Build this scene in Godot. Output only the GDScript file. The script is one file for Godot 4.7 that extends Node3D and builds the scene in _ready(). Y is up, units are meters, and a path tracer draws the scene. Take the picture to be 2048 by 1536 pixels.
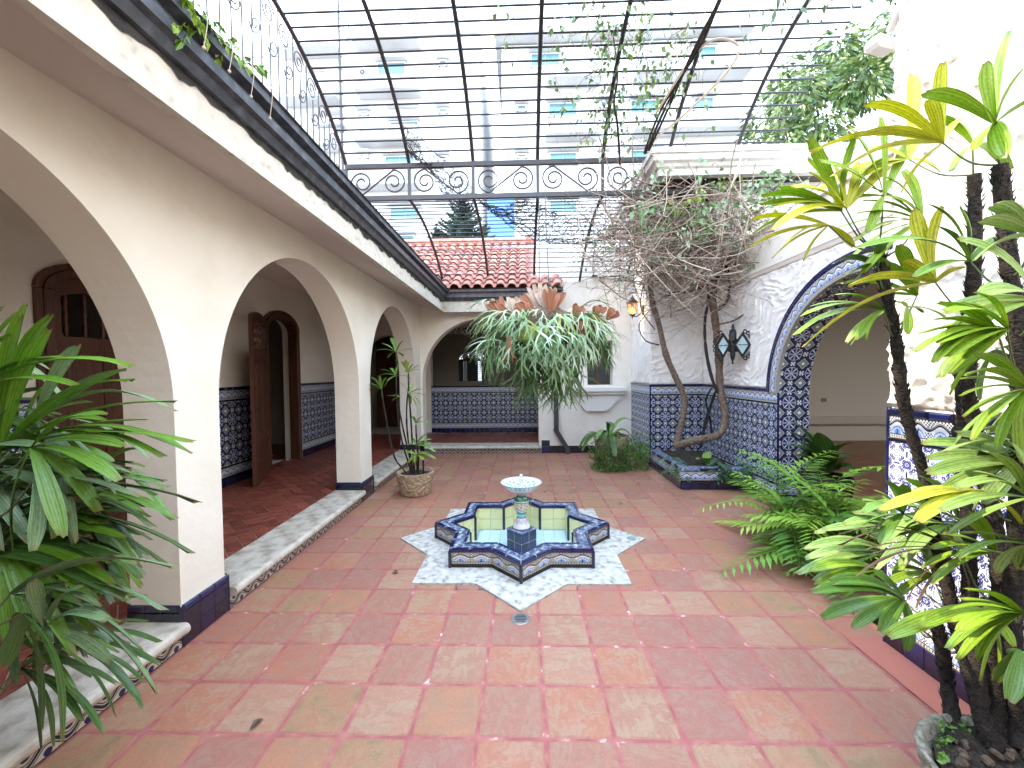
extends Node3D
# A tiled patio with an arcade, a star fountain and an iron pergola. x right, y up, depth runs along -z.

class Geo:
	var v := PackedVector3Array()
	var n := PackedVector3Array()
	var t := PackedVector2Array()
	var k := PackedColorArray()
	var ix := PackedInt32Array()
	var tint := Color.WHITE
	var tinted := false

	func pt(p: Vector3, nn: Vector3, u := Vector2.ZERO) -> int:
		v.append(p)
		n.append(nn)
		t.append(u)
		if tinted:
			k.append(tint)
		return v.size() - 1

	func face(a: int, b: int, c: int) -> void:
		ix.append(a)
		ix.append(c)
		ix.append(b)

	func tri(a: Vector3, b: Vector3, c: Vector3, ua := Vector2.ZERO, ub := Vector2(1, 0), uc := Vector2(1, 1)) -> void:
		var nn := (b - a).cross(c - a).normalized()
		face(pt(a, nn, ua), pt(b, nn, ub), pt(c, nn, uc))

	# corners run counter-clockwise seen from outside
	func quad(a: Vector3, b: Vector3, c: Vector3, d: Vector3, ua := Vector2(0, 1), ub := Vector2(1, 1), uc := Vector2(1, 0), ud := Vector2(0, 0)) -> void:
		var nn := (c - a).cross(d - b).normalized()
		var i := pt(a, nn, ua)
		pt(b, nn, ub)
		pt(c, nn, uc)
		pt(d, nn, ud)
		face(i, i + 1, i + 2)
		face(i, i + 2, i + 3)

	# a box whose edges are chamfered by e
	func box(x: Transform3D, s: Vector3, e := 0.0) -> void:
		var h := s * 0.5
		if e <= 0.0:
			for ax in 3:
				for sg in [-1.0, 1.0]:
					var nn := Vector3.ZERO
					nn[ax] = sg
					var a := Vector3.ZERO
					a[(ax + 1) % 3] = 1.0
					var b := Vector3.ZERO
					b[(ax + 2) % 3] = 1.0
					if sg < 0:
						var sw := a
						a = b
						b = sw
					var o := nn * h
					quad(x * (o - a * h - b * h), x * (o + a * h - b * h), x * (o + a * h + b * h), x * (o - a * h + b * h))
			return
		var q := h - Vector3(e, e, e)
		for ax in 3:
			for sg in [-1.0, 1.0]:
				var nn := Vector3.ZERO
				nn[ax] = sg
				var a := Vector3.ZERO
				a[(ax + 1) % 3] = 1.0
				var b := Vector3.ZERO
				b[(ax + 2) % 3] = 1.0
				if sg < 0:
					var sw := a
					a = b
					b = sw
				var o := nn * h
				quad(x * (o - a * q - b * q), x * (o + a * q - b * q), x * (o + a * q + b * q), x * (o - a * q + b * q))
		for ax in 3:
			var u := (ax + 1) % 3
			var w := (ax + 2) % 3
			for su in [-1.0, 1.0]:
				for sw in [-1.0, 1.0]:
					var p := [Vector3.ZERO, Vector3.ZERO, Vector3.ZERO, Vector3.ZERO]
					for i in 4:
						var c := Vector3.ZERO
						c[ax] = q[ax] * (-1.0 if i < 2 else 1.0)
						var on_u: bool = i == 0 or i == 3
						c[u] = su * (h[u] if on_u else q[u])
						c[w] = sw * (q[w] if on_u else h[w])
						p[i] = x * c
					if su * sw > 0:
						quad(p[3], p[0], p[1], p[2])
					else:
						quad(p[0], p[3], p[2], p[1])
		for sx in [-1.0, 1.0]:
			for sy in [-1.0, 1.0]:
				for sz in [-1.0, 1.0]:
					var a := x * Vector3(sx * h.x, sy * q.y, sz * q.z)
					var b := x * Vector3(sx * q.x, sy * h.y, sz * q.z)
					var c := x * Vector3(sx * q.x, sy * q.y, sz * h.z)
					if sx * sy * sz > 0:
						tri(a, b, c)
					else:
						tri(a, c, b)

	func bx(c: Vector3, s: Vector3, e := 0.0) -> void:
		box(Transform3D(Basis.IDENTITY, c), s, e)

	# a round bar along a path, radius r[i] at path[i]
	func tube(path: PackedVector3Array, r: PackedFloat32Array, sides := 8, caps := true, vs := 1.0) -> void:
		var m := path.size()
		var d := (path[1] - path[0]).normalized()
		var side := d.cross(Vector3.UP if absf(d.y) < 0.9 else Vector3.RIGHT).normalized()
		var start := v.size()
		var run := 0.0
		for i in m:
			if i > 0:
				run += path[i].distance_to(path[i - 1])
			var dd := (path[mini(i + 1, m - 1)] - path[maxi(i - 1, 0)]).normalized()
			side = (side - dd * side.dot(dd)).normalized()
			var up := dd.cross(side)
			var rr := r[mini(i, r.size() - 1)]
			for j in sides + 1:
				var a := TAU * j / sides
				var nn := side * cos(a) + up * sin(a)
				pt(path[i] + nn * rr, nn, Vector2(float(j) / sides, run * vs))
		for i in m - 1:
			for j in sides:
				var a := start + i * (sides + 1) + j
				face(a, a + 1, a + sides + 2)
				face(a, a + sides + 2, a + sides + 1)
		if caps:
			for e in 2:
				var c := path[0] if e == 0 else path[m - 1]
				var nn := (path[0] - path[1]).normalized() if e == 0 else (path[m - 1] - path[m - 2]).normalized()
				var ci := pt(c, nn)
				var o := start if e == 0 else start + (m - 1) * (sides + 1)
				for j in sides:
					var i1 := pt(v[o + j], nn)
					var i2 := pt(v[o + j + 1], nn)
					if e == 0:
						face(ci, i2, i1)
					else:
						face(ci, i1, i2)

	# points in rows of nu, nv rows; smooth
	func grid(p: PackedVector3Array, nu: int, nv: int, us := 1.0, vs := 1.0, skip = null, flip := false) -> void:
		var s := v.size()
		var sg := -1.0 if flip else 1.0
		for j in nv:
			for i in nu:
				var a := p[j * nu + mini(i + 1, nu - 1)] - p[j * nu + maxi(i - 1, 0)]
				var b := p[mini(j + 1, nv - 1) * nu + i] - p[maxi(j - 1, 0) * nu + i]
				pt(p[j * nu + i], a.cross(b).normalized() * sg, Vector2(us * i / (nu - 1), vs * j / (nv - 1)))
		for j in nv - 1:
			for i in nu - 1:
				var a := s + j * nu + i
				if skip != null and skip.call((v[a] + v[a + nu + 1]) * 0.5):
					continue
				if flip:
					face(a, a + nu + 1, a + 1)
					face(a, a + nu, a + nu + 1)
				else:
					face(a, a + 1, a + nu + 1)
					face(a, a + nu + 1, a + nu)

	# profile of (radius, height), turned about y
	func lathe(prof: PackedVector2Array, seg := 32, c := Vector3.ZERO) -> void:
		var p := PackedVector3Array()
		for q in prof:
			for i in seg + 1:
				var a := -TAU * i / seg
				p.append(c + Vector3(cos(a) * q.x, q.y, sin(a) * q.x))
		var s := v.size()
		grid(p, seg + 1, prof.size(), 1.0, 1.0)
		for j in prof.size():
			n[s + j * (seg + 1)] = (n[s + j * (seg + 1)] + n[s + j * (seg + 1) + seg]).normalized()
			n[s + j * (seg + 1) + seg] = n[s + j * (seg + 1)]

	# profile of (out, up) carried along stations [origin, out]; hard edges
	func sweep(prof: PackedVector2Array, path: Array, closed := false, caps := true) -> void:
		var m := prof.size()
		var run := 0.0
		for s in path.size() - 1:
			var o0: Vector3 = path[s][0]
			var o1: Vector3 = path[s + 1][0]
			var d0: Vector3 = path[s][1]
			var d1: Vector3 = path[s + 1][1]
			var len := o0.distance_to(o1)
			var acc := 0.0
			for i in (m if closed else m - 1):
				var a := prof[i]
				var b := prof[(i + 1) % m]
				var l := a.distance_to(b)
				quad(o0 + d0 * a.x + Vector3.UP * a.y, o1 + d1 * a.x + Vector3.UP * a.y, o1 + d1 * b.x + Vector3.UP * b.y, o0 + d0 * b.x + Vector3.UP * b.y,
					Vector2(run, acc), Vector2(run + len, acc), Vector2(run + len, acc + l), Vector2(run, acc + l))
				acc += l
			run += len
		if caps and closed:
			for e in 2:
				var o: Vector3 = path[0][0] if e == 0 else path[-1][0]
				var d: Vector3 = path[0][1] if e == 0 else path[-1][1]
				var tris := Geometry2D.triangulate_polygon(prof)
				for i in range(0, tris.size(), 3):
					var q := []
					for j in 3:
						var w := prof[tris[i + j]]
						q.append(o + d * w.x + Vector3.UP * w.y)
					tri(q[0], q[1], q[2])

	func mesh(m: Material) -> ArrayMesh:
		var a := []
		a.resize(Mesh.ARRAY_MAX)
		a[Mesh.ARRAY_VERTEX] = v
		a[Mesh.ARRAY_NORMAL] = n
		a[Mesh.ARRAY_TEX_UV] = t
		if tinted:
			a[Mesh.ARRAY_COLOR] = k
		a[Mesh.ARRAY_INDEX] = ix
		var am := ArrayMesh.new()
		am.add_surface_from_arrays(Mesh.PRIMITIVE_TRIANGLES, a)
		am.surface_set_material(0, m)
		return am

var M := {}
var taken := {}
var rng := RandomNumberGenerator.new()

func P(x: float, y: float, d: float) -> Vector3:
	return Vector3(x, y, -d)

func rf(a: float, b: float) -> float:
	return rng.randf_range(a, b)

func lin(r: float, g: float, b: float) -> Color:
	return Color(r, g, b).linear_to_srgb()

func numbered(called: String) -> String:
	if not taken.has(called):
		taken[called] = 0
		return called
	taken[called] += 1
	return "%s_%03d" % [called, taken[called]]

func put(parent: Node, called: String, m: Mesh, x := Transform3D.IDENTITY) -> MeshInstance3D:
	var o := MeshInstance3D.new()
	o.name = called
	o.mesh = m
	o.transform = x
	parent.add_child(o, true)
	return o

func geo(parent: Node, called: String, g: Geo, m: Material, x := Transform3D.IDENTITY) -> MeshInstance3D:
	return put(parent, called, g.mesh(m), x)

func tag(o: Node, label: String, category: String, group := "") -> void:
	o.set_meta("label", label)
	o.set_meta("category", category)
	if group != "":
		o.set_meta("group", group)

func thing(called: String, label: String, category: String, at := Vector3.ZERO, group := "") -> Node3D:
	var o := Node3D.new()
	o.name = numbered(called)
	add_child(o)
	o.position = at
	tag(o, label, category, group)
	return o

func setting(called: String, m: Mesh) -> MeshInstance3D:
	var o := put(self, numbered(called), m)
	o.set_meta("kind", "structure")
	return o

func stuff(o: Node) -> void:
	o.set_meta("kind", "stuff")

func mat(c: Color, rough := 0.8, opt := {}) -> StandardMaterial3D:
	var m := StandardMaterial3D.new()
	m.albedo_color = c
	m.roughness = rough
	for key in opt:
		m.set(key, opt[key])
	return m

func noise(freq: float, octaves := 4, kind := FastNoiseLite.TYPE_SIMPLEX_SMOOTH, sd := 1) -> FastNoiseLite:
	var f := FastNoiseLite.new()
	f.noise_type = kind
	f.frequency = freq
	f.fractal_octaves = octaves
	f.seed = sd
	return f

# picture made by asking fn(x, y) in 0..1 for a colour (sRGB)
func paint(w: int, h: int, fn: Callable) -> ImageTexture:
	var d := PackedByteArray()
	d.resize(w * h * 3)
	var i := 0
	for y in h:
		for x in w:
			var c: Color = fn.call((x + 0.5) / w, (y + 0.5) / h)
			d[i] = int(clampf(c.r, 0, 1) * 255)
			d[i + 1] = int(clampf(c.g, 0, 1) * 255)
			d[i + 2] = int(clampf(c.b, 0, 1) * 255)
			i += 3
	var im := Image.create_from_data(w, h, false, Image.FORMAT_RGB8, d)
	im.generate_mipmaps()
	return ImageTexture.create_from_image(im)

func noise_tex(freq: float, ramp: Array, size := 512, octaves := 5, sd := 1) -> NoiseTexture2D:
	var t := NoiseTexture2D.new()
	t.width = size
	t.height = size
	t.seamless = true
	t.noise = noise(freq, octaves, FastNoiseLite.TYPE_SIMPLEX_SMOOTH, sd)
	var g := Gradient.new()
	var o := PackedFloat32Array()
	var c := PackedColorArray()
	for e in ramp:
		o.append(e[0])
		c.append(e[1])
	g.offsets = o
	g.colors = c
	t.color_ramp = g
	return t

func noise_normal(freq: float, strength: float, size := 512, octaves := 4, sd := 3) -> NoiseTexture2D:
	var t := NoiseTexture2D.new()
	t.width = size
	t.height = size
	t.seamless = true
	t.as_normal_map = true
	t.bump_strength = strength
	t.noise = noise(freq, octaves, FastNoiseLite.TYPE_SIMPLEX_SMOOTH, sd)
	return t

func tri_mat(tex: Texture2D, scale: float, rough: float, nrm: Texture2D = null, ns := 1.0, opt := {}) -> StandardMaterial3D:
	var m := mat(Color.WHITE, rough, opt)
	m.albedo_texture = tex
	m.uv1_triplanar = true
	m.uv1_world_triplanar = true
	m.uv1_scale = Vector3.ONE * scale
	if nrm:
		m.normal_enabled = true
		m.normal_texture = nrm
		m.normal_scale = ns
	return m

func seg(a: Vector3, b: Vector3, n: int) -> PackedVector3Array:
	var p := PackedVector3Array()
	for i in n + 1:
		p.append(a.lerp(b, float(i) / n))
	return p

# smooth path through points
func spline(pts: Array, per := 6) -> PackedVector3Array:
	var p := PackedVector3Array()
	for i in pts.size() - 1:
		var a: Vector3 = pts[maxi(i - 1, 0)]
		var b: Vector3 = pts[i]
		var c: Vector3 = pts[i + 1]
		var d: Vector3 = pts[mini(i + 2, pts.size() - 1)]
		for j in per:
			p.append(b.cubic_interpolate(c, a, d, float(j) / per))
	p.append(pts[-1])
	return p

func taper(n: int, a: float, b: float) -> PackedFloat32Array:
	var r := PackedFloat32Array()
	for i in n:
		r.append(lerpf(a, b, float(i) / maxf(n - 1, 1)))
	return r

func flat(r: float) -> PackedFloat32Array:
	return PackedFloat32Array([r])

const FANS_R := [
	[3, 0.042, [1.546, 2.394, 1.55], [[1.487, 2.65, 1.497], [1.418, 2.502, 1.471], [1.248, 2.527, 1.529], [1.165, 2.382, 1.481], [1.01, 2.325, 1.463], [1.139, 2.275, 1.53], [1.48, 2.253, 1.634], [1.684, 2.525, 1.61]]],
	[0, 0.045, [1.586, 2.385, 1.42], [[1.689, 2.733, 1.473], [1.494, 2.546, 1.364], [1.356, 2.492, 1.427], [1.48, 2.279, 1.375], [1.597, 2.516, 1.355], [1.533, 2.233, 1.341], [1.642, 2.424, 1.363]]],
	[0, 0.038, [1.361, 2.241, 1.78], [[1.274, 2.505, 1.865], [1.14, 2.376, 1.846], [1.053, 2.299, 1.841], [1.021, 2.172, 1.84], [1.376, 2.535, 1.719], [1.197, 2.526, 1.742], [1.573, 2.475, 1.805], [1.053, 2.329, 1.826]]],
	[3, 0.035, [1.361, 2.205, 1.85], [[1.061, 2.265, 1.921], [1.051, 2.134, 1.926], [1.124, 2.102, 1.767], [1.127, 2.069, 1.871], [1.278, 2.061, 1.884], [1.471, 2.108, 1.851]]],
	[0, 0.042, [1.536, 2.302, 1.78], [[1.222, 2.42, 1.716], [1.509, 2.632, 1.775], [1.322, 2.549, 1.698], [1.706, 2.558, 1.867], [1.358, 2.288, 1.853], [1.71, 2.202, 1.79], [1.437, 2.138, 1.74]]],
	[3, 0.045, [1.655, 2.461, 1.8], [[1.741, 2.873, 1.882], [1.726, 2.616, 1.814], [1.544, 2.549, 1.876], [1.324, 2.36, 1.87], [1.45, 2.389, 1.802], [1.768, 2.398, 1.783]]],
	[3, 0.048, [1.659, 1.912, 1.68], [[1.592, 2.213, 1.7], [1.669, 2.212, 1.666], [1.264, 1.888, 1.612], [1.12, 1.662, 1.641], [1.58, 2.016, 1.743], [1.677, 1.948, 1.589]]],
	[1, 0.046, [1.652, 1.962, 1.55], [[1.173, 1.99, 1.459], [1.518, 2.185, 1.575], [1.498, 2.073, 1.506], [1.459, 1.91, 1.557], [1.605, 2.157, 1.544], [1.74, 2.04, 1.519]]],
	[0, 0.035, [1.546, 1.821, 1.78], [[1.305, 1.853, 1.879], [1.132, 1.712, 1.719], [1.262, 1.78, 1.763], [1.154, 1.788, 1.721], [1.412, 1.681, 1.807], [1.401, 1.691, 1.735], [1.321, 1.882, 1.751], [1.516, 1.693, 1.829]]],
	[2, 0.040, [1.516, 2.008, 1.78], [[1.303, 2.01, 1.744], [1.42, 1.919, 1.792], [1.689, 1.977, 1.861], [1.475, 2.091, 1.7], [1.312, 1.944, 1.692]]],
	[6, 0.048, [1.652, 1.783, 1.35], [[1.301, 1.643, 1.296], [1.455, 1.998, 1.403], [1.383, 1.749, 1.373], [1.41, 1.794, 1.297]]],
	[6, 0.044, [1.639, 1.99, 1.35], [[1.441, 2.029, 1.316], [1.433, 2.062, 1.286], [1.45, 1.912, 1.342]]],
	[0, 0.036, [1.613, 1.823, 1.75], [[1.531, 1.705, 1.659], [1.711, 1.805, 1.789], [1.858, 1.776, 1.829], [1.641, 1.861, 1.841]]],
	[0, 0.032, [1.706, 2.41, 1.6], [[1.597, 2.55, 1.647], [1.714, 2.551, 1.692], [1.673, 2.401, 1.504], [1.589, 2.292, 1.558], [1.952, 2.358, 1.693]]],
	[6, 0.044, [1.745, 1.233, 1.45], [[1.449, 1.294, 1.505], [1.396, 1.2, 1.432], [1.506, 1.23, 1.539], [1.476, 1.118, 1.474], [1.629, 1.292, 1.514], [1.565, 1.107, 1.409], [1.451, 1.345, 1.388]]],
	[3, 0.050, [1.573, 1.145, 1.42], [[1.232, 1.081, 1.409], [1.292, 1.065, 1.347], [1.435, 1.111, 1.396], [1.397, 1.098, 1.512], [1.663, 1.04, 1.386]]],
	[5, 0.018, [1.65, 0.872, 1.55], [[1.119, 0.939, 1.452], [1.128, 0.976, 1.459], [1.204, 0.811, 1.484], [1.496, 0.635, 1.607], [1.454, 0.667, 1.523], [1.254, 0.898, 1.508], [1.253, 0.903, 1.469]]],
	[1, 0.042, [1.559, 0.615, 1.68], [[1.298, 0.475, 1.776], [1.34, 0.507, 1.665], [1.517, 0.438, 1.622], [1.388, 0.528, 1.592], [1.123, 0.694, 1.591], [1.207, 0.722, 1.614], [1.464, 0.717, 1.715]]],
	[0, 0.042, [1.586, 0.73, 1.42], [[1.304, 0.714, 1.35], [1.576, 0.665, 1.328], [1.64, 0.529, 1.418], [1.216, 0.663, 1.37], [1.845, 0.601, 1.52], [1.433, 0.711, 1.344]]],
	[6, 0.040, [1.7, 0.708, 1.9], [[1.278, 0.605, 1.906], [1.352, 0.656, 1.955], [1.338, 0.581, 1.882], [1.47, 0.729, 1.998], [1.477, 0.647, 1.896], [1.273, 0.751, 1.848], [1.544, 0.819, 1.882]]],
	[6, 0.040, [1.794, 0.771, 1.95], [[1.445, 0.859, 1.857], [1.413, 0.803, 1.934], [1.527, 0.895, 1.9], [1.767, 0.937, 2.028], [1.673, 0.908, 2.016], [1.393, 0.781, 1.95]]],
	[4, 0.040, [1.618, 0.65, 1.85], [[1.305, 0.623, 1.756], [1.405, 0.555, 1.801], [1.288, 0.615, 1.798], [1.454, 0.619, 1.792], [1.257, 0.675, 1.796]]],
	[6, 0.040, [1.698, 0.939, 1.65], [[1.55, 0.863, 1.724], [1.478, 0.854, 1.578], [1.674, 0.829, 1.56], [1.763, 0.708, 1.736], [1.468, 0.943, 1.663], [1.9, 0.835, 1.748]]],
	[6, 0.042, [1.651, 0.986, 1.35], [[1.403, 0.949, 1.331], [1.643, 0.849, 1.43], [1.465, 1.012, 1.381], [1.701, 0.872, 1.408]]],
	[1, 0.040, [1.628, 0.635, 1.35], [[1.609, 0.492, 1.399], [1.609, 0.606, 1.349], [1.503, 0.53, 1.269], [1.575, 0.526, 1.292]]],
	[4, 0.036, [1.794, 0.979, 1.8], [[1.653, 1.005, 1.875], [1.599, 0.953, 1.88], [1.654, 0.9, 1.885], [1.631, 1.095, 1.767], [1.713, 0.879, 1.831]]],
	[1, 0.036, [1.694, 1.631, 1.5], [[1.61, 1.504, 1.56], [1.677, 1.449, 1.528], [1.858, 1.52, 1.563], [1.801, 1.63, 1.506]]],
	[6, 0.036, [1.698, 1.491, 1.4], [[1.485, 1.526, 1.431], [1.528, 1.404, 1.437], [1.488, 1.365, 1.354], [1.529, 1.273, 1.485], [1.607, 1.19, 1.491]]],
	[6, 0.040, [1.719, 1.285, 1.42], [[1.359, 1.295, 1.335], [1.526, 1.175, 1.514], [1.579, 1.101, 1.512], [1.587, 1.066, 1.454], [1.46, 1.368, 1.329]]],
	[6, 0.038, [1.837, 0.852, 1.82], [[1.725, 0.995, 1.899], [1.514, 0.995, 1.745], [1.667, 0.858, 1.913], [1.584, 0.813, 1.853], [1.505, 0.802, 1.732], [1.51, 0.704, 1.753], [1.66, 0.603, 1.847]]],
	[6, 0.037, [1.736, 0.934, 1.746], [[1.652, 1.027, 1.759], [1.591, 0.976, 1.795], [1.612, 0.879, 1.831], [1.503, 0.853, 1.689], [1.54, 0.829, 1.646], [1.799, 0.705, 1.83]]],
	[6, 0.040, [1.815, 0.923, 1.715], [[1.561, 1.14, 1.618], [1.701, 1.016, 1.79], [1.505, 1.02, 1.638], [1.569, 0.912, 1.777], [1.579, 0.842, 1.772], [1.651, 0.781, 1.791], [1.597, 0.731, 1.725], [1.742, 0.677, 1.791]]],
	[0, 0.035, [1.78, 0.662, 1.789], [[1.795, 0.809, 1.729], [1.813, 0.795, 1.823], [1.668, 0.8, 1.755], [1.701, 0.713, 1.867], [1.655, 0.659, 1.844], [1.57, 0.62, 1.783], [1.622, 0.555, 1.794]]],
	[4, 0.038, [1.712, 0.896, 1.497], [[1.517, 1.08, 1.402], [1.452, 1.054, 1.404], [1.544, 0.953, 1.516], [1.479, 0.908, 1.495], [1.521, 0.801, 1.57], [1.508, 0.763, 1.519]]],
	[1, 0.035, [1.415, 1.025, 1.535], [[1.355, 1.151, 1.463], [1.333, 1.155, 1.508], [1.353, 1.097, 1.589], [1.273, 1.072, 1.54], [1.19, 1.06, 1.437], [1.326, 0.954, 1.603], [1.337, 0.903, 1.601], [1.262, 0.945, 1.452]]],
	[4, 0.043, [1.439, 1.672, 1.268], [[1.264, 1.767, 1.277], [1.227, 1.713, 1.244], [1.265, 1.677, 1.326], [1.162, 1.617, 1.23], [1.2, 1.583, 1.215], [1.268, 1.535, 1.265], [1.402, 1.484, 1.361]]],
	[0, 0.037, [1.559, 1.502, 1.288], [[1.305, 1.606, 1.207], [1.286, 1.545, 1.211], [1.38, 1.479, 1.312], [1.448, 1.406, 1.365], [1.395, 1.342, 1.29], [1.456, 1.315, 1.275], [1.637, 1.251, 1.36]]],
	[6, 0.037, [1.594, 1.155, 1.309], [[1.596, 1.323, 1.364], [1.355, 1.321, 1.222], [1.497, 1.221, 1.385], [1.308, 1.202, 1.248], [1.278, 1.125, 1.269], [1.419, 1.01, 1.376]]],
	[0, 0.043, [1.485, 1.686, 1.285], [[1.367, 1.796, 1.27], [1.41, 1.779, 1.345], [1.233, 1.731, 1.219], [1.368, 1.702, 1.36], [1.206, 1.641, 1.221], [1.23, 1.601, 1.215], [1.316, 1.552, 1.284]]],
	[4, 0.038, [1.516, 0.816, 1.254], [[1.319, 0.905, 1.222], [1.346, 0.851, 1.263], [1.389, 0.776, 1.335], [1.349, 0.761, 1.296], [1.224, 0.82, 1.155], [1.258, 0.726, 1.217], [1.342, 0.664, 1.263], [1.384, 0.668, 1.252], [1.447, 0.572, 1.297]]],
	[0, 0.043, [1.718, 1.884, 1.818], [[1.795, 2.11, 1.815], [1.561, 2.076, 1.733], [1.446, 2.038, 1.767], [1.448, 1.956, 1.887], [1.403, 1.813, 1.789], [1.487, 1.68, 1.871]]],
	[4, 0.037, [1.698, 2.193, 1.784], [[1.705, 2.453, 1.881], [1.563, 2.396, 1.809], [1.516, 2.354, 1.819], [1.472, 2.294, 1.806], [1.399, 2.217, 1.746], [1.403, 2.195, 1.866], [1.413, 2.11, 1.777], [1.46, 2.049, 1.866], [1.423, 1.966, 1.745]]],
	[3, 0.043, [1.373, 2.247, 1.77], [[1.612, 2.456, 1.843], [1.472, 2.469, 1.827], [1.334, 2.441, 1.792], [1.205, 2.401, 1.758], [1.098, 2.31, 1.698], [1.11, 2.285, 1.824], [1.049, 2.156, 1.742]]],
]
const CANES_R := [
	[[1.536, 2.069, 1.8], [1.57, 1.907, 1.8], [1.616, 1.691, 1.8], [1.641, 1.496, 1.8], [1.671, 1.343, 1.8], [1.743, 1.097, 1.797], [1.737, 0.877, 1.739], [1.716, 0.734, 1.681], [1.703, 0.585, 1.624], [1.679, 0.484, 1.566], [1.667, 0.358, 1.508], [1.639, 0.282, 1.45], [1.633, 0.24, 1.405]],
	[[1.735, 2.307, 1.62], [1.744, 2.06, 1.62], [1.738, 1.83, 1.62], [1.732, 1.637, 1.62], [1.731, 1.481, 1.62], [1.76, 1.324, 1.619], [1.767, 1.151, 1.59], [1.781, 0.956, 1.562], [1.771, 0.793, 1.534], [1.74, 0.602, 1.506], [1.7, 0.36, 1.478], [1.662, 0.273, 1.45], [1.649, 0.24, 1.405]],
	[[1.815, 1.747, 1.75], [1.84, 1.558, 1.75], [1.85, 1.368, 1.75], [1.836, 1.262, 1.75], [1.827, 1.099, 1.723], [1.779, 0.935, 1.655], [1.721, 0.668, 1.586], [1.68, 0.46, 1.518], [1.626, 0.31, 1.45], [1.624, 0.24, 1.405]],
	[[1.638, 2.261, 1.45], [1.655, 2.109, 1.45], [1.676, 1.938, 1.45], [1.705, 1.731, 1.45], [1.724, 1.524, 1.45], [1.727, 1.279, 1.45], [1.723, 0.925, 1.45], [1.723, 0.566, 1.45], [1.738, 0.311, 1.45], [1.703, 0.24, 1.405]],
	[[1.621, 0.587, 1.62], [1.652, 0.466, 1.62], [1.659, 0.323, 1.605], [1.611, 0.222, 1.527], [1.541, 0.235, 1.45], [1.565, 0.215, 1.405]],
	[[1.69, 0.717, 1.5], [1.714, 0.53, 1.5], [1.705, 0.396, 1.48], [1.68, 0.237, 1.45], [1.662, 0.217, 1.405]],
]
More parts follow.
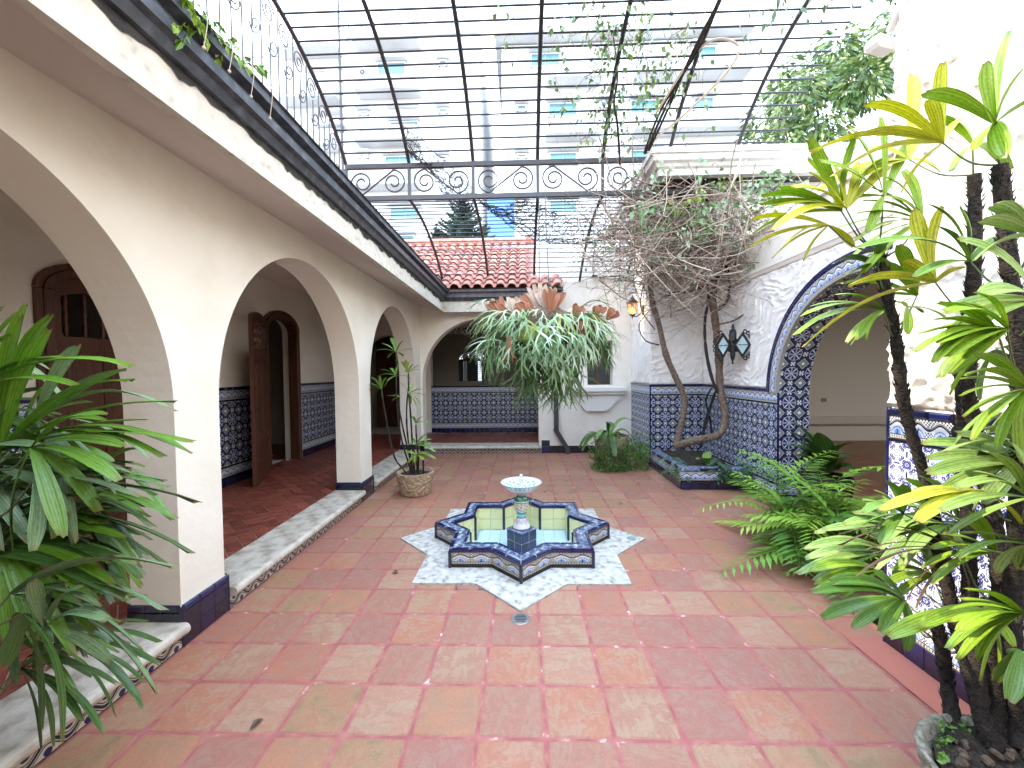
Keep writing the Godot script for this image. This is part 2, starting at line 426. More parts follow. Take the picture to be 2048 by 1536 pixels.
const FANS_L := [
	[4, 0.037, [-1.696, 1.331, 1.25], [[-1.623, 1.805, 1.276], [-1.439, 1.755, 1.191], [-1.44, 1.709, 1.183], [-1.192, 1.555, 1.193], [-1.313, 1.595, 1.299], [-1.062, 1.489, 1.198], [-1.264, 1.422, 1.314], [-1.048, 1.359, 1.23], [-1.072, 1.318, 1.262], [-1.135, 1.313, 1.226], [-1.321, 1.257, 1.269], [-1.526, 1.756, 1.185]]],
	[4, 0.037, [-1.736, 1.516, 1.2], [[-1.175, 1.598, 1.184], [-1.611, 1.8, 1.27], [-1.534, 1.779, 1.149], [-1.432, 1.632, 1.225], [-1.538, 1.697, 1.172], [-1.34, 1.543, 1.168]]],
	[6, 0.035, [-1.723, 1.212, 1.25], [[-1.19, 1.272, 1.174], [-1.167, 1.202, 1.173], [-1.213, 1.192, 1.322], [-1.202, 1.218, 1.303], [-1.396, 1.181, 1.298], [-1.56, 1.155, 1.299]]],
	[2, 0.037, [-1.779, 1.105, 1.25], [[-1.268, 1.007, 1.323], [-1.136, 1.102, 1.195], [-1.081, 0.989, 1.263], [-1.043, 1.161, 1.249], [-1.172, 0.952, 1.262], [-1.444, 0.962, 1.32], [-1.518, 1.011, 1.292]]],
	[6, 0.040, [-1.459, 1.268, 1.15], [[-1.44, 1.037, 1.225], [-1.399, 1.078, 1.089], [-1.395, 1.148, 1.174], [-1.448, 1.076, 1.178]]],
	[2, 0.042, [-1.768, 0.989, 1.25], [[-1.502, 1.175, 1.289], [-1.391, 1.065, 1.269], [-1.383, 0.958, 1.303], [-1.275, 0.874, 1.218], [-1.485, 0.987, 1.318]]],
	[6, 0.045, [-1.62, 0.888, 1.2], [[-1.079, 0.981, 1.185], [-1.143, 0.828, 1.216], [-1.27, 0.669, 1.263], [-1.192, 0.547, 1.233], [-1.242, 1.015, 1.17], [-1.289, 0.876, 1.157]]],
	[2, 0.042, [-1.478, 0.876, 1.12], [[-1.343, 0.517, 1.092], [-1.572, 0.701, 1.14], [-1.609, 0.747, 1.199], [-1.523, 0.467, 1.184]]],
	[2, 0.038, [-1.731, 0.571, 1.3], [[-1.431, 0.359, 1.284], [-1.381, 0.533, 1.284], [-1.741, 0.24, 1.351], [-1.486, 0.423, 1.265], [-1.614, 0.305, 1.286], [-1.448, 0.699, 1.222]]],
	[2, 0.035, [-1.769, 0.578, 1.35], [[-1.465, 0.669, 1.299], [-1.548, 0.502, 1.356], [-1.433, 0.601, 1.381], [-1.649, 0.569, 1.368]]],
	[1, 0.034, [-1.766, 1.107, 1.45], [[-1.287, 1.041, 1.428], [-1.493, 1.086, 1.522], [-1.357, 1.17, 1.47], [-1.376, 1.075, 1.395], [-1.383, 0.884, 1.381], [-1.568, 0.698, 1.526], [-1.526, 0.733, 1.528]]],
	[1, 0.030, [-1.641, 1.227, 1.5], [[-1.449, 1.099, 1.567], [-1.433, 1.085, 1.517], [-1.433, 1.224, 1.47], [-1.438, 1.186, 1.435], [-1.403, 1.292, 1.461], [-1.33, 1.029, 1.456]]],
	[2, 0.040, [-1.806, 1.237, 1.25], [[-1.7, 1.045, 1.319], [-1.6, 1.133, 1.313], [-1.709, 0.952, 1.294], [-1.387, 1.251, 1.194], [-1.499, 1.295, 1.208]]],
	[2, 0.040, [-1.868, 1.427, 1.3], [[-1.585, 1.38, 1.268], [-1.639, 1.435, 1.372], [-1.586, 1.496, 1.246], [-1.578, 1.315, 1.346], [-1.741, 1.56, 1.329]]],
	[6, 0.037, [-1.908, 1.666, 1.35], [[-1.725, 1.56, 1.358], [-1.731, 1.595, 1.423], [-1.714, 1.662, 1.312], [-1.614, 1.506, 1.354]]],
	[4, 0.033, [-1.751, 1.008, 1.277], [[-1.661, 0.716, 1.222], [-1.563, 0.735, 1.212], [-1.425, 0.701, 1.202], [-1.404, 0.736, 1.247], [-1.365, 0.858, 1.216], [-1.286, 0.915, 1.206], [-1.376, 0.91, 1.355], [-1.278, 1.048, 1.243], [-1.457, 1.08, 1.339]]],
	[2, 0.032, [-2.16, 0.628, 1.543], [[-1.876, 0.443, 1.395], [-1.893, 0.406, 1.52], [-1.889, 0.499, 1.568], [-1.9, 0.605, 1.595], [-1.876, 0.758, 1.543], [-1.897, 0.875, 1.458]]],
	[6, 0.031, [-1.801, 0.861, 1.257], [[-1.686, 0.696, 1.266], [-1.619, 0.743, 1.288], [-1.598, 0.839, 1.292], [-1.622, 0.941, 1.265], [-1.71, 0.991, 1.257], [-1.738, 1.033, 1.201]]],
	[2, 0.032, [-1.75, 0.815, 1.364], [[-1.841, 0.471, 1.419], [-1.667, 0.541, 1.361], [-1.496, 0.619, 1.295], [-1.434, 0.655, 1.311], [-1.531, 0.663, 1.424], [-1.375, 0.793, 1.325], [-1.399, 0.862, 1.347]]],
	[2, 0.031, [-1.624, 1.156, 1.33], [[-1.613, 0.791, 1.359], [-1.499, 0.825, 1.388], [-1.287, 0.943, 1.303], [-1.271, 1.06, 1.312], [-1.252, 1.164, 1.318], [-1.269, 1.271, 1.255]]],
	[2, 0.033, [-1.906, 0.486, 1.541], [[-1.73, 0.145, 1.601], [-1.469, 0.296, 1.464], [-1.611, 0.276, 1.615], [-1.424, 0.453, 1.485], [-1.418, 0.54, 1.486], [-1.574, 0.55, 1.597], [-1.572, 0.659, 1.593], [-1.617, 0.737, 1.498]]],
	[1, 0.036, [-2.094, 0.99, 1.425], [[-1.735, 0.853, 1.433], [-1.69, 0.922, 1.421], [-1.751, 0.975, 1.46], [-1.644, 1.075, 1.374], [-1.844, 1.088, 1.477], [-1.897, 1.15, 1.504], [-1.874, 1.179, 1.398], [-1.897, 1.217, 1.372], [-1.881, 1.261, 1.315]]],
	[4, 0.030, [-1.773, 1.346, 1.356], [[-1.439, 1.208, 1.336], [-1.488, 1.261, 1.411], [-1.542, 1.338, 1.409], [-1.471, 1.415, 1.37], [-1.427, 1.485, 1.293], [-1.609, 1.512, 1.375], [-1.743, 1.544, 1.422], [-1.71, 1.539, 1.325]]],
	[6, 0.030, [-2.011, 1.155, 1.365], [[-1.881, 0.857, 1.229], [-1.895, 0.814, 1.309], [-1.886, 0.788, 1.381], [-1.617, 0.819, 1.291], [-1.679, 0.877, 1.386], [-1.496, 0.967, 1.326], [-1.582, 1.035, 1.423], [-1.594, 1.152, 1.391], [-1.576, 1.252, 1.335]]],
	[1, 0.031, [-2.062, 0.672, 1.51], [[-1.896, 0.42, 1.534], [-1.818, 0.455, 1.53], [-1.683, 0.529, 1.484], [-1.717, 0.541, 1.564], [-1.811, 0.621, 1.573], [-1.815, 0.685, 1.573], [-1.859, 0.741, 1.572], [-1.848, 0.82, 1.536]]],
	[2, 0.033, [-1.848, 1.038, 1.383], [[-1.548, 0.755, 1.415], [-1.539, 0.898, 1.4], [-1.44, 0.987, 1.387], [-1.516, 1.069, 1.461], [-1.489, 1.193, 1.359], [-1.537, 1.269, 1.316], [-1.768, 1.311, 1.417], [-1.867, 1.305, 1.383]]],
	[1, 0.032, [-1.85, 0.886, 1.493], [[-1.891, 0.591, 1.5], [-1.772, 0.552, 1.508], [-1.625, 0.681, 1.453], [-1.489, 0.715, 1.445], [-1.426, 0.823, 1.424], [-1.599, 0.868, 1.538], [-1.645, 0.944, 1.558], [-1.651, 1.046, 1.524]]],
	[1, 0.033, [-1.872, 0.642, 1.367], [[-1.546, 0.475, 1.306], [-1.624, 0.435, 1.444], [-1.516, 0.544, 1.42], [-1.452, 0.691, 1.369], [-1.416, 0.841, 1.287], [-1.723, 0.801, 1.422], [-1.774, 0.886, 1.387]]],
	[1, 0.037, [-1.5, 1.356, 1.178], [[-1.6, 1.03, 1.198], [-1.322, 1.111, 1.101], [-1.341, 1.144, 1.216], [-1.152, 1.271, 1.104], [-1.206, 1.357, 1.175], [-1.199, 1.46, 1.121]]],
	[2, 0.032, [-2.198, 1.42, 1.531], [[-1.876, 1.151, 1.428], [-1.883, 1.207, 1.513], [-1.871, 1.291, 1.57], [-1.88, 1.414, 1.541], [-1.807, 1.527, 1.498], [-1.885, 1.621, 1.493]]],
	[4, 0.031, [-2.083, 1.115, 1.519], [[-1.885, 0.912, 1.496], [-1.748, 1.007, 1.444], [-1.792, 1.073, 1.505], [-1.878, 1.144, 1.575], [-1.885, 1.231, 1.519], [-1.876, 1.287, 1.437]]],
	[2, 0.032, [-1.901, 1.162, 1.455], [[-1.837, 0.752, 1.423], [-1.724, 0.81, 1.485], [-1.546, 0.888, 1.501], [-1.458, 1.066, 1.488], [-1.463, 1.247, 1.445], [-1.53, 1.389, 1.403]]],
	[6, 0.034, [-1.62, 1.435, 1.287], [[-1.415, 1.053, 1.21], [-1.428, 1.158, 1.349], [-1.304, 1.279, 1.356], [-1.117, 1.455, 1.251], [-1.344, 1.59, 1.328], [-1.448, 1.674, 1.272]]],
	[2, 0.034, [-2.05, 1.086, 1.55], [[-1.835, 0.722, 1.57], [-1.649, 0.791, 1.605], [-1.474, 1.015, 1.521], [-1.623, 1.183, 1.569], [-1.683, 1.342, 1.511], [-1.875, 1.391, 1.492]]],
	[6, 0.037, [-1.849, 1.285, 1.26], [[-1.732, 0.98, 1.185], [-1.68, 1.008, 1.222], [-1.58, 1.04, 1.226], [-1.682, 1.105, 1.327], [-1.445, 1.202, 1.201], [-1.54, 1.259, 1.302], [-1.491, 1.355, 1.194], [-1.661, 1.427, 1.338], [-1.617, 1.461, 1.207]]],
	[2, 0.034, [-1.717, 0.997, 1.389], [[-1.491, 0.734, 1.323], [-1.449, 0.777, 1.342], [-1.517, 0.768, 1.458], [-1.398, 0.839, 1.416], [-1.417, 0.898, 1.451], [-1.381, 0.999, 1.389], [-1.305, 1.093, 1.327], [-1.416, 1.129, 1.363], [-1.509, 1.157, 1.382]]],
	[4, 0.030, [-1.844, 1.107, 1.424], [[-1.893, 0.865, 1.402], [-1.758, 0.879, 1.37], [-1.705, 0.939, 1.383], [-1.719, 0.892, 1.479], [-1.555, 1.017, 1.362], [-1.68, 1.026, 1.499], [-1.529, 1.131, 1.391], [-1.65, 1.173, 1.434]]],
	[6, 0.033, [-1.522, 0.777, 1.208], [[-1.341, 0.649, 1.233], [-1.367, 0.691, 1.273], [-1.242, 0.843, 1.14], [-1.418, 0.818, 1.263], [-1.334, 0.934, 1.156], [-1.519, 0.895, 1.243], [-1.458, 0.967, 1.132]]],
	[4, 0.035, [-1.853, 0.991, 1.318], [[-1.687, 0.699, 1.36], [-1.485, 0.856, 1.267], [-1.375, 0.952, 1.271], [-1.379, 1.095, 1.243], [-1.534, 1.181, 1.29], [-1.683, 1.232, 1.29], [-1.872, 1.235, 1.315]]],
]
const CANES_L := [
	[[-1.65, 1.297, 1.2], [-1.709, 1.108, 1.2], [-1.771, 0.868, 1.2], [-1.821, 0.544, 1.2], [-1.841, 0.321, 1.2], [-1.856, 0.02, 1.2]],
	[[-1.864, 1.495, 1.3], [-1.935, 1.155, 1.3], [-1.994, 0.722, 1.3], [-2.037, 0.28, 1.3], [-2.057, 0.02, 1.3]],
	[[-1.8, 1.022, 1.25], [-1.832, 0.755, 1.25], [-1.884, 0.416, 1.25], [-1.916, 0.02, 1.25]],
]
const FANS_P := [
	[1, 0.039, [-1.628, 1.838, 5.12], [[-1.932, 1.843, 5.15], [-1.801, 1.947, 5.082], [-1.738, 2.036, 5.257], [-1.51, 1.975, 5.028], [-1.397, 1.865, 5.04], [-1.577, 1.789, 5.248], [-1.78, 1.772, 5.246], [-1.669, 1.966, 5.172]]],
	[1, 0.039, [-1.639, 1.532, 5.12], [[-1.917, 1.526, 5.254], [-1.799, 1.614, 4.996], [-1.748, 1.637, 5.233], [-1.617, 1.701, 5.177], [-1.806, 1.393, 5.167], [-1.468, 1.492, 5.216], [-1.713, 1.47, 5.009]]],
	[0, 0.039, [-1.476, 1.57, 5.12], [[-1.536, 1.711, 5.036], [-1.48, 1.732, 5.019], [-1.457, 1.72, 5.114], [-1.345, 1.668, 5.133], [-1.331, 1.609, 5.131], [-1.397, 1.682, 5.081], [-1.562, 1.597, 5.188]]],
	[1, 0.036, [-1.827, 1.366, 5.12], [[-2.092, 1.461, 5.215], [-2.132, 1.306, 5.192], [-1.914, 1.522, 4.991], [-1.815, 1.535, 5.023], [-1.73, 1.52, 5.041], [-1.941, 1.295, 5.047]]],
	[0, 0.039, [-1.474, 1.304, 5.12], [[-1.603, 1.451, 5.141], [-1.274, 1.364, 5.034], [-1.269, 1.278, 5.155], [-1.317, 1.174, 5.076], [-1.378, 1.16, 5.082], [-1.478, 1.16, 5.178], [-1.454, 1.417, 5.244]]],
	[0, 0.034, [-1.592, 1.261, 5.12], [[-1.732, 1.282, 5.033], [-1.675, 1.221, 5.078], [-1.725, 1.276, 5.255]]],
	[1, 0.036, [-1.392, 0.919, 5.12], [[-1.274, 1.018, 5.04], [-1.198, 0.938, 4.988], [-1.41, 1.02, 5.034], [-1.356, 0.94, 5.211]]],
	[1, 0.039, [-1.397, 0.642, 5.12], [[-1.263, 0.771, 5.185], [-1.215, 0.694, 5.243], [-1.183, 0.656, 5.119], [-1.119, 0.578, 4.992], [-1.499, 0.653, 5.066], [-1.457, 0.721, 5.181], [-1.291, 0.764, 5.09]]],
	[0, 0.039, [-1.399, 0.524, 5.12], [[-1.271, 0.472, 5.019], [-1.134, 0.472, 5.085], [-1.494, 0.416, 5.11], [-1.405, 0.423, 5.08], [-1.527, 0.55, 5.105], [-1.212, 0.545, 5.018]]],
]
const CANES_P := [
	[[-1.638, 1.833, 5.15], [-1.636, 1.642, 5.15], [-1.646, 1.422, 5.15], [-1.64, 1.186, 5.15], [-1.616, 0.875, 5.15], [-1.569, 0.623, 5.15], [-1.499, 0.385, 5.15], [-1.464, 0.25, 5.15]],
	[[-1.838, 1.357, 5.15], [-1.819, 1.187, 5.15], [-1.786, 0.98, 5.15], [-1.743, 0.713, 5.15], [-1.677, 0.46, 5.15], [-1.589, 0.341, 5.15], [-1.516, 0.25, 5.15]],
	[[-1.485, 1.567, 5.15], [-1.482, 1.302, 5.15], [-1.465, 1.007, 5.15], [-1.45, 0.652, 5.15], [-1.427, 0.25, 5.15]],
	[[-1.48, 1.435, 5.15], [-1.511, 1.185, 5.15], [-1.519, 0.919, 5.15], [-1.495, 0.623, 5.15], [-1.442, 0.25, 5.15]],
	[[-1.612, 1.097, 5.15], [-1.558, 0.801, 5.15], [-1.497, 0.519, 5.15], [-1.449, 0.25, 5.15]],
	[[-1.4, 0.903, 5.15], [-1.396, 0.726, 5.15], [-1.378, 0.503, 5.15], [-1.375, 0.25, 5.15]],
	[[-1.436, 0.593, 5.15], [-1.401, 0.429, 5.15], [-1.39, 0.25, 5.15]],
	[[-1.332, 0.577, 5.15], [-1.312, 0.429, 5.15], [-1.315, 0.25, 5.15]],
]
const VINE := [
	[0.038, 0.030, [[2.15, 0.496, 5.75], [2.286, 0.925, 5.85], [2.32, 1.174, 5.9], [2.209, 1.486, 5.95], [2.078, 1.794, 5.95], [1.994, 2.237, 6], [1.892, 2.604, 6], [1.863, 3.186, 6], [1.917, 3.726, 5.9], [2.149, 4.031, 5.8]], 0],
	[0.042, 0.034, [[2.139, 0.501, 5.72], [2.344, 0.623, 5.5], [2.607, 0.71, 5.45], [2.71, 0.926, 5.5], [2.689, 1.361, 5.6], [2.714, 1.846, 5.7], [2.688, 2.268, 5.75], [2.682, 2.626, 5.8], [2.791, 2.974, 5.8], [2.987, 3.22, 5.7], [3.22, 3.366, 5.5], [3.415, 3.471, 5.3]], 0],
	[0.020, 0.012, [[2.68, 1.225, 5.58], [2.587, 1.431, 5.6], [2.542, 1.848, 5.7], [2.572, 2.276, 5.8], [2.626, 2.627, 5.8], [2.534, 2.979, 5.8]], 1],
	[0.018, 0.010, [[2.724, 2.406, 5.74], [2.834, 2.536, 5.7], [2.853, 2.811, 5.7], [2.797, 3.086, 5.7]], 1],
	[0.016, 0.010, [[2.696, 1.706, 5.66], [2.749, 1.912, 5.66], [2.688, 2.125, 5.72], [2.659, 2.483, 5.78]], 0],
	[0.020, 0.010, [[2.565, 0.48, 5.9], [2.666, 0.758, 6], [2.773, 1.127, 6], [2.805, 1.351, 5.9], [2.764, 1.567, 5.7]], 1],
	[0.014, 0.008, [[2.822, 0.518, 6.1], [2.784, 0.819, 6.1], [2.701, 1.124, 6.05], [2.726, 1.315, 5.9]], 1],
	[0.010, 0.005, [[2.683, 2.197, 5.74], [2.835, 2.234, 5.5], [2.984, 2.399, 5.3], [3.02, 2.507, 5.2], [3.081, 2.733, 5.1], [3.167, 2.947, 5]], 0],
	[0.010, 0.006, [[1.95, 2.311, 6], [2.117, 2.403, 5.9], [2.431, 2.476, 5.8], [2.675, 2.556, 5.8]], 0],
	[0.009, 0.004, [[1.977, 1.941, 5.95], [1.82, 2.027, 6.1], [1.759, 2.263, 6.2], [1.894, 2.473, 6.1]], 1],
	[0.009, 0.005, [[1.863, 2.896, 6], [1.812, 2.791, 6.2], [1.826, 2.505, 6.3], [1.935, 2.165, 6]], 1],
	[0.024, 0.012, [[2.081, 2.674, 6], [2.5, 2.734, 5.8], [2.882, 2.99, 5.6], [3.163, 3.191, 5.4], [3.414, 3.248, 5.2], [3.576, 3.296, 5]], 1],
	[0.012, 0.006, [[3.45, 3.001, 5], [3.519, 3.179, 5], [3.618, 3.376, 4.9], [3.501, 3.553, 4.9]], 1],
	[0.012, 0.006, [[3.376, 2.773, 4.6], [3.455, 2.909, 4.6], [3.584, 3.077, 4.7], [3.618, 3.376, 4.9]], 1],
	[0.006, 0.003, [[2.989, 2.445, 5.2], [2.985, 2.206, 5.3], [2.85, 1.893, 5.4]], 0],
	[0.012, 0.006, [[1.288, 4.266, 5.4], [1.163, 4.543, 5], [1.077, 4.682, 4.8], [1.095, 4.921, 4.7], [0.996, 5.256, 4.5]], 1],
]
const BLOCK_A := [
	["slab", [-12.028, 25.213, -7.279, 25.699]],
	["window", [-10.543, 23.368, -8.411, 24.342]],
	["vent", [-6.019, 23.943, -5.35, 24.386]],
	["unit", [-11.736, 23.261, -11.205, 23.713]],
	["louver", [-11.83, 22.398, -7.364, 22.909]],
	["slab", [-11.882, 21.713, -7.268, 22.08]],
	["hood", [-9.847, 21.003, -7.468, 21.186]],
	["vent", [-11.944, 20.593, -11.228, 20.898]],
	["vent", [-6.073, 20.569, -5.366, 20.945]],
	["window", [-9.688, 19.659, -7.525, 20.069]],
	["louver", [-11.755, 18.99, -7.648, 19.422]],
	["slab", [-11.96, 18.195, -7.365, 18.618]],
	["vent", [-12.013, 17.468, -11.295, 17.777]],
	["window", [-10.114, 16.982, -7.866, 17.58]],
	["louver", [-11.824, 15.856, -7.701, 16.376]],
	["slab", [-12.03, 15.018, -7.419, 15.458]],
	["window", [-9.82, 12.951, -7.559, 13.892]],
	["vent", [-6.128, 17.172, -5.418, 17.516]],
	["vent", [-6.183, 13.751, -5.47, 14.137]],
	["window", [-10.237, 10.899, -7.969, 11.811]],
]
const BLOCK_B := [
	["slab", [-17.791, 25.259, -13.469, 25.764]],
	["hood", [-16.314, 24.272, -14.733, 24.51]],
	["louver", [-17.569, 22.427, -13.835, 22.965]],
	["slab", [-17.891, 21.709, -13.444, 22.085]],
	["hood", [-16.022, 21.073, -13.391, 21.142]],
	["window", [-15.302, 19.815, -13.416, 20.09]],
	["louver", [-16.45, 19.154, -13.804, 19.555]],
	["slab", [-16.852, 18.251, -13.449, 18.708]],
	["louver", [-16.533, 16.043, -13.876, 16.528]],
	["slab", [-16.938, 15.096, -13.523, 15.53]],
]
const BLOCK_C := [
	["window", [0.708, 23.621, 2.854, 24.616]],
	["window", [12.273, 23.85, 14.006, 24.739]],
	["vent", [5.699, 24.063, 6.276, 24.468]],
	["louver", [8.173, 23.065, 15.743, 23.317]],
	["louver", [1.972, 22.834, 5.552, 23.254]],
	["slab", [8.029, 22.292, 15.995, 22.608]],
	["slab", [1.821, 22.127, 5.729, 22.505]],
	["vent", [-0.342, 20.548, 0.429, 21.026]],
	["window", [1.95, 20.053, 4.098, 21.061]],
	["vent", [5.686, 20.623, 6.264, 21.104]],
	["window", [7.845, 20.063, 10.033, 21.099]],
	["window", [12.39, 20.251, 13.845, 21.162]],
	["louver", [1.943, 19.086, 5.537, 19.487]],
	["louver", [8.168, 19.164, 15.378, 19.529]],
	["slab", [1.717, 18.267, 5.533, 18.63]],
	["slab", [7.951, 18.422, 15.737, 18.742]],
	["vent", [-0.377, 17.17, 0.396, 17.511]],
	["window", [1.996, 16.569, 4.041, 17.524]],
	["window", [7.839, 16.53, 10.035, 17.546]],
	["vent", [5.672, 17.087, 6.252, 17.466]],
	["window", [1.969, 13.136, 4.022, 14.104]],
	["vent", [-0.411, 13.769, 0.365, 14.187]],
]

# ---- pictures on glazed tiles ----
func azulejo(x: float, y: float) -> Color:
	# quarter of the repeat: a flower centred on one corner, a lozenge on the opposite one
	var navy := Color(0.10, 0.115, 0.30)
	var white := Color(0.93, 0.94, 0.95)
	var grey := Color(0.60, 0.64, 0.60)
	var c := navy
	var r := sqrt(x * x + y * y)
	var a := atan2(y, x)
	var pet := absf(sin(a * 4.0))
	if r < 0.66:
		if r > 0.60 and fmod(a * 9.0 / PI * 2.0, 1.0) > 0.25:
			c = white
		elif r < 0.56 and r > 0.12 and pet < 0.78 - r * 0.5:
			c = Color(0.72, 0.77, 0.9) if pet > 0.2 else white
		elif r < 0.12:
			c = grey
	if absf(x - y) < 0.045 and r < 0.74 and r > 0.08:
		c = white
	if (x < 0.05 or y < 0.05) and r < 0.5 and r > 0.14:
		c = Color(0.62, 0.68, 0.85)
	var p := 1.0 - x
	var q := 1.0 - y
	var d := p + q
	if d < 0.56:
		c = white
		if d < 0.50:
			c = grey
			if d > 0.42:
				c = Color(0.34, 0.38, 0.38)
			elif fmod(p * 9.0 + 20.0, 1.0) < 0.3 and fmod(q * 9.0 + 20.0, 1.0) < 0.5:
				c = Color(0.30, 0.34, 0.36)
			var rr := sqrt(p * p + q * q)
			if rr < 0.19:
				c = Color(0.3, 0.33, 0.35)
			if rr < 0.15:
				c = Color(0.96, 0.97, 0.93)
	# little arrowheads between
	for e in [Vector2(p, y), Vector2(x, q)]:
		var s: float = e.x + e.y
		if s < 0.36 and d >= 0.58 and r > 0.68:
			c = white if (e.x > 0.05 and e.y > 0.04 and absf(e.x - e.y) < 0.14) else navy
			if s < 0.10:
				c = white
	return c

func border_tile(x: float, y0: float, warm: bool) -> Color:
	var y := 1.0 - y0
	var black := Color(0.08, 0.08, 0.13) if not warm else Color(0.07, 0.06, 0.07)
	var navy := Color(0.10, 0.12, 0.36) if not warm else Color(0.10, 0.11, 0.18)
	var white := Color(0.90, 0.91, 0.93) if not warm else Color(0.87, 0.84, 0.80)
	var blue := Color(0.48, 0.60, 0.86)
	var c := white
	if y < 0.14:
		c = Color(0.80, 0.76, 0.58) if fmod(x * 8.0, 1.0) < 0.62 else black
		if y < 0.025 or y > 0.12:
			c = white
	elif y < 0.185:
		c = navy
	else:
		var px := x - 0.5
		var py := y - 0.185
		var r := sqrt(px * px + py * py * 0.75)
		var a := atan2(py, px)
		if r < 0.33:
			c = Color(0.80, 0.86, 0.95)
			if r > 0.265 + 0.02 * sin(a * 14.0):
				c = Color(0.55, 0.62, 0.78)
			elif r < 0.20:
				c = blue
				if absf(px) < 0.025 or r < 0.06:
					c = navy
		else:
			var e := minf(absf(x), absf(1.0 - x))
			if e < 0.17 and py < 0.26:
				c = navy if sin(x * 50.0) * cos(py * 42.0) > 0.05 else white
		var w := 0.66 + 0.13 * cos((x - 0.5) * TAU)
		if absf(y - w) < 0.042:
			c = black
		if absf(y - w - 0.075) < 0.018:
			c = black
		if y > w + 0.12:
			c = black if sin(x * 44.0 + y * 9.0) * cos(y * 40.0) > 0.12 else white
		if y > 0.975:
			c = black
	return c

func arabesque(x0: float, y0: float) -> Color:
	var x := absf(x0 - 0.5) * 2.0
	var y := absf(y0 - 0.5) * 2.0
	var white := Color(0.93, 0.94, 0.97)
	var navy := Color(0.13, 0.16, 0.50)
	var pale := Color(0.66, 0.74, 0.90)
	var c := white
	var r := Vector2(x, y).length()
	if r < 0.42:
		var a := atan2(y, x)
		var edge := 0.30 + 0.09 * absf(sin(a * 2.0))
		if absf(r - edge) < 0.035:
			c = Color(0.30, 0.36, 0.55)
		elif r < edge - 0.05 and r > 0.05:
			c = Color(0.72, 0.82, 0.86) if absf(sin(a * 2.0)) > 0.45 else white
		if r < 0.05:
			c = navy
		return c
	for e in [Vector3(0.62, 0.36, 0.2), Vector3(0.36, 0.62, 0.2), Vector3(0.84, 0.70, 0.17), Vector3(0.70, 0.86, 0.17)]:
		var d := Vector2(x - e.x, y - e.y)
		var l := d.length()
		var tw := atan2(d.y, d.x)
		if l < e.z and absf(l - e.z * (0.35 + 0.55 * fposmod(tw / TAU + 0.2, 1.0))) < 0.055:
			c = navy
		elif l < e.z * 0.22:
			c = navy
	if absf(x - y) < 0.05 and r > 0.62:
		c = navy
	if Vector2(1.0 - x, 1.0 - y).length() < 0.34 and absf(sin(atan2(1.0 - y, 1.0 - x) * 4.0)) < 0.55 and Vector2(1.0 - x, 1.0 - y).length() > 0.08:
		c = pale if Vector2(1.0 - x, 1.0 - y).length() < 0.2 else navy
	if x > 0.93 and y < 0.3:
		c = navy
	if y > 0.93 and x < 0.3:
		c = navy
	return c

func riser_tile(x: float, y: float) -> Color:
	var white := Color(0.82, 0.78, 0.70)
	var c := white
	var u := fposmod(x * 1.0, 1.0)
	var w := 0.5 + 0.3 * sin(u * TAU)
	if absf(y - w) < 0.10:
		c = Color(0.10, 0.11, 0.22)
	elif absf(y - w) > 0.17 and absf(y - w) < 0.24:
		c = Color(0.2, 0.19, 0.18)
	if Vector2(u - 0.25, (y - 0.25) * 0.6).length() < 0.11 or Vector2(u - 0.75, (y - 0.78) * 0.6).length() < 0.11:
		c = Color(0.12, 0.14, 0.36)
	if y < 0.05 or y > 0.95:
		c = Color(0.12, 0.11, 0.12)
	return c

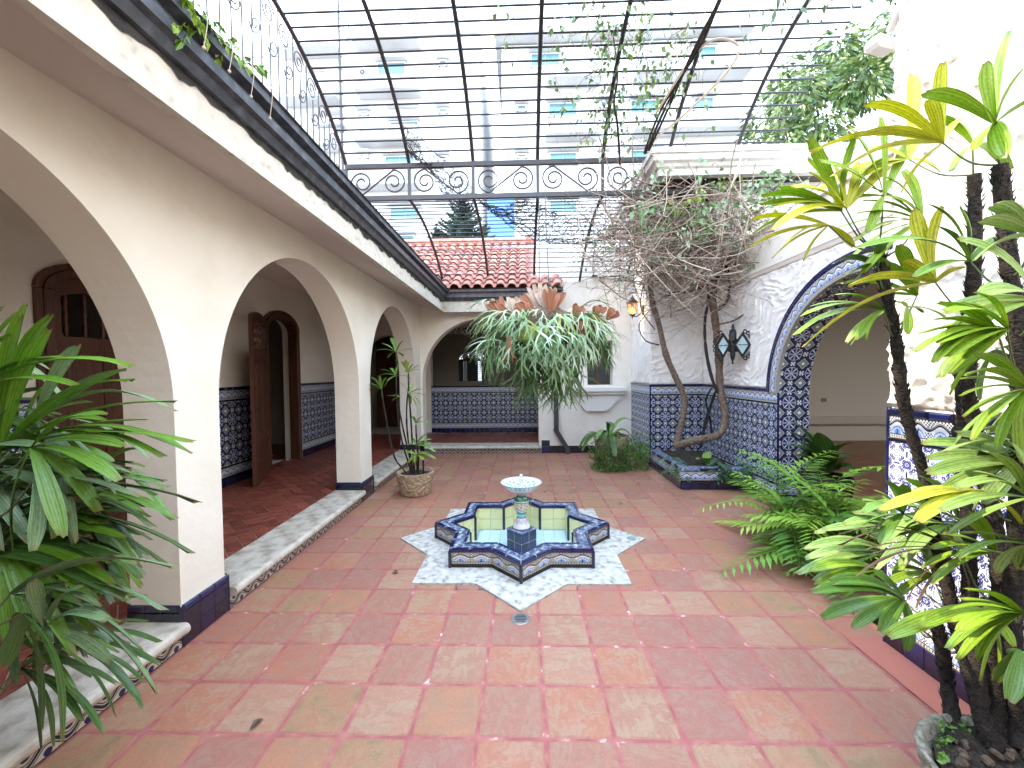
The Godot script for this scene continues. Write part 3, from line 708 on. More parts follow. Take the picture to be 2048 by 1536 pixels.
func make_materials() -> void:
	var glaze := {"clearcoat_enabled": true, "clearcoat": 0.6, "clearcoat_roughness": 0.12}
	var gn := noise_normal(0.02, 2.0, 256, 3, 5)
	M.azulejo = mat(Color(0.95, 0.95, 0.95), 0.32)
	M.azulejo.albedo_texture = paint(192, 192, azulejo)
	M.border = mat(Color(0.95, 0.95, 0.95), 0.32)
	M.border.albedo_texture = paint(192, 192, func(x, y): return border_tile(x, y, false))
	var chip := noise(3.2, 3, FastNoiseLite.TYPE_SIMPLEX_SMOOTH, 44)
	var warm_border := func(x: float, y: float, k: float) -> Color:
		var c := border_tile(x, y, true)
		var q := chip.get_noise_2d(x + k * 7.0, y + k * 3.0) + 0.5 * chip.get_noise_2d(x * 3.0, y * 3.0 + k)
		if q > 0.52 - k * 0.06:
			c = Color(0.80, 0.66, 0.52).lerp(Color(0.70, 0.52, 0.38), clampf(chip.get_noise_2d(x * 6.0, y * 6.0) + 0.4, 0, 1))
		return c
	for i in 3:
		M["worn_border%d" % i] = mat(Color(0.95, 0.95, 0.95), 0.4)
		M["worn_border%d" % i].albedo_texture = paint(160, 160, warm_border.bind(float(i) + 0.4 * i))
	M.arabesque = mat(Color(0.95, 0.95, 0.95), 0.3)
	M.arabesque.albedo_texture = paint(192, 192, arabesque)
	M.riser = mat(Color(0.9, 0.9, 0.9), 0.4)
	M.riser.albedo_texture = paint(128, 96, riser_tile)
	M.navy = mat(lin(0.007, 0.008, 0.036), 0.16, glaze)
	M.navy_dark = mat(lin(0.006, 0.006, 0.018), 0.18, glaze)
	M.cobalt = mat(lin(0.010, 0.013, 0.072), 0.16, glaze)
	var scuff := noise_tex(0.012, [[0.0, lin(0.02, 0.03, 0.08)], [0.35, lin(0.06, 0.085, 0.15)], [0.55, lin(0.15, 0.19, 0.27)], [0.72, lin(0.34, 0.38, 0.44)], [1.0, lin(0.7, 0.7, 0.7)]], 512, 5, 12)
	M.rim = tri_mat(scuff, 3.1, 0.3)
	M.yellow_tile = mat(lin(0.74, 0.71, 0.36), 0.3)
	M.pale_blue = mat(lin(0.50, 0.68, 0.80), 0.3)
	M.grout_white = mat(lin(0.66, 0.65, 0.62), 0.9)
	M.grout_dark = mat(lin(0.30, 0.29, 0.27), 0.9)

	# plaster
	var pl := noise_tex(0.006, [[0.0, lin(0.72, 0.66, 0.55)], [0.35, lin(0.78, 0.72, 0.61)], [0.7, lin(0.80, 0.745, 0.64)], [1.0, lin(0.82, 0.77, 0.67)]], 512, 5, 2)
	var pn := noise_normal(0.05, 1.6, 512, 4, 8)
	M.plaster = tri_mat(pl, 0.45, 0.85, pn, 0.25)
	var pl2 := noise_tex(0.008, [[0.0, lin(0.70, 0.66, 0.59)], [0.5, lin(0.79, 0.75, 0.68)], [1.0, lin(0.82, 0.79, 0.73)]], 512, 5, 9)
	M.cream = tri_mat(pl2, 0.4, 0.85, pn, 0.25)
	var st := noise_tex(0.01, [[0.0, lin(0.70, 0.66, 0.61)], [0.35, lin(0.80, 0.775, 0.735)], [1.0, lin(0.85, 0.83, 0.80)]], 512, 5, 31)
	var sn := noise_normal(0.06, 4.0, 512, 5, 14)
	M.stucco = tri_mat(st, 0.7, 0.9, sn, 0.6)
	M.mauve = tri_mat(noise_tex(0.008, [[0.0, lin(0.52, 0.45, 0.41)], [1.0, lin(0.60, 0.53, 0.49)]], 256, 4, 6), 0.5, 0.85, pn, 0.2)
	M.fascia = tri_mat(noise_tex(0.02, [[0.0, lin(0.34, 0.30, 0.24)], [0.26, lin(0.50, 0.46, 0.39)], [1.0, lin(0.60, 0.56, 0.49)]], 512, 5, 21), 0.8, 0.8, pn, 0.3)
	M.white_paint = mat(lin(0.72, 0.71, 0.69), 0.6)
	M.cornice = tri_mat(noise_tex(0.015, [[0.0, lin(0.38, 0.36, 0.33)], [0.35, lin(0.54, 0.525, 0.50)], [1.0, lin(0.62, 0.61, 0.59)]], 256, 5, 41), 0.9, 0.7)
	M.gutter = tri_mat(noise_tex(0.02, [[0.0, lin(0.012, 0.012, 0.015)], [0.45, lin(0.028, 0.03, 0.038)], [0.75, lin(0.06, 0.065, 0.08)], [1.0, lin(0.13, 0.13, 0.14)]], 512, 5, 17), 0.9, 0.45)
	M.tar = tri_mat(noise_tex(0.02, [[0.0, lin(0.01, 0.009, 0.008)], [0.6, lin(0.022, 0.02, 0.018)], [1.0, lin(0.07, 0.065, 0.055)]], 256, 5, 18), 1.3, 0.8)
	M.iron = mat(lin(0.020, 0.020, 0.022), 0.5)
	M.iron_grey = mat(lin(0.045, 0.047, 0.052), 0.5)
	M.black_iron = mat(lin(0.008, 0.008, 0.009), 0.45)
	M.dark_wood = wood(lin(0.060, 0.020, 0.010), lin(0.125, 0.045, 0.022))
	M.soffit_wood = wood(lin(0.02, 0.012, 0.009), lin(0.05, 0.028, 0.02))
	M.black = mat(lin(0.01, 0.01, 0.012), 0.6)
	M.room = mat(lin(0.46, 0.41, 0.34), 0.9)
	M.travertine = tri_mat(noise_tex(0.010, [[0.0, lin(0.26, 0.22, 0.17)], [0.3, lin(0.42, 0.37, 0.30)], [0.55, lin(0.53, 0.48, 0.40)], [1.0, lin(0.64, 0.59, 0.51)]], 512, 6, 51), 1.4, 0.55, noise_normal(0.05, 3.0, 512, 4, 52), 0.5)
	M.marble = tri_mat(noise_tex(0.016, [[0.0, lin(0.17, 0.15, 0.12)], [0.26, lin(0.33, 0.31, 0.27)], [0.42, lin(0.46, 0.44, 0.40)], [0.7, lin(0.56, 0.54, 0.50)], [1.0, lin(0.64, 0.62, 0.58)]], 1024, 6, 53), 0.8, 0.6, noise_normal(0.05, 4.0, 512, 5, 54), 0.6)
	# terracotta floor tiles: eight faces of mottled clay
	var n1 := noise(2.2, 4, FastNoiseLite.TYPE_SIMPLEX_SMOOTH, 61)
	var n2 := noise(7.0, 4, FastNoiseLite.TYPE_SIMPLEX_SMOOTH, 62)
	var n3 := noise(40.0, 2, FastNoiseLite.TYPE_SIMPLEX_SMOOTH, 63)
	var bases := [Color(0.69, 0.48, 0.39), Color(0.66, 0.45, 0.38), Color(0.68, 0.50, 0.39), Color(0.70, 0.46, 0.36), Color(0.66, 0.48, 0.40), Color(0.70, 0.49, 0.37), Color(0.64, 0.42, 0.37), Color(0.67, 0.48, 0.37), Color(0.70, 0.52, 0.43), Color(0.70, 0.44, 0.36)]
	var tans := [Color(0.68, 0.54, 0.43), Color(0.64, 0.48, 0.41), Color(0.65, 0.53, 0.40), Color(0.69, 0.52, 0.43), Color(0.68, 0.55, 0.45), Color(0.65, 0.48, 0.38), Color(0.63, 0.46, 0.41), Color(0.64, 0.51, 0.38), Color(0.69, 0.56, 0.47), Color(0.65, 0.45, 0.38)]
	for i in 12:
		var clay := func(x: float, y: float, id: int) -> Color:
			var q := n1.get_noise_3d(x, y, id * 3.7)
			var w := n2.get_noise_3d(x + q * 0.4, y, id * 5.1)
			var g := n3.get_noise_3d(x, y, id)
			var base: Color = bases[id % 10].lerp(Color(0.665, 0.475, 0.375), 0.25)
			var tan_: Color = tans[id % 10].lerp(Color(0.66, 0.515, 0.405), 0.25)
			var c := base.lerp(tan_, smoothstep(-0.25, 0.35, q * 0.9 + w * 0.45))
			if id >= 10:
				c = c.lerp(Color(0.36, 0.33, 0.20), smoothstep(-0.1, 0.6, q * 0.9 + w * 0.3) * 0.6)
			if id == 2 or id == 7:
				c = c.lerp(Color(0.52, 0.43, 0.30), smoothstep(0.15, 0.60, q + w * 0.35) * 0.55)
			var e := minf(minf(x, 1.0 - x), minf(y, 1.0 - y)) + w * 0.04
			c = c.lerp(Color(0.67, 0.42, 0.35), smoothstep(0.07, 0.015, e) * 0.6)
			c = c.lerp(Color(0.38, 0.30, 0.25), smoothstep(0.5, 0.72, n2.get_noise_3d(x * 4.0, y * 4.0, id)) * 0.8)
			var k := 1.0 + g * 0.07 + w * 0.06
			return Color(c.r * k, c.g * k, c.b * k)
		var m := mat(Color(0.94, 0.94, 0.94), 0.55)
		m.albedo_texture = paint(192, 192, clay.bind(i))
		m.normal_enabled = true
		m.normal_texture = gn
		m.normal_scale = 0.35
		M["clay%d" % i] = m
	M.grout_pink = tri_mat(noise_tex(0.022, [[0.0, lin(0.28, 0.08, 0.075)], [0.5, lin(0.36, 0.115, 0.105)], [0.76, lin(0.42, 0.16, 0.14)], [0.88, lin(0.60, 0.46, 0.42)], [1.0, lin(0.75, 0.70, 0.66)]], 1024, 5, 71), 0.35, 0.8)
	M.grout_salmon = mat(lin(0.42, 0.14, 0.10), 0.7)
	for i in 5:
		var k := 0.8 + i * 0.11
		M["brick%d" % i] = tri_mat(noise_tex(0.02, [[0.0, lin(0.155 * k, 0.038 * k, 0.024 * k)], [0.5, lin(0.215 * k, 0.055 * k, 0.034 * k)], [1.0, lin(0.29 * k, 0.09 * k, 0.06 * k)]], 256, 5, 80 + i), 1.7, 0.45)
	M.roof_tile = []
	for i in 4:
		var k: float = [0.72, 1.0, 1.12, 0.88][i]
		M.roof_tile.append(tri_mat(noise_tex(0.02, [[0.0, lin(0.13 * k, 0.07 * k, 0.05 * k)], [0.3, lin(0.34 * k, 0.13 * k, 0.095 * k)], [0.6, lin(0.44 * k, 0.18 * k, 0.13 * k)], [1.0, lin(0.52 * k, 0.28 * k, 0.21 * k)]], 256, 5, 90 + i), 1.3, 0.75))
	M.glass_dark = mat(lin(0.02, 0.03, 0.035), 0.08)
	M.glass_teal = mat(lin(0.10, 0.25, 0.28), 0.12)
	M.soil = tri_mat(noise_tex(0.04, [[0.0, lin(0.012, 0.009, 0.007)], [0.5, lin(0.04, 0.028, 0.02)], [1.0, lin(0.10, 0.075, 0.055)]], 256, 5, 101), 3.0, 0.95, noise_normal(0.08, 8.0, 256, 4, 102), 1.0)
	M.pot_stone = tri_mat(noise_tex(0.03, [[0.0, lin(0.10, 0.06, 0.035)], [0.35, lin(0.30, 0.21, 0.13)], [0.6, lin(0.48, 0.37, 0.25)], [1.0, lin(0.62, 0.51, 0.38)]], 512, 5, 103), 3.2, 0.9, noise_normal(0.06, 8.0, 512, 5, 104), 1.0)
	M.bark = tri_mat(noise_tex(0.03, [[0.0, lin(0.04, 0.025, 0.018)], [0.5, lin(0.14, 0.095, 0.065)], [1.0, lin(0.30, 0.22, 0.16)]], 256, 5, 105), 3.0, 0.9, noise_normal(0.06, 8.0, 256, 5, 106), 1.0)
	M.bark_dark = tri_mat(noise_tex(0.04, [[0.0, lin(0.008, 0.006, 0.005)], [0.5, lin(0.025, 0.018, 0.014)], [1.0, lin(0.075, 0.055, 0.042)]], 256, 5, 107), 4.0, 0.95, noise_normal(0.08, 10.0, 256, 5, 108), 1.0)
	M.apartment = tri_mat(noise_tex(0.01, [[0.0, lin(0.54, 0.54, 0.54)], [1.0, lin(0.64, 0.64, 0.65)]], 256, 4, 111), 0.12, 0.85)
	M.apartment_shade = M.apartment
	M.louver = mat(lin(0.60, 0.61, 0.66), 0.6)

func wood(a: Color, b: Color) -> StandardMaterial3D:
	var f := noise(1.0, 4, FastNoiseLite.TYPE_SIMPLEX_SMOOTH, 15)
	var g := func(x: float, y: float) -> Color:
		var w := f.get_noise_2d(x * 26.0, y * 1.6) * 0.7 + f.get_noise_2d(x * 70.0 + 9.0, y * 4.0) * 0.4
		return a.lerp(b, clampf(0.5 + w, 0, 1))
	var m := tri_mat(paint(256, 256, g), 0.9, 0.45)
	return m

var tile_cache := {}
func tile_mesh(w: float, h: float, t: float, b: float, m: Material, fx := false, fy := false, ragged := 0.0) -> ArrayMesh:
	var key := "%.4f|%.4f|%.4f|%.4f|%d|%s|%s" % [w, h, t, b, m.get_instance_id(), fx, fy]
	if tile_cache.has(key):
		return tile_cache[key]
	var g := Geo.new()
	var hx := w * 0.5
	var hy := h * 0.5
	var o := [Vector3(-hx, -hy, t - b), Vector3(hx, -hy, t - b), Vector3(hx, hy, t - b), Vector3(-hx, hy, t - b)]
	var i := [Vector3(-hx + b, -hy + b, t), Vector3(hx - b, -hy + b, t), Vector3(hx - b, hy - b, t), Vector3(-hx + b, hy - b, t)]
	var uv := func(p: Vector3) -> Vector2:
		var u := p.x / w + 0.5
		var v := 0.5 - p.y / h
		return Vector2(1.0 - u if fx else u, 1.0 - v if fy else v)
	g.quad(i[0], i[1], i[2], i[3], uv.call(i[0]), uv.call(i[1]), uv.call(i[2]), uv.call(i[3]))
	for k in 4:
		var l := (k + 1) % 4
		g.quad(o[k], o[l], i[l], i[k], uv.call(o[k]), uv.call(o[l]), uv.call(i[l]), uv.call(i[k]))
		var a: Vector3 = o[k]
		var c: Vector3 = o[l]
		g.quad(Vector3(a.x, a.y, 0), Vector3(c.x, c.y, 0), c, a, uv.call(o[k]), uv.call(o[l]), uv.call(o[l]), uv.call(o[k]))
	var am := g.mesh(m)
	tile_cache[key] = am
	return am

# rows of glazed tiles, bottom row first. row: [height, part name, material key or list, tile width, thickness, bevel]
func panel(parent: Node, origin: Vector3, n: Vector3, width: float, rows: Array, gap := 0.002, phase := 0) -> void:
	var u := Vector3.UP.cross(n).normalized()
	var b := Basis(u, Vector3.UP, n)
	var y := 0.0
	var fr := phase
	for row in rows:
		var h: float = row[0]
		var cnt := maxi(1, roundi(width / float(row[3])))
		var w := width / cnt
		var field: bool = row[1] == "field_tile"
		for i in cnt:
			var key: String = row[2] if row[2] is String else row[2][rng.randi() % row[2].size()]
			var m := tile_mesh(w - gap, h - gap, row[4], row[5], M[key], field and (i + phase) % 2 == 1, field and fr % 2 == 1)
			put(parent, row[1], m, Transform3D(b, origin + u * (w * (i + 0.5)) + Vector3.UP * (y + h * 0.5)))
		if field:
			fr += 1
		y += h

func dado_rows(field := 8, fh := 0.1125, skirt := 0.125, pattern := "azulejo") -> Array:
	var r := [[skirt, "skirting_tile", ["navy", "navy", "cobalt", "navy_dark"], 0.1145, 0.011, 0.004], [0.115, "border_tile", "border", 0.1145, 0.008, 0.0015], [0.02, "liner_tile", "navy_dark", 0.229, 0.009, 0.003]]
	for i in field:
		r.append([fh, "field_tile", pattern, 0.1145, 0.008, 0.0015])
	r.append_array([[0.025, "liner_tile", "navy_dark", 0.229, 0.012, 0.005], [0.12, "border_tile", "border", 0.1145, 0.008, 0.0015], [0.042, "cap_tile", ["navy", "cobalt", "cobalt"], 0.1145, 0.02, 0.009]])
	return r

# wall running along s (0..len) from base point, out = direction of the face, thickness goes back. arches: [centre, half width, spring, rise]
func arch_wall(g: Geo, base: Vector3, along: Vector3, out: Vector3, length: float, top: float, thick: float, arches: Array, y0 := 0.0, steps := 40) -> void:
	var cols := []
	var s := 0.0
	for a in arches:
		var l: float = a[0] - a[1]
		if l > s:
			cols.append([s, l, false])
		for i in steps:
			var t0 := PI - PI * i / steps
			var t1 := PI - PI * (i + 1) / steps
			cols.append([a[0] + a[1] * cos(t0), a[0] + a[1] * cos(t1), true, a[2] + a[3] * sin(t0), a[2] + a[3] * sin(t1)])
		s = a[0] + a[1]
	if s < length:
		cols.append([s, length, false])
	var up := Vector3.UP
	var pp := func(ss: float, y: float, k: float) -> Vector3:
		return base + along * ss + up * y - out * (thick * k)
	var flip := along.cross(up).dot(out) < 0
	var q4 := func(a: Vector3, b: Vector3, c: Vector3, d: Vector3, inv: bool) -> void:
		if inv != flip:
			g.quad(d, c, b, a)
		else:
			g.quad(a, b, c, d)
	for c in cols:
		var ya: float = y0 if not c[2] else c[3]
		var yb: float = y0 if not c[2] else c[4]
		for k in 2:
			q4.call(pp.call(c[0], ya, k), pp.call(c[1], yb, k), pp.call(c[1], top, k), pp.call(c[0], top, k), k == 1)
		if c[2]:
			q4.call(pp.call(c[0], ya, 0), pp.call(c[1], yb, 0), pp.call(c[1], yb, 1), pp.call(c[0], ya, 1), true)
		q4.call(pp.call(c[0], top, 0), pp.call(c[1], top, 0), pp.call(c[1], top, 1), pp.call(c[0], top, 1), false)
	for a in arches:
		for e in [-1.0, 1.0]:
			var ss: float = a[0] + a[1] * e
			q4.call(pp.call(ss, y0, 0), pp.call(ss, a[2], 0), pp.call(ss, a[2], 1), pp.call(ss, y0, 1), e < 0)
	for e in 2:
		var ss := 0.0 if e == 0 else length
		q4.call(pp.call(ss, y0, 0), pp.call(ss, top, 0), pp.call(ss, top, 1), pp.call(ss, y0, 1), e == 1)

func clay_tile_mesh(id: int, m: Material, w: float) -> ArrayMesh:
	var g := Geo.new()
	var ring := []
	var h := w * 0.5
	for sd in 4:
		for j in 4:
			var f := -1.0 + 2.0 * j / 4.0
			var p := Vector2(f * h, -h)
			if j == 0:
				p = Vector2(-h + 0.005, -h + 0.005)
			p += Vector2(rf(-0.0026, 0.0026), rf(-0.0026, 0.0026))
			ring.append(p.rotated(sd * PI / 2))
	var c := g.pt(Vector3(0, 0.0015, 0), Vector3.UP, Vector2(0.5, 0.5))
	var s := g.v.size()
	for k in 2:
		for q in ring:
			var p: Vector2 = q * (0.955 if k == 0 else 1.0)
			var nn := Vector3.UP if k == 0 else Vector3(q.x, 0.10, q.y).normalized()
			g.pt(Vector3(p.x, 0.0 if k == 0 else -0.009, p.y), nn, Vector2(p.x / w + 0.5, p.y / w + 0.5))
	var r := ring.size()
	for i in r:
		var j := (i + 1) % r
		g.face(c, s + j, s + i)
		g.face(s + i, s + j, s + r + j)
		g.face(s + i, s + r + j, s + r + i)
	return g.mesh(m)

const CX := -0.034
const CD := 3.73
const PITCH := 0.295

func star(r: float, n := 16) -> PackedVector2Array:
	var p := PackedVector2Array()
	for i in 16:
		var a := TAU * i / 16.0
		var q := r if i % 2 == 0 else r * 0.76537
		p.append(Vector2(sin(a) * q, -cos(a) * q))   # x, depth offset; first tip points at the camera
	return p

func in_star(x: float, d: float, r: float) -> bool:
	var a := absf(x - CX)
	var b := absf(d - CD)
	var ap := r * 0.70711
	return maxf(a, b) < ap or (a + b) * 0.70711 < ap

func build_floor() -> void:
	var w := PITCH
	var g := Geo.new()
	var cells := []
	for j in range(-6, 28):
		var d0 := 1.678 + (j - 4) * w
		if d0 < -1.2 or d0 > 7.72:
			continue
		for i in range(-8, 16):
			var x0 := 0.080 + i * w
			if x0 + w < -2.02 or x0 > 3.25:
				continue
			if x0 > 1.98 and (d0 > 5.25 or d0 < 2.3):
				continue
			var x1 := x0 + w
			var d1 := d0 + w
			var xa := maxf(x0, -2.0)
			var da := minf(d1, 7.77)
			var hidden := true
			for c in [[x0, d0], [x1, d0], [x0, d1], [x1, d1]]:
				if Vector2(c[0] - CX, c[1] - CD).length() > 0.8:
					hidden = false
			if hidden:
				continue
			var inside := false
			var away := Vector2.ZERO
			for c in [[x0, d0], [x1, d0], [x0, d1], [x1, d1]]:
				var q := Vector2(c[0] - CX, c[1] - CD)
				if q.length() < 0.70:
					inside = true
				if q.length() > away.length():
					away = q
			if not inside:
				g.quad(P(xa, -0.0035, d0), P(x1, -0.0035, d0), P(x1, -0.0035, da), P(xa, -0.0035, da))
			var cov := true
			for c in [[x0, d0], [x1, d0], [x0, d1], [x1, d1]]:
				if not in_star(c[0], c[1], 1.10):
					cov = false
			if not cov and x1 < 3.26 and da - d0 > w * 0.6:
				if inside:
					var o := Vector2(CX, CD) + away
					cells.append([o.x - signf(away.x) * w * 0.29, o.y - signf(away.y) * w * 0.29, 0.58])
				else:
					cells.append([x0 + w * 0.5, (d0 + da) * 0.5, 1.0])
	var bed := setting("courtyard_floor", g.mesh(M.grout_pink))
	var meshes := []
	for i in 12:
		for k in 2:
			meshes.append(clay_tile_mesh(i, M["clay%d" % i], w - 0.0075))
	cells.sort_custom(func(a, b): return a[1] < b[1])
	var shown := 0
	var rest := []
	for c in cells:
		if c[0] < -1.98 + 0.09:
			continue
		var far: bool = c[1] > 5.0
		var mi := rng.randi() % 20
		if far and rng.randf() < 0.42:
			mi = 20 + rng.randi() % 4
		var m: ArrayMesh = meshes[mi]
		var xf := Transform3D(Basis(Vector3.UP, (rng.randi() % 4) * PI / 2 + rf(-0.007, 0.007)).scaled(Vector3(c[2], 1, c[2])), P(c[0] + rf(-0.0015, 0.0015), rf(-0.0008, 0.0008), c[1] + rf(-0.0015, 0.0015)))
		if c[1] > 0.9 and shown < 298:
			put(bed, "floor_tile", m, xf)
			shown += 1
		else:
			rest.append([m, xf])
	# the farthest and the unseen tiles as one sheet of relief
	var by := {}
	for e in rest:
		if not by.has(e[0]):
			by[e[0]] = []
		by[e[0]].append(e[1])
	var st := ArrayMesh.new()
	for m in by:
		var tool := SurfaceTool.new()
		for xf in by[m]:
			tool.append_from(m, 0, xf)
		tool.set_material(m.surface_get_material(0))
		tool.commit(st)
	stuff(put(bed, "distant_floor_tiles", st))
	# salmon painted strip along the foot of the right wall
	var sg := Geo.new()
	sg.quad(P(1.86, 0.0045, 0.2), P(2.06, 0.0045, 0.2), P(2.06, 0.0045, 2.36), P(1.86, 0.0045, 2.36))
	geo(bed, "painted_strip", sg, M.grout_salmon)
	# far ground
	var gg := Geo.new()
	gg.quad(P(-300, -0.3, -300), P(300, -0.3, -300), P(300, -0.3, 300), P(-300, -0.3, 300))
	setting("ground", gg.mesh(mat(lin(0.16, 0.15, 0.13), 0.95)))

func build_corridor_floor() -> void:
	var g := Geo.new()
	g.quad(P(-3.86, 0.132, -1.0), P(-2.2, 0.132, -1.0), P(-2.2, 0.132, 9.5), P(-3.86, 0.132, 9.5))
	g.quad(P(-2.2, 0.132, 7.95), P(0.6, 0.132, 7.95), P(0.6, 0.132, 9.5), P(-2.2, 0.132, 9.5))
	g.bx(P(-3.03, 0.05, 4.2), Vector3(1.66, 0.1, 10.4))
	g.bx(P(-0.7, 0.05, 8.75), Vector3(3.0, 0.1, 1.5))
	var bed := setting("corridor_floor", g.mesh(mat(lin(0.46, 0.34, 0.29), 0.9)))
	var u := 0.1235
	var ms := []
	for i in 5:
		var b := Geo.new()
		b.bx(Vector3(0, -0.006, 0), Vector3(u * 2 - 0.008, 0.014, u - 0.008), 0.002)
		ms.append(b.mesh(M["brick%d" % i]))
	var spots := []
	for a in range(-70, 70):
		for b in range(-70, 70):
			# herringbone on a square lattice of pitch u, then turned by 45 degrees
			var k := posmod(a - b, 4)
			var along := -1.0
			var c := Vector2.ZERO
			if k == 0:
				along = 0.0
				c = Vector2(a + 1.0, b + 0.5)
			elif k == 3:
				along = PI / 2
				c = Vector2(a + 0.5, b + 1.0)
			if along < 0.0:
				continue
			var q := (c * u).rotated(PI / 4)
			var x := q.x - 3.0
			var d := q.y + 4.6
			var left := x > -3.86 and x < -2.22 and d > -0.5 and d < 9.4
			var rear := x > -2.4 and x < 0.42 and d > 7.98 and d < 9.4
			if left or rear:
				spots.append([x, d, along])
	spots.sort_custom(func(p, q): return absf(p[1] - 3.6) + (9.0 if p[0] > -2.3 else 0.0) < absf(q[1] - 3.6) + (9.0 if q[0] > -2.3 else 0.0))
	var by := {}
	var shown := 0
	for s in spots:
		var m: ArrayMesh = ms[rng.randi() % 5]
		var xf := Transform3D(Basis(Vector3.UP, PI / 4 + s[2]), P(s[0], 0.14 + rf(-0.0006, 0.0006), s[1]))
		if shown < 298:
			put(bed, "floor_brick", m, xf)
			shown += 1
		else:
			if not by.has(m):
				by[m] = SurfaceTool.new()
			by[m].append_from(m, 0, xf)
	var st := ArrayMesh.new()
	for m in by:
		by[m].set_material(m.surface_get_material(0))
		by[m].commit(st)
	stuff(put(bed, "distant_floor_bricks", st))

const AR := [[1.115, 1.125, 1.39, 1.216], [3.705, 1.125, 1.39, 1.216], [6.29, 1.105, 1.39, 1.216]]
const GUT := [Vector2(0.0, -0.205), Vector2(0.03, -0.20), Vector2(0.045, -0.155), Vector2(0.075, -0.145), Vector2(0.075, -0.095), Vector2(0.055, -0.085), Vector2(0.055, -0.065), Vector2(0.10, -0.05), Vector2(0.10, -0.008), Vector2(0.115, 0.0), Vector2(0.09, 0.01), Vector2(0.0, 0.01)]

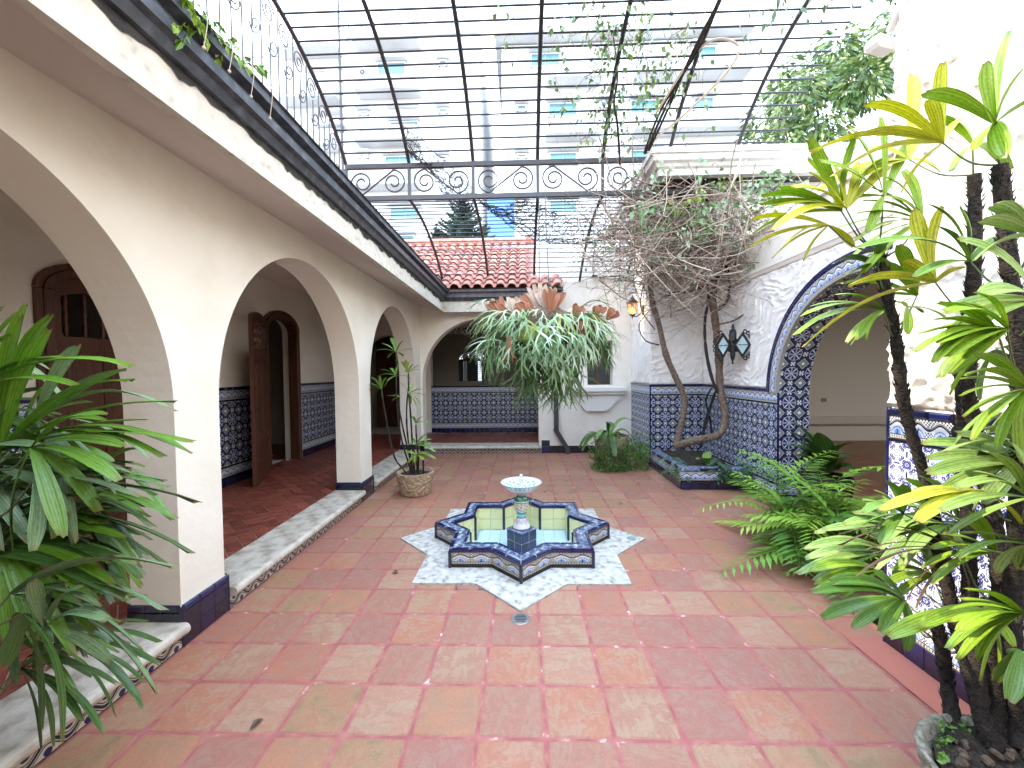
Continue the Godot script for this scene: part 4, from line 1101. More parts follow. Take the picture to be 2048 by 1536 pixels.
func build_arcade() -> void:
	var t := thing("arcade", "cream plaster arcade of round arches along the left side of the patio", "arcade")
	var g := Geo.new()
	# s runs along depth from -1
	var arcs := []
	for a in AR:
		arcs.append([a[0] + 1.0, a[1], a[2], a[3]])
	arch_wall(g, P(-2.0, 0, -1.0), Vector3(0, 0, -1), Vector3(1, 0, 0), 8.75, 3.0, 0.30, arcs, 0.0, 44)
	geo(t, "wall", g, M.plaster)
	# sloped soffit and fascia, mitred into the rear eave
	var pr := PackedVector2Array([Vector2(-0.57, 0.165), Vector2(-0.50, 0.15), Vector2(-0.12, 0.035), Vector2(-0.05, 0.0), Vector2(0.0, 0.0), Vector2(0.0, 0.24), Vector2(-0.57, 0.24)])
	g = Geo.new()
	var corner := [P(-1.45, 2.68, 7.38), Vector3(1, 0, 1)]
	var corner2 := P(-1.45, 0, 7.38)
	var path := [[P(-1.45, 2.68, -1.0), Vector3(1, 0, 0)], corner]
	var bot := PackedVector2Array([pr[3], pr[2], pr[1], pr[0]])
	bot.reverse()
	g.sweep(bot, path, false)
	geo(t, "soffit", g, M.mauve)
	g = Geo.new()
	g.sweep(PackedVector2Array([pr[3], pr[4], pr[5]]), path, false)
	geo(t, "fascia", g, M.fascia)
	g = Geo.new()
	var gut := PackedVector2Array(GUT)
	g.sweep(gut, [[P(-1.45, 3.075, -1.0), Vector3(1, 0, 0)], [P(-1.45, 3.075, 7.38), Vector3(1, 0, 1)]], false)
	geo(t, "gutter", g, M.gutter)
	# ragged tar smeared along the top of the fascia
	g = Geo.new()
	var nz := noise(1.6, 4, FastNoiseLite.TYPE_SIMPLEX_SMOOTH, 7)
	var d := -1.0
	while d < 7.3:
		var d2 := d + 0.03
		var ya := 2.86 - 0.05 * clampf(nz.get_noise_1d(d * 3.0) + 0.35, 0, 1) - 0.02 * absf(nz.get_noise_1d(d * 40.0))
		var yb := 2.86 - 0.05 * clampf(nz.get_noise_1d(d2 * 3.0) + 0.35, 0, 1) - 0.02 * absf(nz.get_noise_1d(d2 * 40.0))
		g.quad(P(-1.445, ya, d), P(-1.445, yb, d2), P(-1.445, 2.885, d2), P(-1.445, 2.885, d))
		d = d2
	geo(t, "tar_edge", g, M.tar)
	# low parapet lip and the roof behind it
	g = Geo.new()
	g.bx(P(-1.60, 3.12, 3.1), Vector3(0.2, 0.07, 8.3), 0.01)
	geo(t, "roof_lip", g, M.cornice)
	var rp := PackedVector3Array()
	for j in 3:
		var f := j / 2.0
		for i in 281:
			var dd := -4.0 + i * 0.05
			var cy := absf(sin(dd / 0.2 * PI)) * 0.06
			rp.append(P(lerpf(-1.6, -4.3, f), lerpf(3.12, 5.35, f) + cy, dd))
	g = Geo.new()
	g.grid(rp, 281, 3)
	g.quad(P(-4.3, 5.38, -4), P(-4.3, 5.38, 10), P(-7.0, 3.2, 10), P(-7.0, 3.2, -4))
	g.quad(P(-1.6, 3.19, -4), P(-1.6, 3.19, 10), P(-7.0, 3.19, 10), P(-7.0, 3.19, -4))
	geo(t, "roof", g, M.roof_tile[1])
	# ceiling of the walk
	g = Geo.new()
	g.bx(P(-3.05, 3.08, 4.2), Vector3(1.9, 0.16, 10.6))
	geo(t, "ceiling", g, M.plaster)
	# navy tiled feet of the piers
	var foot := put(t, "pier_skirting", box_mesh(P(-2.15, 0.1, 2.42), Vector3(0.02, 0.02, 0.02), M.grout_white))
	for pr2 in [[2.24, 2.58], [4.83, 5.185], [7.395, 7.75]]:
		var a: float = pr2[0]
		var b: float = pr2[1]
		var gb := Geo.new()
		gb.bx(P(-2.15, 0.12, (a + b) * 0.5), Vector3(0.315, 0.236, b - a + 0.02))
		geo(foot, "grout_bed", gb, M.grout_white)
		var rows := [[0.098, "skirting_tile", ["navy_dark", "navy_dark", "navy"], 0.115, 0.012, 0.002], [0.098, "skirting_tile", ["navy_dark", "navy", "navy_dark"], 0.115, 0.012, 0.002], [0.046, "bullnose_tile", ["navy", "cobalt"], 0.115, 0.016, 0.009]]
		panel(foot, P(-1.9925, 0, a - 0.005), Vector3(1, 0, 0), b - a + 0.01, rows)
		var side := [[0.062, "skirting_tile", "navy_dark", 0.115, 0.012, 0.002], [0.046, "bullnose_tile", ["navy", "cobalt"], 0.115, 0.016, 0.009]]
		side[0][0] = 0.064
		panel(foot, P(-2.305, 0.135, a - 0.0105), Vector3(0, 0, 1), 0.31, side)
		panel(foot, P(-1.995, 0.135, b + 0.0105), Vector3(0, 0, -1), 0.31, side)
		# quarter round corner beads
		for dd in [a - 0.008, b + 0.008]:
			var cb := Geo.new()
			cb.tube(PackedVector3Array([P(-1.99, 0.0, dd), P(-1.99, 0.232, dd)]), flat(0.014), 8)
			geo(foot, "corner_bead", cb, M.navy)

func box_mesh(c: Vector3, s: Vector3, m: Material, e := 0.0) -> ArrayMesh:
	var g := Geo.new()
	g.bx(c, s, e)
	return g.mesh(m)

func kerb(label: String, a: Vector3, b: Vector3, out: Vector3, back: float) -> void:
	var t := thing("kerb_step", label, "step", Vector3.ZERO, "stone kerb steps up to the arcade walk")
	var along := (b - a).normalized()
	var len := a.distance_to(b)
	# bull-nosed travertine slab
	var pr := PackedVector2Array([Vector2(-back, 0.149), Vector2(-back, 0.086), Vector2(0.025, 0.086)])
	for i in 7:
		var an := -PI / 2 + PI * i / 6.0
		pr.append(Vector2(0.025 + 0.028 * cos(an), 0.1175 + 0.0315 * sin(an)))
	var g := Geo.new()
	var stations := []
	var n := maxi(2, int(len / 0.1))
	var nz := noise(3.0, 3, FastNoiseLite.TYPE_SIMPLEX_SMOOTH, 77)
	for i in n + 1:
		stations.append([a + along * (len * i / n) + out * (nz.get_noise_1d(i * 0.6) * 0.004), out])
	if along.cross(Vector3.UP).dot(out) > 0:
		stations.reverse()
	g.sweep(pr, stations, true)
	geo(t, "slab", g, M.travertine)
	g = Geo.new()
	var bs := Basis(Vector3.UP.cross(out), Vector3.UP, out)
	g.box(Transform3D(bs, (a + b) * 0.5 - out * (back * 0.5) + Vector3.UP * 0.042), Vector3(len, 0.084, back - 0.02))
	geo(t, "core", g, M.grout_dark)
	var o := a if Vector3.UP.cross(out).dot(along) > 0 else b
	panel(t, o - out * 0.012, out, len, [[0.085, "riser_tile", "riser", 0.15, 0.012, 0.001]], 0.002)

func build_kerbs() -> void:
	var out := Vector3(1, 0, 0)
	kerb("travertine kerb with patterned riser under the nearest left arch", P(-1.985, 0, -0.4), P(-1.985, 0, 2.222), out, 0.33)
	kerb("travertine kerb with patterned riser under the middle left arch", P(-1.985, 0, 2.602), P(-1.985, 0, 4.81), out, 0.33)
	kerb("travertine kerb with patterned riser behind the potted palm", P(-1.985, 0, 5.205), P(-1.985, 0, 7.375), out, 0.33)
	kerb("travertine kerb with patterned riser under the rear arch", P(-1.93, 0, 7.735), P(0.325, 0, 7.735), Vector3(0, 0, 1), 0.33)

func dado(parent: Node, origin: Vector3, n: Vector3, width: float, rows: Array, phase := 0) -> void:
	var h := 0.0
	for r in rows:
		h += r[0]
	var u := Vector3.UP.cross(n).normalized()
	var g := Geo.new()
	g.box(Transform3D(Basis(u, Vector3.UP, n), origin + u * (width * 0.5) + Vector3.UP * (h * 0.5 - 0.002) - n * 0.01), Vector3(width, h - 0.004, 0.032))
	var part := geo(parent, "tile_dado", g, M.grout_white)
	panel(part, origin + n * 0.004, n, width, rows, 0.0018, phase)

func build_corridor() -> void:
	var t := thing("corridor_wall", "beige wall with blue tile dado at the back of the arcade walk", "wall")
	var g := Geo.new()
	# segmental door heads: [centre, half, spring, rise], depth runs from -1
	var doors := [[3.62, 0.52, 2.18, 0.24], [6.27, 0.44, 2.16, 0.26]]
	var arcs := []
	for a in doors:
		arcs.append([a[0] + 1.0, a[1], a[2], a[3]])
	arch_wall(g, P(-3.83, 0.10, -1.0), Vector3(0, 0, -1), Vector3(1, 0, 0), 10.6, 2.92, 0.24, arcs, 0.0, 16)
	geo(t, "wall", g, M.plaster)
	var n := Vector3(1, 0, 0)
	var rows := dado_rows(7, 0.118)
	dado(t, P(-3.828, 0.14, 4.20), n, 1.54, rows)
	dado(t, P(-3.828, 0.14, 6.80), n, 2.62, rows)
	dado(t, P(-3.828, 0.14, 0.65), n, 2.38, dado_rows(7, 0.118))
	# wall at the far end of the walk, with a dark arched doorway
	var e := thing("end_wall", "beige wall with dark arched doorway at the far end of the walk", "wall")
	g = Geo.new()
	arch_wall(g, P(-3.83, 0.12, 9.5), Vector3(1, 0, 0), Vector3(0, 0, 1), 1.62, 2.85, 0.25, [[0.62, 0.56, 1.9, 0.45]], 0.0, 24)
	geo(e, "wall", g, M.plaster)
	g = Geo.new()
	g.bx(P(-3.2, 1.35, 10.6), Vector3(1.4, 2.6, 0.05))
	geo(e, "door", g, M.dark_wood)
	# dark rooms behind the doors
	var room := thing("side_room", "dark room behind the open wooden door", "room")
	g = Geo.new()
	g.bx(P(-5.9, 1.5, 5.2), Vector3(0.1, 3.2, 6.0))
	g.bx(P(-4.95, 1.5, 8.2), Vector3(1.9, 3.2, 0.1))
	g.bx(P(-4.95, 1.5, 2.2), Vector3(1.9, 3.2, 0.1))
	g.bx(P(-4.95, 3.12, 5.2), Vector3(1.9, 0.1, 6.0))
	geo(room, "walls", g, M.room)
	g = Geo.new()
	g.bx(P(-4.98, 0.09, 5.2), Vector3(1.8, 0.08, 6.0))
	geo(room, "floor", g, M.brick0)
	for i in 4:
		for j in 4:
			if (i + j) % 2 == 0:
				g = Geo.new()
				g.bx(P(-4.25 - i * 0.4, 0.135, 5.6 + j * 0.4), Vector3(0.39, 0.01, 0.39), 0.002)
				geo(room, "floor_tile", g, M.cornice)
	build_doors()

func door_leaf(t: Node3D, part: String, w: float, hs: float, rise: float, x: Transform3D, both_round: bool, arcw: float) -> void:
	# board in local x 0..w, y 0..top, z thickness; the head is cut to an arch of the whole opening
	var head := func(px: float) -> float:
		var q := clampf(px / arcw, 0.0, 1.0)
		return hs + rise * sqrt(maxf(0.0, 1.0 - pow(2.0 * q - 1.0, 2.0)))
	var th := 0.045
	var g := Geo.new()
	var stiles := [[0.0, 0.10], [w - 0.10, w]]
	var rails := [[0.0, 0.22], [0.52, 0.62], [1.62, 1.76]]
	var slab := func(xa: float, xb: float, ya: Callable, yb: Callable, za: float, zb: float) -> void:
		var n := 8
		for i in n:
			var p := lerpf(xa, xb, float(i) / n)
			var q := lerpf(xa, xb, float(i + 1) / n)
			var a0: float = ya.call(p)
			var a1: float = ya.call(q)
			var b0: float = yb.call(p)
			var b1: float = yb.call(q)
			g.quad(x * Vector3(p, a0, zb), x * Vector3(q, a1, zb), x * Vector3(q, b1, zb), x * Vector3(p, b0, zb))
			g.quad(x * Vector3(q, a1, za), x * Vector3(p, a0, za), x * Vector3(p, b0, za), x * Vector3(q, b1, za))
			g.quad(x * Vector3(p, b0, zb), x * Vector3(q, b1, zb), x * Vector3(q, b1, za), x * Vector3(p, b0, za))
			g.quad(x * Vector3(p, a0, za), x * Vector3(q, a1, za), x * Vector3(q, a1, zb), x * Vector3(p, a0, zb))
		for e in 2:
			var p := xa if e == 0 else xb
			var lo: float = ya.call(p)
			var hi: float = yb.call(p)
			var c := [x * Vector3(p, lo, za), x * Vector3(p, lo, zb), x * Vector3(p, hi, zb), x * Vector3(p, hi, za)]
			if e == 0:
				g.quad(c[0], c[1], c[2], c[3])
			else:
				g.quad(c[3], c[2], c[1], c[0])
	var zero := func(_p: float) -> float: return 0.0
	for s in stiles:
		slab.call(s[0], s[1], zero, head, -th / 2, th / 2)
	for r in rails:
		slab.call(0.10, w - 0.10, func(_p): return r[0], func(_p): return r[1], -th / 2, th / 2)
	slab.call(0.10, w - 0.10, func(p): return head.call(p) - 0.13, head, -th / 2, th / 2)
	var leaf := geo(t, part, g, M.dark_wood)
	# raised panels
	var mid := w * 0.5
	var pan := [[0.10, w - 0.10, 0.22, 0.52], [0.10, mid - 0.02, 0.62, 1.62], [mid + 0.02, w - 0.10, 0.62, 1.62]]
	for p in pan:
		g = Geo.new()
		var c := x * Vector3((p[0] + p[1]) * 0.5, (p[2] + p[3]) * 0.5, 0)
		g.box(Transform3D(x.basis, c), Vector3(p[1] - p[0], p[3] - p[2], 0.016))
		g.box(Transform3D(x.basis, c), Vector3(p[1] - p[0] - 0.06, p[3] - p[2] - 0.06, 0.03), 0.006)
		g.box(Transform3D(x.basis, c), Vector3(p[1] - p[0] - 0.12, p[3] - p[2] - 0.12, 0.046), 0.012)
		geo(leaf, "panel", g, M.dark_wood)
	g = Geo.new()
	g.box(Transform3D(x.basis, x * Vector3(mid, 1.12, 0)), Vector3(0.045, 1.0, th))
	geo(leaf, "mullion", g, M.dark_wood)
	# turned balusters in the vent under the arch
	var nb := 5
	for i in nb:
		g = Geo.new()
		var px := lerpf(0.15, w - 0.15, float(i) / (nb - 1))
		var hh: float = head.call(px) - 0.13 - 1.76
		var prof := PackedVector2Array()
		for k in 13:
			var f := k / 12.0
			prof.append(Vector2(0.008 + 0.010 * absf(sin(f * PI * 3.0)), f * hh))
		var lt := Geo.new()
		lt.lathe(prof, 8)
		put(leaf, "baluster", lt.mesh(M.dark_wood), x * Transform3D(Basis.IDENTITY, Vector3(px, 1.76, 0)))

func build_front() -> void:
	# the house front behind the camera
	var t := thing("front_wing", "cream house front with an arch behind the viewer", "building")
	var g := Geo.new()
	arch_wall(g, P(-4.0, 0, -1.35), Vector3(1, 0, 0), Vector3(0, 0, -1), 7.4, 3.3, 0.3, [[2.4, 1.1, 1.4, 1.1], [5.2, 1.1, 1.4, 1.1]], 0.0, 30)
	g.bx(P(-0.3, 1.6, -4.0), Vector3(7.4, 3.4, 0.2))
	g.bx(P(-0.3, 3.25, -2.6), Vector3(7.6, 0.16, 3.2))
	g.bx(P(-4.0, 1.6, -2.6), Vector3(0.2, 3.2, 2.9))
	g.bx(P(3.4, 1.6, -2.6), Vector3(0.2, 3.2, 2.9))
	geo(t, "wall", g, M.plaster)
	g = Geo.new()
	g.bx(P(-0.3, 0.06, -2.7), Vector3(7.2, 0.12, 2.7))
	geo(t, "floor", g, M.brick2)

func build_doors() -> void:
	var face := Basis(Vector3(0, 0, 1), Vector3.UP, Vector3(1, 0, 0))
	face = Basis(Vector3(0, 0, -1), Vector3.UP, Vector3(-1, 0, 0))
	for k in 2:
		var t := thing("wooden_door", "closed carved wooden door behind the nearest left arch" if k == 0 else "open carved wooden door seen through the middle left arch", "door", Vector3.ZERO, "carved wooden doors on the arcade walk")
		var c: float = 3.62 if k == 0 else 6.27
		var hw: float = 0.52 if k == 0 else 0.44
		var hs: float = 2.28 if k == 0 else 2.26
		var rise: float = 0.24 if k == 0 else 0.26
		# frame round the opening
		var g := Geo.new()
		for s in [-1.0, 1.0]:
			g.bx(P(-3.86, (0.14 + hs) * 0.5, c + s * (hw - 0.035)), Vector3(0.16, hs - 0.14, 0.07), 0.008)
			g.bx(P(-3.815, (0.14 + hs) * 0.5, c + s * (hw + 0.02)), Vector3(0.035, hs - 0.14, 0.06), 0.008)
		var n := 16
		for i in n:
			var a0 := PI * i / n
			var a1 := PI * (i + 1) / n
			for rr in [[hw - 0.07, hw, -3.94, -3.78], [hw - 0.01, hw + 0.05, -3.84, -3.797]]:
				var pts := []
				for q in [[a0, rr[0]], [a1, rr[0]], [a1, rr[1]], [a0, rr[1]]]:
					var f: float = q[1] / hw
					pts.append(Vector2(c - hw * f * cos(q[0]), hs + (rise + (q[1] - hw)) * sin(q[0])))
				var xb: float = rr[3]
				var xa: float = rr[2]
				g.quad(P(xb, pts[1].y, pts[1].x), P(xb, pts[0].y, pts[0].x), P(xb, pts[3].y, pts[3].x), P(xb, pts[2].y, pts[2].x))
				g.quad(P(xb, pts[0].y, pts[0].x), P(xb, pts[1].y, pts[1].x), P(xa, pts[1].y, pts[1].x), P(xa, pts[0].y, pts[0].x))
				g.quad(P(xb, pts[3].y, pts[3].x), P(xa, pts[3].y, pts[3].x), P(xa, pts[2].y, pts[2].x), P(xb, pts[2].y, pts[2].x))
		geo(t, "frame", g, M.dark_wood)
		var w := hw * 2 - 0.14
		if k == 0:
			door_leaf(t, "leaf", w, hs - 0.14 - 0.02, rise - 0.07, Transform3D(face, P(-3.88, 0.15, c - w / 2)), true, w)
		else:
			# hinged on the near jamb, swung out into the walk towards the camera
			var dir := Vector3(0.40, 0, 0.916).normalized()
			var bs := Basis(dir, Vector3.UP, dir.cross(Vector3.UP))
			w = 0.98
			door_leaf(t, "leaf", w, 2.13, 0.12, Transform3D(bs, P(-3.80, 0.155, c - hw + 0.02)), true, w)
			for s in [-1.0, 1.0]:
				g = Geo.new()
				var h0 := P(-3.80, 0.155, c - hw + 0.02) + dir * (w - 0.05) + Vector3.UP * 0.98
				var nn = dir.cross(Vector3.UP) * s
				g.tube(PackedVector3Array([h0 + nn * 0.02, h0 + nn * 0.07, h0 + nn * 0.075 - dir * 0.11]), flat(0.009), 8)
				geo(t, "handle", g, M.black_iron)

func build_rear() -> void:
	var t := thing("rear_wing", "cream rear wing with one wide arch and a red clay tile roof", "building")
	var g := Geo.new()
	arch_wall(g, P(-2.3, 0, 7.75), Vector3(1, 0, 0), Vector3(0, 0, 1), 2.58, 2.96, 0.26, [[1.495, 1.155, 1.41, 1.19]], 0.0, 44)
	geo(t, "arch_wall", g, M.plaster)
	# wall to the right of the arch, taller, with a small window
	g = Geo.new()
	var X := [0.28, 1.22, 1.70, 2.06]
	var Y := [0.0, 1.30, 2.15, 3.90]
	for i in 3:
		for j in 3:
			if i == 1 and j == 1:
				continue
			for k in 2:
				var dd := 7.752 if k == 0 else 8.0
				var q := [P(X[i], Y[j], dd), P(X[i + 1], Y[j], dd), P(X[i + 1], Y[j + 1], dd), P(X[i], Y[j + 1], dd)]
				if k == 0:
					g.quad(q[0], q[1], q[2], q[3])
				else:
					g.quad(q[3], q[2], q[1], q[0])
	g.quad(P(1.22, 1.30, 7.752), P(1.70, 1.30, 7.752), P(1.70, 1.30, 8.0), P(1.22, 1.30, 8.0))
	g.quad(P(1.22, 2.15, 8.0), P(1.70, 2.15, 8.0), P(1.70, 2.15, 7.752), P(1.22, 2.15, 7.752))
	g.quad(P(1.22, 1.30, 8.0), P(1.22, 2.15, 8.0), P(1.22, 2.15, 7.752), P(1.22, 1.30, 7.752))
	g.quad(P(1.70, 1.30, 7.752), P(1.70, 2.15, 7.752), P(1.70, 2.15, 8.0), P(1.70, 1.30, 8.0))
	g.quad(P(0.28, 0, 8.0), P(0.28, 0, 7.752), P(0.28, 3.9, 7.752), P(0.28, 3.9, 8.0))
	g.quad(P(0.28, 3.9, 7.752), P(2.06, 3.9, 7.752), P(2.06, 3.9, 8.0), P(0.28, 3.9, 8.0))
	geo(t, "side_wall", g, M.cream)
	g = Geo.new()
	g.bx(P(1.46, 1.72, 8.03), Vector3(0.6, 1.0, 0.03))
	var win := geo(t, "window", g, M.dark_wood)
	g = Geo.new()
	for s in [-0.12, 0.12]:
		g.bx(P(1.46 + s, 1.72, 8.008), Vector3(0.19, 0.76, 0.01))
	geo(win, "pane", g, M.glass_dark)
	# sill shelf on a curved bracket
	g = Geo.new()
	g.bx(P(1.41, 1.225, 7.66), Vector3(1.05, 0.085, 0.20), 0.008)
	g.bx(P(1.41, 1.155, 7.68), Vector3(0.99, 0.05, 0.155), 0.006)
	geo(t, "sill", g, M.white_paint)
	var poly := PackedVector2Array()
	for i in 9:
		var f := i / 8.0
		poly.append(Vector2(0.93 + 0.25 * sqrt(f) * (0.4 + 0.6 * f) , 1.13 - 0.32 * f))
	for i in 9:
		var f := 1.0 - i / 8.0
		poly.append(Vector2(1.89 - 0.32 * sqrt(f) * (0.4 + 0.6 * f), 1.13 - 0.32 * f))
	g = Geo.new()
	var tr := Geometry2D.triangulate_polygon(poly)
	for i in range(0, tr.size(), 3):
		var q := [poly[tr[i]], poly[tr[i + 1]], poly[tr[i + 2]]]
		g.tri(P(q[0].x, q[0].y, 7.67), P(q[1].x, q[1].y, 7.67), P(q[2].x, q[2].y, 7.67))
	for i in poly.size():
		var a := poly[i]
		var b := poly[(i + 1) % poly.size()]
		g.quad(P(a.x, a.y, 7.67), P(b.x, b.y, 7.67), P(b.x, b.y, 7.752), P(a.x, a.y, 7.752))
	geo(t, "bracket", g, M.white_paint)
	# dark painted skirting and the tall corner tiles beside the arch
	var sk := geo(t, "skirting", bgeo(P(1.27, 0.07, 7.745), Vector3(1.56, 0.14, 0.02), 0.004), M.navy_dark)
	panel(sk, P(0.33, 0, 7.745), Vector3(0, 0, 1), 0.16, [[0.125, "skirting_tile", "cobalt", 0.14, 0.016, 0.004], [0.125, "skirting_tile", "navy_dark", 0.14, 0.016, 0.008]])
	panel(sk, P(-2.0, 0.0, 7.745), Vector3(0, 0, 1), 0.06, [[0.25, "skirting_tile", "navy_dark", 0.06, 0.01, 0.002]])
	# eave
	g = Geo.new()
	var path := [[P(-1.45, 2.68, 7.38), Vector3(1, 0, 1)], [P(0.66, 2.68, 7.38), Vector3(0, 0, 1)]]
	g.sweep(PackedVector2Array([Vector2(-0.40, 0.165), Vector2(-0.34, 0.15), Vector2(-0.12, 0.035), Vector2(-0.05, 0.0)]), path, false)
	geo(t, "soffit", g, M.mauve)
	g = Geo.new()
	g.sweep(PackedVector2Array([Vector2(-0.05, 0.0), Vector2(0.0, 0.0), Vector2(0.0, 0.24)]), path, false)
	g.quad(P(0.66, 2.68, 7.38), P(0.66, 2.68, 7.75), P(0.66, 3.2, 7.75), P(0.66, 3.2, 7.38))
	geo(t, "fascia", g, M.fascia)
	g = Geo.new()
	g.sweep(PackedVector2Array(GUT), [[P(-1.45, 3.075, 7.38), Vector3(1, 0, 1)], [P(0.72, 3.075, 7.38), Vector3(0, 0, 1)]], false)
	g.quad(P(0.72, 2.87, 7.27), P(0.72, 2.87, 7.40), P(0.72, 3.08, 7.40), P(0.72, 3.08, 7.27))
	geo(t, "gutter", g, M.gutter)
	# clay roof
	var sl := 0.62
	g = Geo.new()
	g.quad(P(-3.4, 3.01, 7.3), P(0.27, 3.01, 7.3), P(0.27, 3.01 + sl * 2.5, 9.8), P(-3.4, 3.01 + sl * 2.5, 9.8))
	g.quad(P(0.27, 3.01, 7.3), P(0.70, 3.01, 7.3), P(0.70, 3.01 + sl * 0.44, 7.74), P(0.27, 3.01 + sl * 0.44, 7.74))
	g.quad(P(0.27, 3.01 + sl * 2.5, 9.8), P(0.27, 3.0, 12.0), P(-3.4, 3.0, 12.0), P(-3.4, 3.01 + sl * 2.5, 9.8))
	var roof := geo(t, "roof", g, M.roof_tile[0])
	var pitch := 0.205
	var rowl := 0.265
	var tm := []
	for k in 4:
		var p := PackedVector3Array()
		for j in 2:
			for i in 17:
				var f := i / 16.0
				var xx := (f - 0.5) * pitch * 1.04
				var cr := (f - 0.5) / 0.36
				var yy := 0.062 * sqrt(1.0 - cr * cr) if absf(cr) < 1.0 else -0.012 * (1.0 - pow((absf(f - 0.5) - 0.43) / 0.07, 2.0))
				p.append(Vector3(xx * (1.0 - 0.06 * j), yy + (0.034 if j == 0 else 0.0), -j * rowl * 1.12))
		g = Geo.new()
		g.grid(p, 17, 2)
		for i in 16:
			var a := p[i]
			var b := p[i + 1]
			g.quad(a - Vector3(0, 0.014, 0), b - Vector3(0, 0.014, 0), b, a)
		tm.append(g.mesh(M.roof_tile[k]))
	var tilt := Basis(Vector3.RIGHT, atan(sl))
	var dv := Vector3(0, sl, -1).normalized()
	var up := Vector3(0, 1, sl).normalized()
	for j in 11:
		for i in 21:
			var x := 0.62 - i * pitch
			if j > 1 and x > 0.2:
				continue
			if x < -1.55 - j * 0.14:
				continue
			var o := P(x, 3.02, 7.26) + dv * (j * rowl) + up * (0.055 + rf(-0.003, 0.003))
			put(roof, "roof_tile", tm[rng.randi() % 4], Transform3D(tilt.rotated(Vector3.UP, rf(-0.015, 0.015)), o))
	g = Geo.new()
	g.tube(PackedVector3Array([P(-3.2, 3.02 + sl * 2.5 + 0.12, 9.72), P(0.27, 3.02 + sl * 2.5 + 0.12, 9.72)]), flat(0.09), 10)
	geo(roof, "ridge_cap", g, M.roof_tile[2])
	# tiled half wall at the back of the rear walk, dark room above it
	var h := thing("half_wall", "low wall of blue and white tiles under the rear arch", "wall")
	g = Geo.new()
	g.bx(P(-0.75, 0.66, 9.6), Vector3(3.1, 1.16, 0.16))
	geo(h, "core", g, M.plaster)
	dado(h, P(-2.2, 0.14, 9.5), Vector3(0, 0, 1), 2.85, dado_rows(6, 0.1145, 0.115).slice(0, -1) + [[0.03, "cap_tile", "navy_dark", 0.23, 0.03, 0.01]])
	var d := thing("dark_room", "dark room with an arched window seen over the tiled half wall", "room")
	g = Geo.new()
	g.bx(P(-0.75, 2.75, 9.6), Vector3(3.1, 0.5, 0.14))
	g.bx(P(0.62, 1.5, 8.9), Vector3(0.1, 3.0, 1.7))
	g.bx(P(-4.15, 1.5, 11.0), Vector3(0.1, 3.0, 5.0))
	g.bx(P(-3.2, 2.98, 11.2), Vector3(2.2, 0.1, 3.6))
	g.bx(P(-3.2, 0.1, 11.2), Vector3(2.2, 0.1, 3.6))
	g.bx(P(-3.2, 1.5, 12.46), Vector3(2.1, 3.0, 0.1))
	g.bx(P(0.9, 1.5, 11.0), Vector3(0.1, 3.0, 2.9))
	g.bx(P(-0.7, 2.99, 10.25), Vector3(3.4, 0.1, 4.5))
	g.bx(P(-0.7, 0.1, 11.0), Vector3(3.4, 0.1, 2.8))
	geo(d, "walls", g, M.room)
	panel(d, P(-2.15, 2.50, 9.525), Vector3(0, 0, 1), 2.8, [[0.13, "frieze_tile", "riser", 0.28, 0.008, 0.001]])
	# far wall of that room with an arched, barred window to daylight
	g = Geo.new()
	arch_wall(g, P(-2.2, 0.1, 12.4), Vector3(1, 0, 0), Vector3(0, 0, 1), 3.1, 2.9, 0.12, [[0.62, 0.42, 1.85, 0.25]], 0.0, 16)
	g.bx(P(-1.58, 0.7, 12.4), Vector3(0.84, 1.2, 0.1))
	geo(d, "far_wall", g, M.room)
	g = Geo.new()
	g.bx(P(-1.58, 1.95, 12.42), Vector3(0.84, 0.05, 0.05))
	for e in [[-1.94, 0.16], [-1.58, 0.34], [-1.22, 0.16]]:
		g.bx(P(e[0], 1.62, 12.42), Vector3(e[1], 0.66, 0.03))
	for i in 12:
		for s in [-1.78, -1.38]:
			g.bx(P(s, 1.32 + i * 0.055, 12.42), Vector3(0.14, 0.018, 0.02))
	for i in 15:
		var a := PI * i / 14.0
		g.box(Transform3D(Basis(Vector3(0, 0, 1), a), P(-1.58, 1.97, 12.42) + Vector3(cos(a) * 0.2, sin(a) * 0.13, 0)), Vector3(0.36, 0.022, 0.02))
	for r in [0.16, 0.27]:
		var ring := PackedVector3Array()
		for i in 17:
			ring.append(P(-1.58 + cos(PI * i / 16.0) * r * 1.3, 1.97 + sin(PI * i / 16.0) * r * 0.75, 12.42))
		g.tube(ring, flat(0.016), 5)
	geo(d, "window_bars", g, M.black_iron)
	# square downspout
	var ds := thing("downspout", "dark square metal downspout beside the rear arch", "pipe")
	g = Geo.new()
	var pth := [P(0.612, 2.9, 7.69), P(0.612, 0.44, 7.69), P(0.82, 0.10, 7.67), P(0.82, 0.0, 7.66)]
	for i in 3:
		var a: Vector3 = pth[i]
		var b: Vector3 = pth[i + 1]
		var dir := (b - a).normalized()
		var sx := dir.cross(Vector3(0, 0, 1)).normalized()
		g.box(Transform3D(Basis(sx, dir, sx.cross(dir)), (a + b) * 0.5), Vector3(0.085, a.distance_to(b) + 0.03, 0.07), 0.006)
	geo(ds, "pipe", g, M.iron_grey)
	g = Geo.new()
	for y in [0.46, 1.3]:
		g.bx(P(0.612, y, 7.695), Vector3(0.1, 0.025, 0.08), 0.004)
	geo(ds, "bracket", g, M.iron_grey)

func bgeo(c: Vector3, s: Vector3, e := 0.0) -> Geo:
	var g := Geo.new()
	g.bx(c, s, e)
	return g

